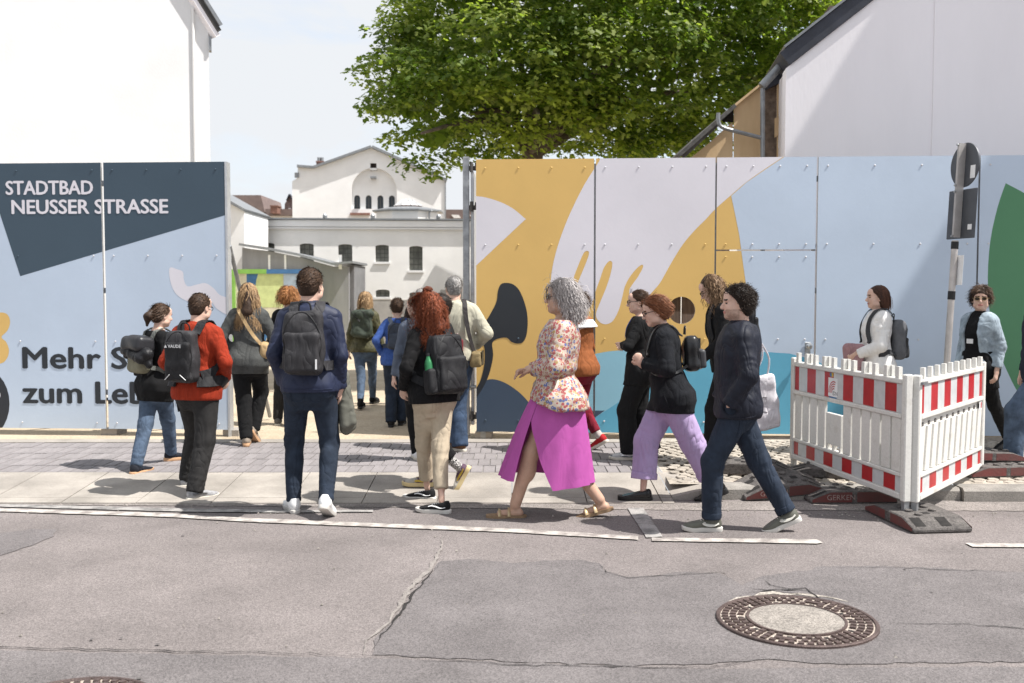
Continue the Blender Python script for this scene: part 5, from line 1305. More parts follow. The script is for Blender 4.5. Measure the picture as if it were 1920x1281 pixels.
    def trousers(s, m, ease=.012, r=(.092,.064,.060,.045), hem=.06, waist=.10, name='trousers', folds=.8, seed=3, h=.0128, cuff=None, pool=1.0):
        hem = hem - .05 if hem <= .06 else hem; s.te = (ease, r)
        k = s.k; lo, hi = s.box(.14, .0, s.pel.z + waist*k + .05); S = Sdf(lo, hi, h/s.q); rg = random.Random(seed); ph = [rg.uniform(0, 6) for _ in range(8)]; f = folds
        s.legs(S, ease, (((.0062*f, 115, .95, .25, ph[0]), (.0060*f, 95, .06, .25, ph[1])), ((.0065*f, 120, .05, .25, ph[2]), (.0070*f*pool, 150, .90, .30, ph[3]))), r, .03 - hem*k)
        S.prof(s.M, s.P, .04, ease*.8, -.19*k, waist*k); S.noise(.002*f, 24, seed)
        for i in (0, 1):
            d = (s.ank[i] - s.knee[i]).normalized(); p = s.ank[i] - d*(hem - .0)*k + d*.0; S.clip_near(p, d, .13)
        n = s.M.to_3x3() @ Vector((0, 0, 1)); S.clip(s.M @ Vector((0, 0, waist*k)), n)
        s.SP = S; o = sdf_obj(name, S, m, s.root)
        if cuff:
            for i in (0, 1):
                d = (s.ank[i] - s.knee[i]).normalized(); p = s.ank[i] - d*hem*k; C = Sdf([v - .12 for v in p], [v + .12 for v in p], .009)
                rr = r[3]*k*(.6+.4*s.build) + ease + .006; C.cone(p - d*cuff, p, rr, rr, .004); C.clip(p - d*(cuff), -d); C.clip(p + d*.001, d); sdf_obj('trouser_cuff', C, m, s.root)
        return o
    def shoes(s, upper, sole, kind='sneaker', socks=None, accent=None, sole_h=.026, collar=.088):
        key = (kind, upper.name, sole.name, round(s.k, 2), sole_h)
        k = s.k
        if key not in SHOE:
            S = Sdf([-.08*k, -.13*k, -.01], [.08*k, .26*k, .17*k], .0058); b = sole_h
            S.ell((0,-.032*k,.045*k + b*.4), [.038*k,.042*k,.05*k], .02); S.cone((0,-.01*k,.052*k + b*.4), (0,.125*k,.034*k + b*.4), .042*k, .040*k, .02); S.ell((0,.150*k,.024*k + b*.6), [.046*k,.062*k,.034*k], .03)
            S.cone((0,-.012*k,.06*k), (0,-.018*k,(collar + .02)*k), .040*k, .038*k, .02)
            S.clip((0,0,(collar + b*.4)*k), (0,.25,1)); S.clip((0,0,b - .003), (0,0,-1))
            V, F = S.net(); um = mesh_np('upper', V, F); um.polygons.foreach_set('use_smooth', np.ones(len(F), bool)); um.materials.append(upper)
            pts = [(0,-.080),(.026,-.072),(.037,-.045),(.036,.0),(.038,.06),(.047,.12),(.046,.165),(.030,.205),(.0,.216),(-.030,.207),(-.046,.165),(-.047,.12),(-.038,.06),(-.036,0),(-.037,-.045),(-.026,-.072)]
            ring = catmull([(x*k, y*k, 0) for x, y in pts], 2, True); mb = MB(); nr = len(ring)
            lift = lambda y: max(0, (y/k - .14))*.16*k
            mb.add([Vector((p.x*.96, p.y*.985, lift(p.y))) for p in ring] + [Vector((p.x*1.04, p.y*1.01, .006 + lift(p.y))) for p in ring] + [Vector((p.x*1.04, p.y*1.01, b + lift(p.y)*.8)) for p in ring] + [Vector((p.x*.93, p.y*.97, b + .003 + lift(p.y)*.8)) for p in ring],
                   [tuple(range(nr-1,-1,-1)), tuple(range(3*nr,4*nr))] + [(q*nr+i, q*nr+(i+1) % nr, (q+1)*nr+(i+1) % nr, (q+1)*nr+i) for q in range(3) for i in range(nr)])
            sm = mb.mesh('sole', 50); sm.materials.append(sole)
            am = None
            if accent:
                kind2, am_ = accent; mb = MB()
                for sg in (-1, 1):
                    if kind2 == 'wave': P_ = [(-.045,.045),(0,.040),(.04,.052),(.075,.058),(.10,.050)]; w = .006
                    elif kind2 == 'swoosh': P_ = [(-.05,.058),(0,.044),(.04,.046),(.07,.062),(.05,.064)]; w = .013
                    else: P_ = [(-.04,.05),(.0,.045),(.05,.05),(.09,.046)]; w = .014
                    pp = []
                    for y, z in P_:
                        q = S.project((sg*.05*k, y*k, z*k + b*.3), .0015, 6); pp.append(q)
                    pp = catmull(pp, 3); mb.tube(pp, [w*(.55 + .45*math.sin(PI*(i+.6)/(len(pp)+.2))) for i in range(len(pp))], 6, flat=.35)
                if kind2 in ('wave', 'swoosh', 'band'):
                    lc = [S.project((x*k, y*k, .12), .002, 8) for y in (.03,.05,.07,.09) for x in (-.02,.02)]
                    for i in range(0, 8, 2): mb.tube([lc[i], lc[i+1]], .003, 4)
                am = mb.mesh('shoe_trim', 60); am.materials.append(am_)
            SHOE[key] = (um, sm, am)
        um, sm, am = SHOE[key]
        for M in s.feet:
            o = link('shoe', um, None, s.root, M); link('sole', sm, None, o)
            if am: link('shoe_trim', am, None, o)
        if socks:
            C = [Sdf([v - .13 for v in a], [v + .13 for v in a], .010) for a in s.ank]
            for i in (0, 1):
                M = s.feet[i]; d = (s.knee[i] - s.ank[i]).normalized(); C[i].cone(M @ Vector((0,-.015*k,.06*k)), s.ank[i] + d*.10*k, .043*k, .045*k, .01); sdf_obj('sock', C[i], socks, s.root)
    # ------------------------------------------------ hair
    def cap(s, S, grow=.010, nape=-.085, line=None, kk=.015, cn=.0008):
        k = s.k; HM = s.HM; inv = np.array(HM.inverted()); R = s.HR
        S.ell(HM @ Vector((0,-.017,.030)), [(.078 + grow)*k, (.098 + grow)*k, (.091 + grow)*k], kk, R); S.ell(HM @ Vector((0,-.052,-.03)), [(.060 + grow)*k, (.050 + grow)*k, (.062 + grow)*k], .03, R)
        S.noise(cn, 85, 5)
        X = S.c[0][:, None, None]; Y = S.c[1][None, :, None]; Z = S.c[2][None, None, :]
        y = inv[1,0]*X + inv[1,1]*Y + inv[1,2]*Z + inv[1,3]; z = inv[2,0]*X + inv[2,1]*Y + inv[2,2]*Z + inv[2,3]
        L_ = line or ([-.13,-.09,-.05,-.01,.03,.058,.078,.10,.14], [-.05,-.045,-.018,.004,.030,.058,.090,.13,.2])
        d = (y - np.interp(z, L_[0], L_[1]))*k*.8; d = np.maximum(d, (nape - z)*k); S.D = np.maximum(S.D, d).astype(np.float32)
    def hair_box(s, lo=-.16, r=.16): 
        c = s.HM @ Vector((0, -.01, .02)); k = s.k; return Sdf([c.x - r*k, c.y - r*k, c.z + lo*k], [c.x + r*k, c.y + r*k, c.z + .16*k], .0085/s.q)
    def strands(s, m, n, ln, grow=.010, curl=(0, 0), width=.005, down=.5, back=.4, steps=10, spread=.35, zmin=-.06, ymax=.05, volume=.0, seed=1, tint=(0, .9), wild=.0, part=0.0, front=None, name='hair_strands'):
        rg = np.random.default_rng(seed); k = s.k; HM = np.array(s.HM); R3 = s.HR
        rad = np.array([.079 + grow, .099 + grow, .092 + grow]); cen = np.array([0, -.017, .030])
        q = rg.normal(size=(n*6, 3)); q /= np.linalg.norm(q, axis=1)[:, None]; p = cen + q*rad
        line = np.interp(p[:, 2], [-.13,-.09,-.05,-.01,.03,.058,.078,.10,.14], [-.05,-.045,-.012,.010,.034,.062,.092,.13,.2]); ok = (p[:, 1] < line) & (p[:, 2] > zmin) & (p[:, 1] < ymax + .05)
        p = p[ok][:n]; q = q[ok][:n]; n = len(p)
        nrm = q/rad; nrm /= np.linalg.norm(nrm, axis=1)[:, None]
        W = p @ (HM[:3, :3].T) + HM[:3, 3]; NW = nrm @ R3.T
        sgn = np.sign(p[:, :1] - part)
        flow = np.concatenate([sgn*spread, np.full((n, 1), -back), np.full((n, 1), -.15)], 1) @ R3.T
        d = flow - NW*(flow*NW).sum(1)[:, None] + NW*volume + rg.normal(size=(n, 3))*(.10 + wild); d /= np.linalg.norm(d, axis=1)[:, None]
        L = rg.uniform(ln[0], ln[1], n)*k; st = (L/steps)[:, None]; path = [W]; C = HM[:3, :3] @ cen + HM[:3, 3]; Ri = R3
        Mi = np.array(s.MC.inverted()); ST = getattr(s, 'ST', None)
        for i in range(steps):
            d = d*(1 - down*.45) + np.array([0, 0, -1])*down*.6 + rg.normal(size=(n, 3))*wild*.5; d /= np.linalg.norm(d, axis=1)[:, None]
            x = path[-1] + d*st
            e = ((x - C) @ Ri)/(rad*k); r = np.linalg.norm(e, axis=1); ins = r < 1.0
            if ins.any(): e[ins] /= r[ins][:, None]; x[ins] = (e[ins]*rad*k) @ Ri.T + C
            # keep outside the trunk
            t = x @ Mi[:3, :3].T + Mi[:3, 3]; rx = np.interp(t[:, 2], s.P[0], s.P[1]) + .03; ry = np.interp(t[:, 2], s.P[0], s.P[2]) + .03; cy = np.interp(t[:, 2], s.P[0], s.P[3])
            g = np.sqrt((t[:, 0]/rx)**2 + ((t[:, 1] - cy)/ry)**2); b = (g < 1) & (t[:, 2] < .56*k)
            if b.any():
                f = 1/np.maximum(g[b], .25); t[b, 0] *= f; t[b, 1] = cy[b] + (t[b, 1] - cy[b])*f; MC = np.array(s.MC); x[b] = t[b] @ MC[:3, :3].T + MC[:3, 3]
            path.append(x)
        P = np.stack(path, 1)                                     # n, steps+1, 3
        T = np.gradient(P, axis=1); T /= np.linalg.norm(T, axis=2)[..., None] + 1e-9
        O = P - C; O[..., 2] *= .3; O /= np.linalg.norm(O, axis=2)[..., None] + 1e-9
        U = np.cross(T, O); U /= np.linalg.norm(U, axis=2)[..., None] + 1e-9
        if curl[0] > 0:
            tt = np.linspace(0, 1, steps+1)[None, :]; ph = rg.uniform(0, 6.28, (n, 1)) + tt*L[:, None]*curl[1]*rg.uniform(.75, 1.3, (n, 1)); am = curl[0]*np.minimum(1, tt*4)
            P = P + U*(am*np.cos(ph))[..., None] + O*(am*(.6 + np.sin(ph)))[..., None]
        w = width*k*np.linspace(1, .35, steps+1)[None, :, None]*rg.uniform(.6, 1.4, (n, 1, 1))
        A = P - U*w/2; B = P + U*w/2; A = A + O*.0015; V = np.stack([A, B], 2).reshape(-1, 3); m2 = (steps+1)*2
        f = np.array([(2*i, 2*i+1, 2*i+3, 2*i+2) for i in range(steps)]); F = (f[None] + (np.arange(n)*m2)[:, None, None]).reshape(-1, 4)
        me = mesh_np(name, V, F); me.polygons.foreach_set('use_smooth', np.ones(len(F), bool)); a = me.attributes.new('tint', 'FLOAT', 'POINT')
        ti = rg.uniform(tint[0], tint[1], (n, 1)) + np.linspace(0, .25, steps+1)[None, :]*0.6; a.data.foreach_set('value', np.repeat(ti.reshape(-1), 2).astype(np.float32))
        o = link(name, me, m, s.root); o['kind'] = 'stuff'; return o
    def glasses(s, m, shades=False):
        k = s.k; h = lambda x, y, z: s.HM @ Vector((x, y, z)); mb = MB()
        for sg in (-1, 1):
            ring = [h(sg*.033 + .024*math.cos(a), .108 - .010*abs(math.cos(a))*0 - (sg*.033 + .024*math.cos(a))**2*4, .002 + .019*math.sin(a)) for a in [2*PI*i/14 for i in range(15)]]
            mb.tube(ring, .0026*k, 5, cap=False); mb.tube([h(sg*.057,.095,.006), h(sg*.078,.07,.008), h(sg*.083,-.005,.008)], .0028*k, 5)
        mb.tube([h(-.010,.110,.006), h(0,.113,.009), h(.010,.110,.006)], .0026*k, 5); o = mb.build('glasses', m, s.root, 60)
        if shades:
            for sg in (-1, 1):
                ln = MB(); ln.add([h(sg*.033 + .023*math.cos(a), .107 - (sg*.033 + .023*math.cos(a))**2*4, .002 + .0185*math.sin(a)) for a in [2*PI*i/14 for i in range(14)]], [tuple(range(14))]); ln.build('lens', M_LENS, o)
    def strap(s, pts, w, m, parent, off=.006, th=.004, name='strap', n=5):
        # a flat band laid over the clothes along the points (trunk frame, metres for a 1.75 m figure)
        P_ = catmull([s.MC @ (Vector(p)*s.k) for p in pts], n); Q = []
        for p in P_: Q.append(s.ST.project(p, off, 6, True))
        c = s.MC @ Vector((0, 0, .3*s.k)); L_ = []; mb = MB(); k = len(Q); rings = []
        for i, p in enumerate(Q):
            t = (Q[min(i+1, k-1)] - Q[max(i-1, 0)]).normalized(); e = .012
            g = Vector([s.ST.sample(p + Vector([e if j == a else 0 for j in range(3)])) - s.ST.sample(p - Vector([e if j == a else 0 for j in range(3)])) for a in range(3)])
            g = g.normalized() if g.length > 1e-5 else (p - c).normalized(); u = t.cross(g); u = u.normalized() if u.length > 1e-5 else t.orthogonal(); g = u.cross(t)
            rings += [p - u*w/2, p + u*w/2, p + u*w/2 + g*th, p - u*w/2 + g*th]
        mb.add(rings, [(i*4+j, i*4+(j+1) % 4, (i+1)*4+(j+1) % 4, (i+1)*4+j) for i in range(k-1) for j in range(4)] + [(3,2,1,0), (k*4-4,k*4-3,k*4-2,k*4-1)])
        return mb.build(name, m, parent, 40)
    def bag_root(s, name, label, cat='backpack', group='backpacks'): return empty(name, s.base, s.rz, label, cat, group)
    def backpack(s, label, m, m2=None, w=.29, hgt=.44, dep=.15, z0=.08, off=.0, strap_m=None, strap_w=.055, tilt=0.0, taper=.12, pocket=.55, handle=True, seed=1, folds=1.0, roll=False, pull=0.0, shift=0.0):
        k = s.k; o = s.bag_root('backpack', label); back = -(np.interp(.32*k, s.P[0], s.P[2])/k + .022) + off; m2 = m2 or m; sm = strap_m or m2
        Mb = s.MC @ Matrix.Translation((shift*k, (back - dep/2)*k, z0*k)) @ Matrix.Rotation(math.radians(tilt), 4, 'X') @ Matrix.Scale(k, 4); s.MB_ = Mb
        R = np.array(Mb.to_3x3().normalized()); c = Mb @ Vector((0, 0, hgt/2)); m_ = .36*k; rg = random.Random(seed); ph = [rg.uniform(0, 6) for _ in range(5)]
        S = Sdf([v - m_ for v in c], [v + m_ for v in c], .0105/s.q); A = hgt/2
        def wob(x, y, z): return -(np.clip(z/(A*k), 0, 1)**2)*taper*w*k*.5 + (.005*np.sin(26*z + 9*x + ph[0] + 2*np.sin(12*x + ph[1])) + .004*np.sin(21*x - 14*z + ph[2]))*folds*k
        S.rbox(c, [w/2*k, dep/2*k, A*k], .055*k, .01, R, wob); S.noise(.002*folds, 30, seed)
        b = sdf_obj('main_bag', S, m, o); s.SBAG = S
        if pocket:
            S2 = Sdf([v - m_ for v in c], [v + m_ for v in c], .0105/s.q); c2 = Mb @ Vector((0, -dep/2 + .005, hgt*pocket/2 + .02)); S2.rbox(c2, [w*.43*k, .030*k, hgt*pocket/2*k], .026*k, .01, R, lambda x, y, z: .004*folds*k*np.sin(23*x - 17*z + ph[3]) + .003*np.sin(40*z + ph[4])); sdf_obj('front_pocket', S2, m2, o)
            zp = [Mb @ Vector((x, -dep/2 - .026 + .02*0, hgt*pocket + .012 - .02*(x/(w*.43))**2)) for x in [(-.38 + .76*i/8)*w for i in range(9)]]
            zp = [S.project(p, .004, 6) for p in zp]; MB().tube(zp, .0035*k, 5).build('zip', m_black, o, 60)
        zp = [S.project(Mb @ Vector((w*.42*math.cos(a), -dep*.32, hgt*.48 + hgt*.46*math.sin(a))), .002, 6) for a in [PI*(-.12 + 1.24*i/16) for i in range(17)]]
        MB().tube(zp, .004*k, 5).build('zip', m_black, o, 60)
        if handle:
            MB().tube(catmull([Mb @ Vector((-.045, dep*.30, hgt - .02)), Mb @ Vector((-.035, dep*.25, hgt + .035)), Mb @ Vector((0, dep*.22, hgt + .05)), Mb @ Vector((.035, dep*.25, hgt + .035)), Mb @ Vector((.045, dep*.30, hgt - .02))], 4), .0065*k, 6).build('handle', sm, o, 60)
        zt = z0 + hgt*.92; yb = back - .01
        for sg in (-1, 1):
            s.strap([(sg*.075 + shift, yb - .01, zt), (sg*.088, -.07, .545), (sg*.098, .0, .575), (sg*.105, .085, .50), (sg*.120, .13, .37), (sg*.150, .11, .24), (sg*.17, .02, .16), (sg*.13 + shift, yb - .01, z0 + .06)], strap_w*k, sm, o, .008, .008)
        return o
SHOE = {}
# ================================================================ the cast
DEN  = fabric('denim', (.070,.100,.150), .9, .35, 9, .3, 320, detail=8)
DENM = fabric('denim_mid', (.040,.064,.110), .9, .35, 9, .3, 320, detail=8)
DEND = fabric('denim_dark', (.021,.030,.048), .9, .25, 9, .3, 320, detail=8)
BLK  = fabric('black', (.0075,.0075,.0082), .9, .2, 12)
CHARC = fabric('charcoal', (.023,.022,.022), .85, .2, 12)
NYL  = fabric('bag_black', (.017,.017,.019), .6, .2, 14, .3, 400, sheen=0)
NYL2 = fabric('bag_charcoal', (.036,.035,.038), .62, .2, 14, .3, 400, sheen=0)
H_BRN = hair_mat('brown', (.020,.012,.008), (.095,.055,.034)); H_DRK = hair_mat('dark', (.008,.006,.005), (.040,.028,.021)); H_BLD = hair_mat('blond', (.075,.042,.022), (.46,.30,.16)); H_GIN = hair_mat('ginger', (.13,.045,.014), (.42,.19,.07))
H_RED = hair_mat('red', (.045,.012,.006), (.27,.072,.03)); H_GRY = hair_mat('grey', (.12,.115,.11), (.50,.48,.46)); H_GRY2 = hair_mat('silver', (.12,.108,.106), (.46,.425,.415)); H_AUB = hair_mat('auburn', (.055,.02,.010), (.26,.11,.055))
BRB = mat('beard_stubble', (.40,.265,.205), .7, .2, 60)
def seam(p, S, pts, m, name='seam', r=.0042):
    q = [S.project(p.MC @ (Vector(v)*p.k), .0012, 7) for v in pts]; q = [S.project(v, .0012, 4) for v in catmull(q, 4)]
    return MB().tube(q, r, 5).build(name, m, p.root, 60)
def hang(sg, x=.255, y=.02, z=-.035): return dict(w=(sg*x, y, z), e=(sg*.35, -1, 0))
def short_hair(p, m, n=1000, ln=(.02,.035), grow=.009, vol=.10, nape=-.08, back=.9, wild=.08, curl=(0,0), down=.1, steps=3, width=.0045, **k):
    S = p.hair_box(); p.cap(S, grow, nape); sdf_obj('hair', S, m, p.root)
    p.strands(m, n, ln, grow - .002, curl, width, down, back, steps, .1, nape + .005, volume=vol, wild=wild, **k)
def long_cap(p, m, grow=.012, nape=-.10, vols=()):
    S = p.hair_box(-.42, .24); p.cap(S, grow, nape)
    for a, b, ra, rb in vols: S.cone(p.HM @ Vector(a), p.HM @ Vector(b), ra*p.k, rb*p.k, .03)
    S.noise(.003, 60, 9); return sdf_obj('hair', S, m, p.root)
def slab_part(p, Mb, outline, th, m, parent, name): # flat shape on a bag: outline in the bag's x-z plane
    mb = MB(); mb.prism([Mb @ Vector((x, y, z)) for x, y, z in outline], Mb.to_3x3() @ Vector((0, -th, 0))); return mb.build(name, m, parent)

# 1 tall man in navy, charcoal backpack, coat in hand
p = Person('tall man in navy jacket and dark blue jeans seen from behind, wearing white sneakers', 1.84, 0, [(551,960,0,0,25), (617,968,0,28,-4)], u=580, sex='m', lean=2, head=(-16,2,0),
   arms=[dict(w=(-.205,.05,.0), e=(-.5,-1,0)), dict(w=(.215,.05,-.03), e=(.45,-1,0))], q=1.05)
p.finish_body(H_BRN); p.trousers(DEND, .008, (.094,.064,.058,.046), .03, pool=1.3); NAVY = fabric('navy', (.020,.026,.055), .55, .14, 10, .10, 200, sheen=0, crease=.3)
p.top(NAVY, -.055, .020, .98, .0, seed=4, collar=.045, neck=.565, folds=.9); p.shoes(M_WHITE, mat('sole_pale', (.50,.48,.45), .7), 'low'); short_hair(p, H_BRN, 1300)
seam(p, p.SP, [(-.02,-.15,-.02),(-.10,-.15,-.03),(-.12,-.15,-.13),(-.07,-.15,-.15),(-.02,-.15,-.12),(-.02,-.15,-.02)], DEND, 'back_pocket'); seam(p, p.SP, [(.02,-.15,-.02),(.10,-.15,-.03),(.12,-.15,-.13),(.07,-.15,-.15),(.02,-.15,-.12),(.02,-.15,-.02)], DEND, 'back_pocket')
seam(p, p.ST, [(-.2,-.12,-.03),(-.1,-.16,-.03),(0,-.17,-.03),(.1,-.16,-.03),(.2,-.12,-.03)], NAVY, 'hem_seam')
bp = p.backpack('charcoal grey backpack with front zip pocket on the tall man in navy jacket', NYL2, NYL2, .285, .47, .15, .075, pocket=.60, strap_w=.07)
q = MB().box((.10,-.198,.045),(.112,-.194,.115)); o = q.build('tag', M_WHITE, bp); o.matrix_local = p.MB_ @ Matrix.Translation((0,.095,0))
OLV = fabric('olive_grey', (.12,.12,.10), .8, .2, 8)
c = empty('coat', p.base, 0, 'olive grey coat hanging from the right hand of the tall man in navy', 'coat'); S = Sdf([.05,-.25,.45],[.62,.25,1.25], .011); w = p.wr[1]
for i, (x, y, z, r) in enumerate(((.0,.05,-.26,.045),(.03,.0,-.32,.05),(.06,.04,-.30,.045),(.08,-.03,-.26,.04),(.03,-.05,-.28,.04),(-.02,.0,-.20,.04))): S.cone(w + Vector((.0,.06,.08)), w + Vector((x,y+.05,z)), .045, r, .022, wr=((.006,90,.5,.6,i),))
sdf_obj('drape', S, OLV, c)

# 2 ponytail woman
p = Person('woman with brown ponytail in black top and blue jeans, leftmost of the walkers', 1.54, -38, [(256,890,PZ-.02,0,12), (321,864,PZ,0,-20)], u=290, lean=6, head=(-4,6,0), arms=[hang(-1,.235,-.05,-.03), dict(w=(.2,.14,.05), e=(.4,-1,-.3))], build=1.04)
p.finish_body(H_BRN); p.trousers(DEN, .009, (.094,.066,.060,.050), .035, pool=1.4); p.top(BLK, -.19, .020, .62, .03, seed=2, neck=.55, name='top', folds=1.1)
SHN = fabric('shoe_navy', (.016,.018,.026), .8); p.shoes(SHN, mat('sole_gum', (.50,.30,.17), .7, .1, 20), 'derby', sole_h=.030); short_hair(p, H_BRN, 900, (.05,.08), .008, .02, -.085, .9, .05, width=.006, steps=5, down=.15)
S = p.hair_box(-.30, .24); h = lambda x, y, z: p.HM @ Vector((x, y, z)); S.cone(h(0,-.115,.02), h(0,-.15,-.03), .030, .040, .02); S.cone(h(0,-.15,-.03), h(0,-.155,-.12), .040, .014, .02); S.noise(.003, 70, 3); sdf_obj('ponytail', S, H_BRN, p.root)
MB().lathe([(.024,-.008),(.030,0),(.024,.008)], 12, M=Matrix.Translation(h(0,-.118,.02)) @ Matrix.Rotation(PI/2,4,'X')).build('hair_tie', BLK, p.root)
bp = p.backpack('olive canvas rucksack with black leather flap and black jacket stuffed on top', fabric('canvas_olive', (.20,.19,.135), .9), BLK, .28, .34, .15, .10, pocket=0, strap_m=fabric('strap_grey', (.13,.135,.125), .8), strap_w=.045, handle=True)
S = Sdf([v - .36 for v in p.MB_ @ Vector((0,0,.2))], [v + .36 for v in p.MB_ @ Vector((0,0,.2))], .0105); R = np.array(p.MB_.to_3x3().normalized())
S.rbox(p.MB_ @ Vector((0,-.03,.30)), [.155,.095,.075], .05, .01, R, lambda x, y, z: .006*np.sin(30*x+20*z)); sdf_obj('flap', S, mat('leather_black', (.022,.022,.025), .38, .2, 12, .2, 90), bp)
JK = fabric('shell_black', (.013,.013,.015), .45, .2, 12, .2, 100, sheen=0); j = empty('jacket', p.base, p.rz, 'black jacket bundled under the flap of the olive canvas rucksack', 'jacket')
S = Sdf([v - .40 for v in p.MB_ @ Vector((0,0,.2))], [v + .40 for v in p.MB_ @ Vector((0,0,.2))], .0105); B = lambda x, y, z: p.MB_ @ Vector((x, y, z))
for i, (a, b, r0, r1) in enumerate((((-.20,-.02,.25),(.20,-.04,.20),.055,.06),((-.14,-.09,.22),(.17,-.09,.15),.04,.05),((.14,-.03,.20),(.22,-.02,.09),.05,.035),((-.17,-.02,.25),(-.25,.0,.17),.045,.03))): S.cone(B(*a), B(*b), r0, r1, .025, wr=((.010,85,.5,.7,i*1.7),))
sdf_obj('bundle', S, JK, j)

# 3 man in red shirt with trekking backpack
p = Person('bearded man in rust red shirt and charcoal trousers seen from behind', 1.66, -14, [(352,914,.02,0,-12), (366,938,0,0,-35)], u=368, sex='m', lean=3, head=(-10,8,0), arms=[dict(w=(-.20,.10,.05), e=(-.8,-1,0)), dict(w=(.20,.13,.08), e=(.9,-1,-.1))], build=1.02)
p.finish_body(H_BRN, H_DRK); RUST = fabric('rust_red', (.30,.030,.010), .85, .14, 22, .5, 200, aniso=(3,3,.4)); p.trousers(CHARC, .016, (.096,.070,.066,.056), .02, pool=1.2); p.top(RUST, -.10, .022, .97, .02, name='shirt', seed=8, collar=.03, folds=.95)
p.shoes(fabric('trainer_grey', (.33,.33,.34), .7, .2, 30), M_SOLEW, 'trainer', accent=('band', fabric('trim_grey', (.16,.16,.17), .6))); short_hair(p, H_BRN, 800, (.015,.03), .006, .15); p.glasses(m_black)
bp = p.backpack('dark grey trekking backpack with hip belt on the man in rust red shirt', NYL2, NYL, .27, .46, .17, .06, pocket=.72, strap_w=.075, tilt=3)
s_ = small_text('VAUDE', bp, p.MB_ @ Matrix.Translation((.0,-.124,.305)) @ XZ, .038, M_WHITE, 'lettering', .001); s_['kind'] = 'stuff'
tri_ = MB(); tri_.add([p.MB_ @ Vector(v) for v in ((-.098,-.124,.305),(-.070,-.124,.305),(-.084,-.124,.332))], [(0,1,2)]); tri_.build('emblem', M_WHITE, bp)
for sg in (-1, 1):
    p.strap([(sg*.10,-.17,.06),(sg*.16,-.10,.05),(sg*.175,.0,.06),(sg*.12,.11,.05)], .085, NYL, bp, .010, .018, 'hip_belt'); MB().tube([B_ for B_ in (p.MC @ Vector((sg*.17,.0,.04)), p.MC @ Vector((sg*.185,.0,-.12)), p.MC @ Vector((sg*.175,.01,-.20)))], .010, 5, flat=.4).build('loose_strap', NYL, bp)
    MB().tube([p.MB_ @ Vector((sg*.10,-.120,.03)), p.MB_ @ Vector((sg*.05,-.128,.075))], .003, 5).build('reflector', M_WHITE, bp)

# 4 long blond woman in grey blouse with tan crossbody bag
p = Person('woman with long blond hair in grey blouse and black trousers near the gate', 1.67, 4, [(462,836,PZ,0,10), (479,829,PZ,42,-12)], u=465, lean=5, head=(5,4,0), arms=[dict(w=(-.20,.12,.08), e=(-.8,-1,0)), dict(w=(.19,.14,.08), e=(.9,-1,0))], build=1.02)
p.finish_body(H_BRN); p.trousers(BLK, .014, (.096,.070,.064,.056), .03); p.top(fabric('blouse_grey', (.062,.064,.062), .85, .25, 10, .5, 120), -.17, .030, .97, .025, name='blouse', seed=5, folds=1.05, arm_e=.02)
p.shoes(fabric('shoe_beige', (.30,.25,.20), .8), mat('sole_gum', (.5,.3,.17), .7), 'derby', sole_h=.030); long_cap(p, H_BRN, .012, -.12, [((0,-.07,-.02),(0,-.10,-.20),.07,.075)])
p.strands(H_BLD, 900, (.36,.46), .012, (.006,60), .008, .8, .5, 14, .5, .0, volume=.05, tint=(0,.75), wild=.05)
bg = p.bag_root('shoulder_bag', 'small tan crossbody bag at the hip of the woman in grey blouse', 'bag', 'bags carried by walkers'); TAN = fabric('tan', (.42,.29,.15), .7)
p.strap([(-.09,.08,.52),(-.10,.0,.575),(-.08,-.09,.53),(.0,-.15,.38),(.09,-.15,.24),(.17,-.10,.14)], .035, TAN, bg, .006, .005)
S = Sdf([.0,-.35,.85],[.5,.3,1.3], .010); cB_ = p.MC @ Vector((.185,-.03,.09)); S.rbox(cB_, [.05,.105,.085], .035, .01, None, lambda x, y, z: .005*np.sin(40*y+25*z)); S.noise(.003, 30, 2); sdf_obj('pouch', S, TAN, bg)

# 5 ginger person mostly hidden behind the tall man
p = Person('person with short ginger hair and dark top, half hidden behind the tall navy man', 1.66, 5, [(521,798,PZ-.03,0,5), (547,801,PZ-.03,0,-5)], u=541, lean=3, head=(8,3,0), q=.8)
p.finish_body(H_GIN); p.trousers(CHARC, .016, hem=.03); p.top(BLK, -.1, .02, .97, .02, seed=6); p.shoes(fabric('shoe_grey', (.12,.115,.11), .8), M_SOLEW, 'trainer'); long_cap(p, H_GIN, .024, -.085, [((-.05,-.05,-.03),(.05,-.05,-.03),.07,.07)])
p.strands(H_GIN, 700, (.12,.17), .026, (.008,80), .007, .45, .5, 8, .6, -.03, volume=.3, wild=.12)

# 6 woman in olive quilted jacket
p = Person('woman with fair half up hair in olive quilted jacket and jeans inside the yard', 1.69, -6, [(676,766,PZ-.02,0,5), (699,757,PZ-.04,0,-8)], u=684, lean=3, head=(-14,2,0), arms=[hang(-1), hang(1,.275,.0,-.04)], q=.85)
p.finish_body(H_BRN); p.trousers(DEN, .004, (.092,.060,.056,.043), .05); p.top(fabric('olive_quilt', (.070,.066,.032), .6, .3, 20, .6, 40, sheen=0), -.06, .022, .97, .01, seed=9, collar=.03)
p.shoes(BLK, m_black, 'boot', collar=.13); long_cap(p, H_BLD, .010, -.11, [((0,-.07,-.02),(0,-.09,-.16),.062,.05)]); p.strands(H_BLD, 600, (.24,.36), .012, (.007,60), .008, .8, .6, 12, .4, .0, volume=.05)
bp = p.backpack('dark green roll top backpack on the woman in olive quilted jacket', fabric('bag_green', (.048,.060,.045), .7, .2, 12), None, .30, .38, .15, .16, pocket=0, taper=-.22, folds=1.8, strap_w=.05)
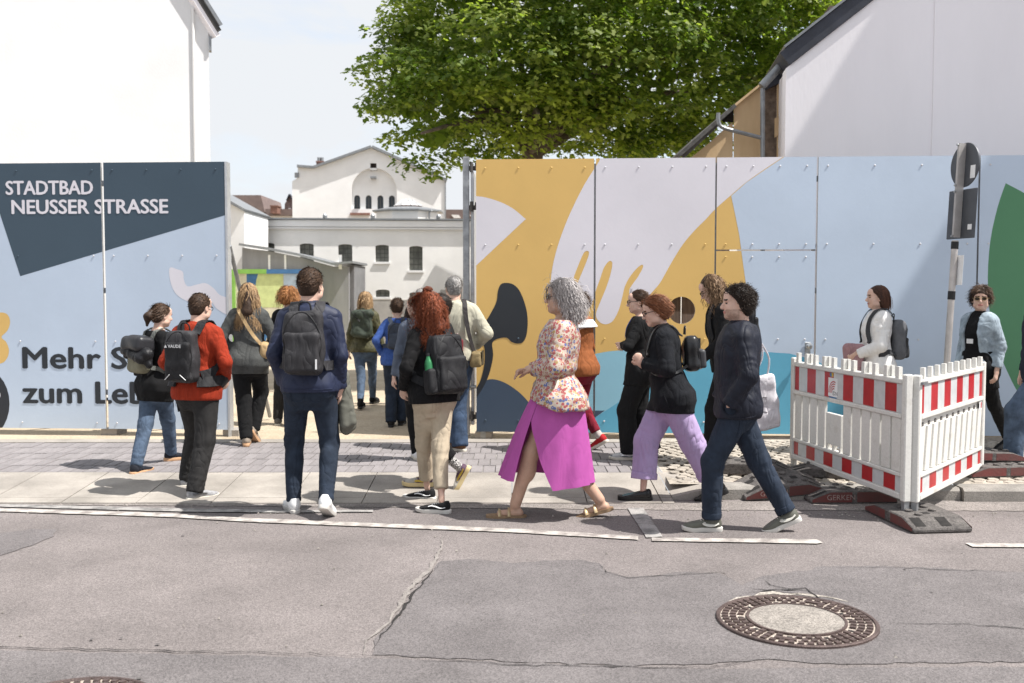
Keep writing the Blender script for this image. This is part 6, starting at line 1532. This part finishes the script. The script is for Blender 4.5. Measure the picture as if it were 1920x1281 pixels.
p.strap([(-.06,-.27,.50),(.0,-.27,.40),(.02,-.27,.30)], .02, NYL, bp, .3, .004, 'buckle_strap'); MB().tube(catmull([p.MB_ @ Vector((x, -.03, z)) for x, z in ((-.14,.37),(-.05,.385),(.05,.385),(.14,.37))], 4), .024, 8, flat=.6).build('rolled_top', fabric('bag_green_dark', (.035,.045,.034), .7), bp, 60)

# 7 short-haired person in blue sweater
p = Person('short haired person in blue sweater and dark jeans inside the gate', 1.53, 0, [(733,801,PZ-.03,0,5), (752,798,PZ-.03,0,-5)], u=744, lean=4, head=(0,5,0), q=.8, arms=[dict(w=(-.22,.06,.05), e=(-.9,-1,0)), hang(1)])
p.finish_body(H_BRN); p.trousers(DEND, .014, (.096,.07,.066,.06), .02); p.top(fabric('blue_sweater', (.045,.095,.30), .9, .15, 20), -.10, .02, .97, .01, seed=10); p.shoes(CHARC, m_black, 'derby'); short_hair(p, H_BRN, 600, (.03,.05), .012, .3)
p.backpack('slate backpack on the short haired person in blue sweater', fabric('bag_slate', (.045,.055,.075), .7), None, .27, .38, .13, .12, shift=.03)
# 8 person with slate daypack between them
p = Person('person in black trousers and white sneakers with slate daypack beside the curly haired woman', 1.56, 8, [(782,862,PZ,0,5), (803,866,PZ,0,-10)], u=786, lean=4, head=(45,6,0), q=.8)
p.finish_body(H_GRY); p.trousers(BLK, .014, hem=.02); p.top(fabric('shirt_slate', (.10,.12,.16), .8), -.1, .02, .97, .01, seed=11); p.shoes(M_WHITE, M_SOLEW, 'low'); short_hair(p, hair_mat('ash', (.05,.04,.03), (.26,.2,.15)), 500, (.05,.09), .012, .1)
p.backpack('slate blue daypack left of the curly red hair', fabric('bag_slate2', (.040,.048,.062), .65), None, .28, .40, .14, .12)
# 9 person hidden behind the curly woman, patterned socks
m_leo = mat('leopard', (.62,.60,.58), .8); N, L = m_leo.node_tree.nodes, m_leo.node_tree.links; vo = N.new('ShaderNodeTexVoronoi'); vo.inputs['Scale'].default_value = 75; vo.feature = 'DISTANCE_TO_EDGE'
rp = N.new('ShaderNodeValToRGB'); rp.color_ramp.elements[0].position = .10; rp.color_ramp.elements[1].position = .16; rp.color_ramp.elements[0].color = (.015,.014,.014,1); rp.color_ramp.elements[1].color = (.62,.6,.58,1)
L.new(N['Texture Coordinate'].outputs['Object'], vo.inputs['Vector']); L.new(vo.outputs['Distance'], rp.inputs['Fac']); L.new(rp.outputs[0], N['Principled BSDF'].inputs['Base Color'])
p = Person('person in black with leopard socks and purple and yellow trainers behind the curly haired woman', 1.60, 86, [(862,914,.05,62,0), (797,912,.05,0,0)], u=832, lean=4, drop=.02, q=.8)
p.finish_body(H_DRK); p.trousers(BLK, .014, (.094,.066,.06,.055), .13); p.top(BLK, -.12, .02, .97, .02, seed=12); p.shoes(fabric('trainer_purple', (.095,.055,.085), .7, .2, 9, c2=(.42,.40,.36), lo=.5, hi=.56), mat('sole_cream', (.62,.50,.27), .7), 'runner', socks=m_leo, sole_h=.034, accent=('band', fabric('trainer_yellow', (.55,.38,.06), .7)))
short_hair(p, H_DRK, 300)

# 10 woman with curly red hair
p = Person('woman with curly red hair and topknot in black jacket and beige trousers', 1.67, 40, [(801,938,0,0,36), (828,962,0,0,38)], u=812, lean=5, head=(24,8,0), arms=[dict(w=(-.20,.14,.06), e=(-.9,-1,-.2)), dict(w=(.20,.10,.04), e=(.8,-1,0))], build=1.03, q=1.05)
p.finish_body(H_RED); BEI = fabric('beige_chino', (.46,.385,.285), .85, .1, 9, .25, 260); p.trousers(BEI, .007, (.092,.064,.058,.050), .10, pool=.5, folds=.95); p.top(fabric('black_deep', (.0075,.0072,.008), .9, .2, 12), -.07, .024, .97, .015, seed=13)
p.shoes(fabric('canvas_black', (.013,.013,.014), .8), mat('sole_ivory', (.60,.58,.54), .7), 'skate', accent=('wave', M_WHITE), sole_h=.028, collar=.075)
long_cap(p, H_RED, .016, -.10, [((-.05,-.05,-.02),(-.04,-.09,-.17),.065,.075),((.05,-.05,-.02),(.05,-.09,-.17),.065,.075)]); p.strands(H_RED, 1100, (.24,.36), .018, (.013,190), .0065, .55, .45, 18, .6, -.04, volume=.35, tint=(0,.8), wild=.10)
S = p.hair_box(-.1, .22); S.ell(p.HM @ Vector((0,-.045,.150)), [.036,.036,.028], .01); S.noise(.005, 130, 4); sdf_obj('topknot', S, H_RED, p.root)
bp = p.backpack('black backpack with side pocket worn by the woman with curly red hair', NYL, NYL, .31, .50, .17, .0, pocket=.56, strap_w=.065, tilt=-4, folds=1.05)
S = Sdf([v - .14 for v in p.MB_ @ Vector((-.16,.0,.11))], [v + .14 for v in p.MB_ @ Vector((-.16,.0,.11))], .010); S.rbox(p.MB_ @ Vector((-.165,.0,.11)), [.045,.055,.10], .03, .01, np.array(p.MB_.to_3x3().normalized())); sdf_obj('side_pocket', S, NYL, bp)
bt = empty('bottle', p.base, p.rz, 'green metal bottle standing in the side pocket of the black backpack', 'bottle'); Mt = p.MB_ @ Matrix.Translation((-.172,.0,.10))
MB().lathe([(.0001,0),(.034,0),(.036,.01),(.036,.15),(.030,.175),(.018,.205),(.017,.215)], 16, M=Mt).build('body', mat('bottle_green', (.035,.19,.075), .35, metal=.3), bt, 40); MB().lathe([(.0195,.216),(.0195,.240),(.0001,.241)], 14, M=Mt).build('cap', m_black, bt, 40)

# 11 grey-haired man in pale jacket with shoulder bags
p = Person('grey haired man in pale khaki jacket and blue jeans beside the gate post', 1.74, -4, [(838,838,PZ,0,20), (862,846,PZ,0,55)], u=852, sex='m', lean=2, head=(18,4,0), arms=[hang(-1), dict(w=(.20,.15,.12), e=(1,-.8,0))], build=1.08)
p.finish_body(H_GRY); p.trousers(DENM, .018, (.098,.074,.07,.066), .0); p.top(fabric('khaki_pale', (.44,.42,.33), .8, .1, 9), -.03, .034, .97, .0, seed=14, collar=.03, folds=.95, arm_e=.022); p.shoes(fabric('suede_brown', (.16,.085,.045), .8), M_SOLEW, 'trainer'); short_hair(p, H_GRY, 900, (.02,.035), .007, .2)
bg = p.bag_root('messenger_bag', 'khaki canvas messenger bag hanging at the hip of the grey haired man', 'bag', 'bags carried by walkers'); KH = fabric('canvas_khaki', (.20,.15,.075), .85, .25, 10)
p.strap([(.08,.05,.57),(.10,-.03,.585),(.115,-.11,.52),(.14,-.15,.38),(.17,-.14,.22),(.20,-.10,.10),(.215,-.08,.04)], .045, fabric('strap_brown', (.03,.026,.026), .7), bg, .006, .005)
S = Sdf([.0,-.4,.75],[.6,.3,1.25], .011); cB_ = p.MC @ Vector((.235,-.06,-.01)); S.rbox(cB_, [.055,.13,.075], .025, .01, None, lambda x, y, z: .006*np.sin(30*y+25*z)); S.noise(.003, 26, 2); sdf_obj('pouch', S, KH, bg); MB().box((-.003,-.08,-.07),(.003,.08,.07)).build('flap', fabric('canvas_dark', (.07,.055,.03), .85), bg).matrix_local = Matrix.Translation(cB_ + Vector((.06,0,.015)))
rb2 = p.bag_root('handbag', 'dark red handbag behind the black backpack at the grey haired man\'s side', 'bag', 'bags carried by walkers'); S = Sdf([-.2,-.5,.7],[.4,.2,1.3], .011); S.rbox(p.MC @ Vector((.06,-.19,.07)), [.05,.045,.12], .02, .01); sdf_obj('pouch', S, mat('leather_red', (.16,.012,.022), .35, .15, 9), rb2); MB().tube(catmull([p.MC @ Vector((.03,-.19,.18)), p.MC @ Vector((.05,-.2,.24)), p.MC @ Vector((.09,-.19,.18))], 5), .007, 6).build('handle', MATS['leather_red'], rb2)
# 12 man further inside
p = Person('grey haired man further inside the yard, only his head showing above the curly hair', 1.68, 0, [(780,754,PZ-.05,0,5), (797,756,PZ-.05,0,-5)], u=788, sex='m', q=.7, head=(0,2,0))
p.finish_body(H_GRY); p.trousers(DENM, .016); p.top(CHARC, -.05, .02, seed=15); p.shoes(CHARC, m_black, 'derby'); short_hair(p, H_GRY, 300, (.02,.03), .004)

# 13 woman in flowered blouse and magenta skirt
m_flo = mat('flower_print', (.62,.52,.44), .55, spec=.35); N, L = m_flo.node_tree.nodes, m_flo.node_tree.links; b = N['Principled BSDF']; tc = N['Texture Coordinate']
def vor(scale, feat='F1'):
    v = N.new('ShaderNodeTexVoronoi'); v.inputs['Scale'].default_value = scale; v.feature = feat; L.new(tc.outputs['Object'], v.inputs['Vector']); return v
v1 = vor(42); v2 = vor(60); sep = N.new('ShaderNodeSeparateColor'); L.new(v1.outputs['Color'], sep.inputs[0]); cr1 = N.new('ShaderNodeValToRGB'); cr1.color_ramp.interpolation = 'CONSTANT'; els = cr1.color_ramp.elements; els[0].color = (.34,.085,.085,1); els[1].position = .40; els[1].color = (.37,.20,.16,1)
for ps, cc in ((.62,(.36,.25,.10,1)),(.78,(.11,.14,.30,1)),(.9,(.46,.38,.32,1))): e = els.new(ps); e.color = cc
L.new(sep.outputs[0], cr1.inputs['Fac']); sep2 = N.new('ShaderNodeSeparateColor'); L.new(v2.outputs['Color'], sep2.inputs[0]); cr2 = N.new('ShaderNodeValToRGB'); cr2.color_ramp.interpolation = 'CONSTANT'; els = cr2.color_ramp.elements; els[0].color = (.50,.41,.34,1); els[1].position = .55; els[1].color = (.10,.14,.36,1)
for ps, cc in ((.72,(.34,.27,.08,1)),(.84,(.44,.27,.22,1))): e = els.new(ps); e.color = cc
L.new(sep2.outputs[1], cr2.inputs['Fac'])
def lt(src, thr):
    n_ = N.new('ShaderNodeMath'); n_.operation = 'LESS_THAN'; L.new(src, n_.inputs[0]); n_.inputs[1].default_value = thr; return n_.outputs[0]
def mixc(f, a, bb):
    n_ = N.new('ShaderNodeMix'); n_.data_type = 'RGBA'; L.new(f, n_.inputs[0])
    for s_, i in ((a, 6), (bb, 7)):
        if isinstance(s_, tuple): n_.inputs[i].default_value = s_
        else: L.new(s_, n_.inputs[i])
    return n_.outputs[2]
base_ = mixc(lt(v2.outputs['Distance'], .42), (.50,.42,.35,1), cr2.outputs[0]); fl = mixc(lt(v1.outputs['Distance'], .54), base_, cr1.outputs[0]); fl = mixc(lt(v1.outputs['Distance'], .14), fl, (.62,.45,.35,1)); L.new(fl, b.inputs['Base Color'])
p = Person('woman with long grey hair in flowered blouse and magenta slit skirt walking left', 1.78, 86, [(966,970,0,0,4), (1098,968,0,16,-2)], u=1046, lean=-2, head=(4,-2,0), drop=.035, build=1.12, bare=True, arms=[dict(w=(-.05,.175,.19), e=(-1,-.6,-.4), d=(.8,.7,.0), n=(.6,0,-1), curl=.45), dict(w=(.06,.22,.17), e=(.7,-.8,-.5), d=(-.2,1,-.2), n=(-.6,0,-1), curl=.4)], sk=SK2, q=1.1)
p.finish_body(H_GRY); p.top(m_flo, -.10, .032, .93, .10, name='blouse', seed=16, neck=.56, folds=1.05, arm_e=.024, vfold=9, belly=.02, cinch=.022, hemslope=.35)
k = p.k; mb = MB(); NC, NR = 72, 30; zt_, zb_ = p.pel.z + .03*k, .285
for r in range(NR+1):
    t = r/NR; z = zt_ + (zb_ - zt_)*t; g = t**.85; cy = -.01 + .095*g; ry = .175 + .18*g; rx = .205 + .045*g; ts = max(0, (t - .30)/.70); f1 = math.radians(47 + 3*ts); f2_ = math.radians(47 + (52 if ts > 0 else 0)*ts**.9 + .01)
    for c_ in range(NC+1):
        a = f2_ + (2*PI + f1 - f2_)*c_/NC; fold = (.012*math.sin(7*a + 1.3 + 2*t) + .008*math.sin(13*a + 4*t))*g; zz = z + (-.035*math.exp(-((a - f2_)/.5)**2) + .02*math.cos(a))*t
        mb.v.append((-(rx + fold)*math.sin(a), cy + (ry + fold)*math.cos(a), zz))
for r in range(NR):
    for c_ in range(NC): mb.f.append((r*(NC+1)+c_, r*(NC+1)+c_+1, (r+1)*(NC+1)+c_+1, (r+1)*(NC+1)+c_)); mb.m.append(0)
sk_ = mb.build('skirt', fabric('magenta', (.41,.085,.32), .8, .06, 6, .12, 200, crease=.10), p.root, 180)
GOLD = mat('sandal_gold', (.50,.38,.22), .4, .1, 20, metal=.25); CORK = mat('cork', (.26,.17,.10), .85, .2, 30)
for M in p.feet:
    so = MB(); pts = [(0,-.085),(.036,-.05),(.037,.0),(.042,.06),(.050,.12),(.048,.165),(.025,.215),(-.025,.212),(-.048,.165),(-.050,.12),(-.042,.06),(-.037,0),(-.036,-.05)]; ring = catmull([(x*k, y*k, 0) for x, y in pts], 2, True); so.prism([Vector((q_.x, q_.y, -.006)) for q_ in ring[::-1]], (0,0,.026))
    o = so.build('sandal', CORK, p.root, 40); o.matrix_local = M
    for y in (.045, .115): MB().tube([Vector((.050*k*math.cos(a), y*k, .016 + (.050 - .15*(y-.04))*k*math.sin(a))) for a in [PI*i/12 for i in range(13)]], .014*k, 6, flat=.4).build('sandal_strap', GOLD, o, 60)
long_cap(p, H_GRY2, .020, -.10, [((0,-.06,.0),(0,-.105,-.10),.085,.075),((-.06,-.03,0),(-.065,-.05,-.09),.05,.045),((.06,-.03,0),(.065,-.05,-.09),.05,.045)]); p.strands(H_GRY2, 2600, (.10,.20), .024, (.008,80), .0040, .5, .6, 10, .45, -.06, volume=.28, tint=(.0,.9), wild=.12); p.glasses(mat('tortoise', (.06,.03,.015), .3), True)
for i in range(4):
    hd, pn, cu_, _ = p.hd[0]
# 14 woman with rust waistcoat behind her
p = Person('woman in rust brown waistcoat, white collar and red trousers behind the flowered blouse', 1.58, 60, [(1068,850,PZ,0,0), (1113,843,PZ,30,0)], u=1092, lean=3, q=.85, head=(-10,4,0), arms=[dict(w=(-.12,.2,.1), e=(-.9,-1,0)), dict(w=(.12,.2,.1), e=(.9,-1,0))])
p.finish_body(H_BRN); p.trousers(fabric('crimson', (.20,.012,.028), .85), .010, (.092,.064,.058,.048), .07); p.top(fabric('rust_brown', (.26,.085,.028), .85, .15, 20), -.10, .022, .25, .0, seed=17, name='waistcoat'); p.shoes(fabric('canvas_red', (.42,.018,.022), .8), M_SOLEW, 'low', socks=fabric('sock_pale', (.5,.45,.42), .8))
S = Sdf([-.3,-.3,1.05],[.3,.3,1.5], .010); S.prof(p.MC, p.P, .02, .034, .44*p.k, .53*p.k, lambda z: .035*np.clip((.52*p.k - z)/(.1*p.k), 0, 1)); sdf_obj('collar', S, fabric('collar_white', (.72,.72,.72), .8), p.root); short_hair(p, H_BRN, 500, (.05,.08), .014, .2, -.10)
# 15 woman in black with crossed arms
p = Person('woman with glasses all in black with folded arms, behind the lilac trousers', 1.6, 84, [(1180,862,PZ,0,6), (1222,856,PZ,0,-4)], u=1200, lean=1, head=(6,4,0), arms=[dict(w=(-.0,.18,.26), e=(-1,.1,-.5), d=(1,.2,.1)), dict(w=(.0,.17,.24), e=(1,.1,-.5), d=(-1,.2,.1))])
p.finish_body(H_BRN); p.trousers(BLK, .022, (.096,.076,.072,.072), .02); p.top(BLK, -.16, .022, .95, .03, seed=18); p.shoes(fabric('trainer_slate', (.10,.12,.14), .7, .2, 9, c2=(.5,.5,.5), lo=.5, hi=.55), M_SOLEW, 'skate', accent=('band', M_WHITE)); short_hair(p, H_BRN, 600, (.05,.08), .009, .0, -.085, .9, .04, width=.006, steps=5); p.glasses(m_black)
p.strap([(-.05,.06,.54),(-.055,.115,.45),(-.03,.13,.33)], .014, fabric('lanyard_blue', (.02,.09,.35), .6), p.root, .004, .003, 'lanyard')
# 16 woman with lilac trousers
p = Person('woman with short auburn hair in black fleece jacket and lilac trousers walking left', 1.67, 87, [(1322,940,0,22,-2), (1206,941,0,0,0)], u=1258, lean=9, head=(2,12,0), drop=.02, build=1.10, arms=[dict(w=(-.12,.195,.30), e=(-.9,-.5,-.9), d=(.15,.5,.85), n=(1,0,0), curl=.8), dict(w=(.10,.19,.28), e=(.8,-.5,-.9), d=(-.1,.5,.8), n=(-1,0,0), curl=.8)], q=1.05)
p.finish_body(H_AUB); p.trousers(fabric('lilac', (.40,.305,.50), .85, .05, 6, .12, 260, crease=.4), .020, (.100,.082,.080,.082), .10, folds=1.05, pool=.6, cuff=.055); p.top(fabric('fleece_black', (.010,.011,.014), .95, .2, 14, .5, 200), -.15, .026, .96, .05, seed=19, collar=.04, folds=1.2, arm_e=.02, hemslope=.18)
p.shoes(mat('patent_black', (.012,.012,.013), .22, .1, 9), m_black, 'platform', sole_h=.042, collar=.08); seam(p, p.ST, [(-.2,.06,.02),(-.2,.04,-.06),(-.2,.03,-.12)], MATS['cloth_fleece_black'], 'pocket_seam'); seam(p, p.ST, [(-.12,.0,.57),(-.17,.05,.50),(-.18,.08,.42)], MATS['cloth_fleece_black'], 'sleeve_seam'); short_hair(p, H_AUB, 1700, (.035,.06), .018, .15, -.09, .7, .10, steps=4, width=.005, down=.25); p.glasses(m_black)
LEA = mat('leather_bag', (.014,.014,.015), .28, .2, 9, .15, 60); bp = p.backpack('black leather rucksack with flap pocket worn above lilac trousers', LEA, LEA, .25, .33, .14, .17, pocket=0, strap_w=.022, folds=1.1, taper=.5, tilt=4)
S = Sdf([v - .16 for v in p.MB_ @ Vector((0,-.09,.10))], [v + .16 for v in p.MB_ @ Vector((0,-.09,.10))], .0095); S.rbox(p.MB_ @ Vector((0,-.085,.095)), [.075,.03,.075], .02, .01, np.array(p.MB_.to_3x3().normalized())); sdf_obj('flap_pocket', S, mat('leather_grey', (.045,.045,.05), .5), bp)
# 17 man in navy jacket, front right
p = Person('dark haired man in navy jacket, jeans and grey green sneakers walking left nearest the camera', 1.72, 88, [(1334,996,0,0,2), (1452,996,0,24,-2)], u=1383, sex='m', lean=0, head=(2,0,0), drop=.015, arms=[dict(w=(-.215,.10,-.0), e=(-.7,-1,0), hide=True), dict(w=(.205,.10,.0), e=(.7,-1,0), hide=True)], q=1.1, build=1.05); p.beard = True
p.finish_body(H_DRK, BRB); p.trousers(DEND, .011, (.098,.070,.066,.054), .055, folds=1.0, cuff=.05, pool=1.3); p.top(fabric('midnight', (.010,.012,.021), .6, .15, 10, .15, 200, sheen=0), -.10, .036, .98, .0, seed=20, collar=.035, folds=1.05, arm_e=.018)
p.shoes(mat('sneaker_grey_green', (.105,.105,.085), .6, .2, 9), mat('sole_ivory', (.6,.58,.54), .7), 'dunk', accent=('swoosh', mat('sneaker_white', (.62,.60,.54), .5)), sole_h=.030); seam(p, p.ST, [(-.2,.12,.08),(-.2,.08,.0),(-.2,.06,-.04)], MATS['cloth_midnight'], 'pocket_seam'); seam(p, p.ST, [(-.2,.10,-.075),(-.2,.0,-.075),(-.2,-.10,-.075)], MATS['cloth_midnight'], 'hem_seam'); seam(p, p.SP, [(-.2,.01,-.02),(-.2,.0,-.15),(-.2,-.0,-.25)], DEND, 'side_seam'); short_hair(p, H_DRK, 2000, (.02,.04), .019, .12, -.09, .5, .22, (.005,190), steps=5, width=.0045, down=.2)
# 18 long-haired man behind him
p = Person('long haired man with glasses looking down, behind the dark haired man in navy', 1.74, 86, [(1330,868,.1,0,0), (1392,870,.1,18,0)], u=1362, sex='m', lean=6, head=(0,28,0), arms=[dict(w=(-.14,.24,.06), e=(-.8,-1,-.3)), dict(w=(.20,-.1,-.02), e=(.7,-1,0))], q=.9)
p.finish_body(H_BRN); p.trousers(BLK, .012, hem=.03); p.top(BLK, -.08, .024, seed=21); p.shoes(CHARC, M_SOLEW, 'trainer'); long_cap(p, H_BRN, .012, -.10, [((-.055,-.035,-.02),(-.05,-.02,-.12),.035,.030),((0,-.07,-.03),(0,-.08,-.13),.06,.05)])
p.strands(hair_mat('light_brown', (.05,.028,.016), (.24,.15,.085)), 800, (.20,.28), .014, (.010,80), .007, .6, .2, 12, .5, -.02, ymax=-.06, volume=.1, wild=.08); p.glasses(m_black)
p.backpack('black backpack high on the back of the long haired man', NYL, NYL, .29, .44, .16, .16, pocket=.5)
tg = p.bag_root('tote_bag', 'white cotton tote bag with small black print hanging behind the man in navy', 'bag', 'bags carried by walkers'); S = Sdf([-.3,-.65,.25],[.3,.1,1.1], .010)
S.rbox((-.12,-.29,.58), [.045,.165,.25], .03, .01, np.array(Matrix.Rotation(math.radians(-8),3,'X')), lambda x, y, z: .006*np.sin(24*y+18*z) + .004*np.sin(40*z-10*y)); sdf_obj('cloth', S, fabric('cotton_white', (.66,.63,.66), .85), tg)
for yy in (-.27,-.40): MB().tube(catmull([(-.12,yy+.05,.80),(-.12,(yy-.3)/2-.02,.98),(-.12,-.30,1.12)], 4), .010, 5, flat=.4).build('handle', MATS['cloth_cotton_white'], tg)
for i in range(7): a = random.uniform(-.06,.05); MB().tube([S.project((-.17,-.30+a,.50+i*.022), .002, 6), S.project((-.17,-.27+a,.505+i*.022), .002, 6), S.project((-.17,-.25+a,.495+i*.022), .002, 6)], .0025, 4).build('print_mark', m_black, tg)

# 19 woman in white blouse behind the barrier
p = Person('young woman with brown bob in white blouse behind the striped barrier', 1.62, 88, [(1606,848,.1,0,0), (1668,850,.1,20,0)], u=1646, lean=1, head=(0,0,0), arms=[dict(w=(-.10,.24,.12), e=(-.7,-1,-.2), curl=.7), dict(w=(.08,.22,.12), e=(.7,-1,-.2))])
p.finish_body(H_BRN); p.trousers(fabric('trousers_white', (.6,.58,.55), .85), .016, (.096,.074,.07,.066), .03); p.top(fabric('blouse_white', (.74,.72,.70), .75, .05, 9), -.14, .032, .96, .02, seed=22, collar=.03, folds=1.1, arm_e=.024, name='blouse'); p.shoes(M_WHITE, M_SOLEW, 'low')
H_BOB = hair_mat('chestnut', (.026,.012,.008), (.105,.045,.028)); long_cap(p, H_BOB, .012, -.12, [((0,-.055,-.02),(0,-.055,-.07),.07,.072),((-.06,-.035,-.01),(-.062,-.035,-.065),.030,.030),((.06,-.035,-.01),(.062,-.035,-.065),.030,.030)]); p.strands(H_BOB, 900, (.12,.165), .014, (0,0), .007, .8, .35, 10, .3, .0, ymax=-.075, volume=.02, wild=.02)
p.backpack('two tone grey backpack worn over the white blouse', fabric('bag_grey', (.115,.118,.128), .8), fabric('bag_grey_dark', (.045,.046,.05), .8), .28, .44, .15, .05, pocket=.5, strap_w=.05)
c = empty('coat', p.base, p.rz, 'dusty pink coat folded over the forearm of the woman in white blouse', 'coat'); S = Sdf([-.35,.0,.60],[.3,.55,1.35], .011)
for i in range(5): S.cone(p.wr[0] + Vector((.02+.04*i,-.04+.02*i,.05)), p.wr[0] + Vector((.0+.045*i,.02+.03*(i%2),-.22-.04*(i%3))), .05, .045, .025, wr=((.007,80,.5,.6,i*1.3),))
sdf_obj('drape', S, fabric('dusty_pink', (.33,.19,.20), .85), c)
# 20 woman in denim jacket facing the camera
p = Person('woman with sunglasses in pale denim jacket and black leggings looking at the camera', 1.645, 108, [(1876,846,.1,24,0), (1800,852,.1,0,0)], u=1836, lean=0, head=(42,0,0), twist=10, build=1.08, arms=[dict(w=(-.235,.02,-.03), e=(-.5,-1,0)), dict(w=(.20,.06,-.01), e=(.6,-1,0))], q=1.15, drop=.01)
p.finish_body(H_BRN); p.trousers(BLK, .004, (.092,.060,.056,.042), .05, name='leggings'); p.top(BLK, -.22, .003, .3, .03, folds=.2, seed=23, name='shirt', collar=.03); p.top(fabric('denim_pale', (.30,.36,.41), .85, .28, 14, .2, 300, detail=8), .02, .026, .86, .0, arm_e=.010, seed=24, name='denim_jacket', folds=.95, open_front=(-.01,.0,.10,.065), collar=.02)
p.shoes(BLK, m_black, 'low'); S = p.hair_box(-.2,.18); p.cap(S, .022, -.10, ([-.13,-.09,-.05,-.01,.03,.045,.06,.08,.14], [-.045,-.035,-.005,.020,.050,.085,.10,.13,.2])); sdf_obj('hair', S, H_BRN, p.root); p.strands(H_BRN, 1100, (.045,.075), .022, (0,0), .0055, .35, .2, 5, .25, -.06, volume=.12, wild=.08); p.glasses(mat('gold_rim', (.35,.25,.12), .3, metal=.6), True)
bd = MB(); c0 = p.MC @ Vector((-.02*p.k,.17*p.k,.33*p.k)); cc = p.ST.project(c0, .004); fwd = p.MC.to_3x3() @ Vector((0,1,0)); Mq = Matrix.Translation(p.MC @ Vector((-.02*p.k,.165*p.k,.30*p.k))) @ p.MC.to_3x3().to_4x4(); bd.box((-.035,-.001,-.045),(.035,.002,.0), M=Mq); bd.build('name_badge', M_WHITE, p.root)
# 21 man cut by the right edge
p = Person('man in blue jeans and dark jacket cut off by the right edge of the photo', 1.74, 88, [(1896,878,.1,-8,0), (2010,876,.1,18,0)], u=1955, sex='m', lean=2, head=(0,2,0), q=.85)
p.finish_body(H_DRK); p.trousers(DEN, .016, (.098,.074,.07,.066), .015); p.top(fabric('navy_plain', (.014,.017,.03), .8), -.1, .026, seed=25); p.shoes(fabric('suede_dark', (.075,.045,.03), .8), M_SOLEW, 'derby'); short_hair(p, H_DRK, 500); p.glasses(m_black)
print('tris', sum(len(o.data.loop_triangles) if o.data.loop_triangles else sum(len(q.vertices) - 2 for q in o.data.polygons) for o in scene.objects if o.type == 'MESH'))
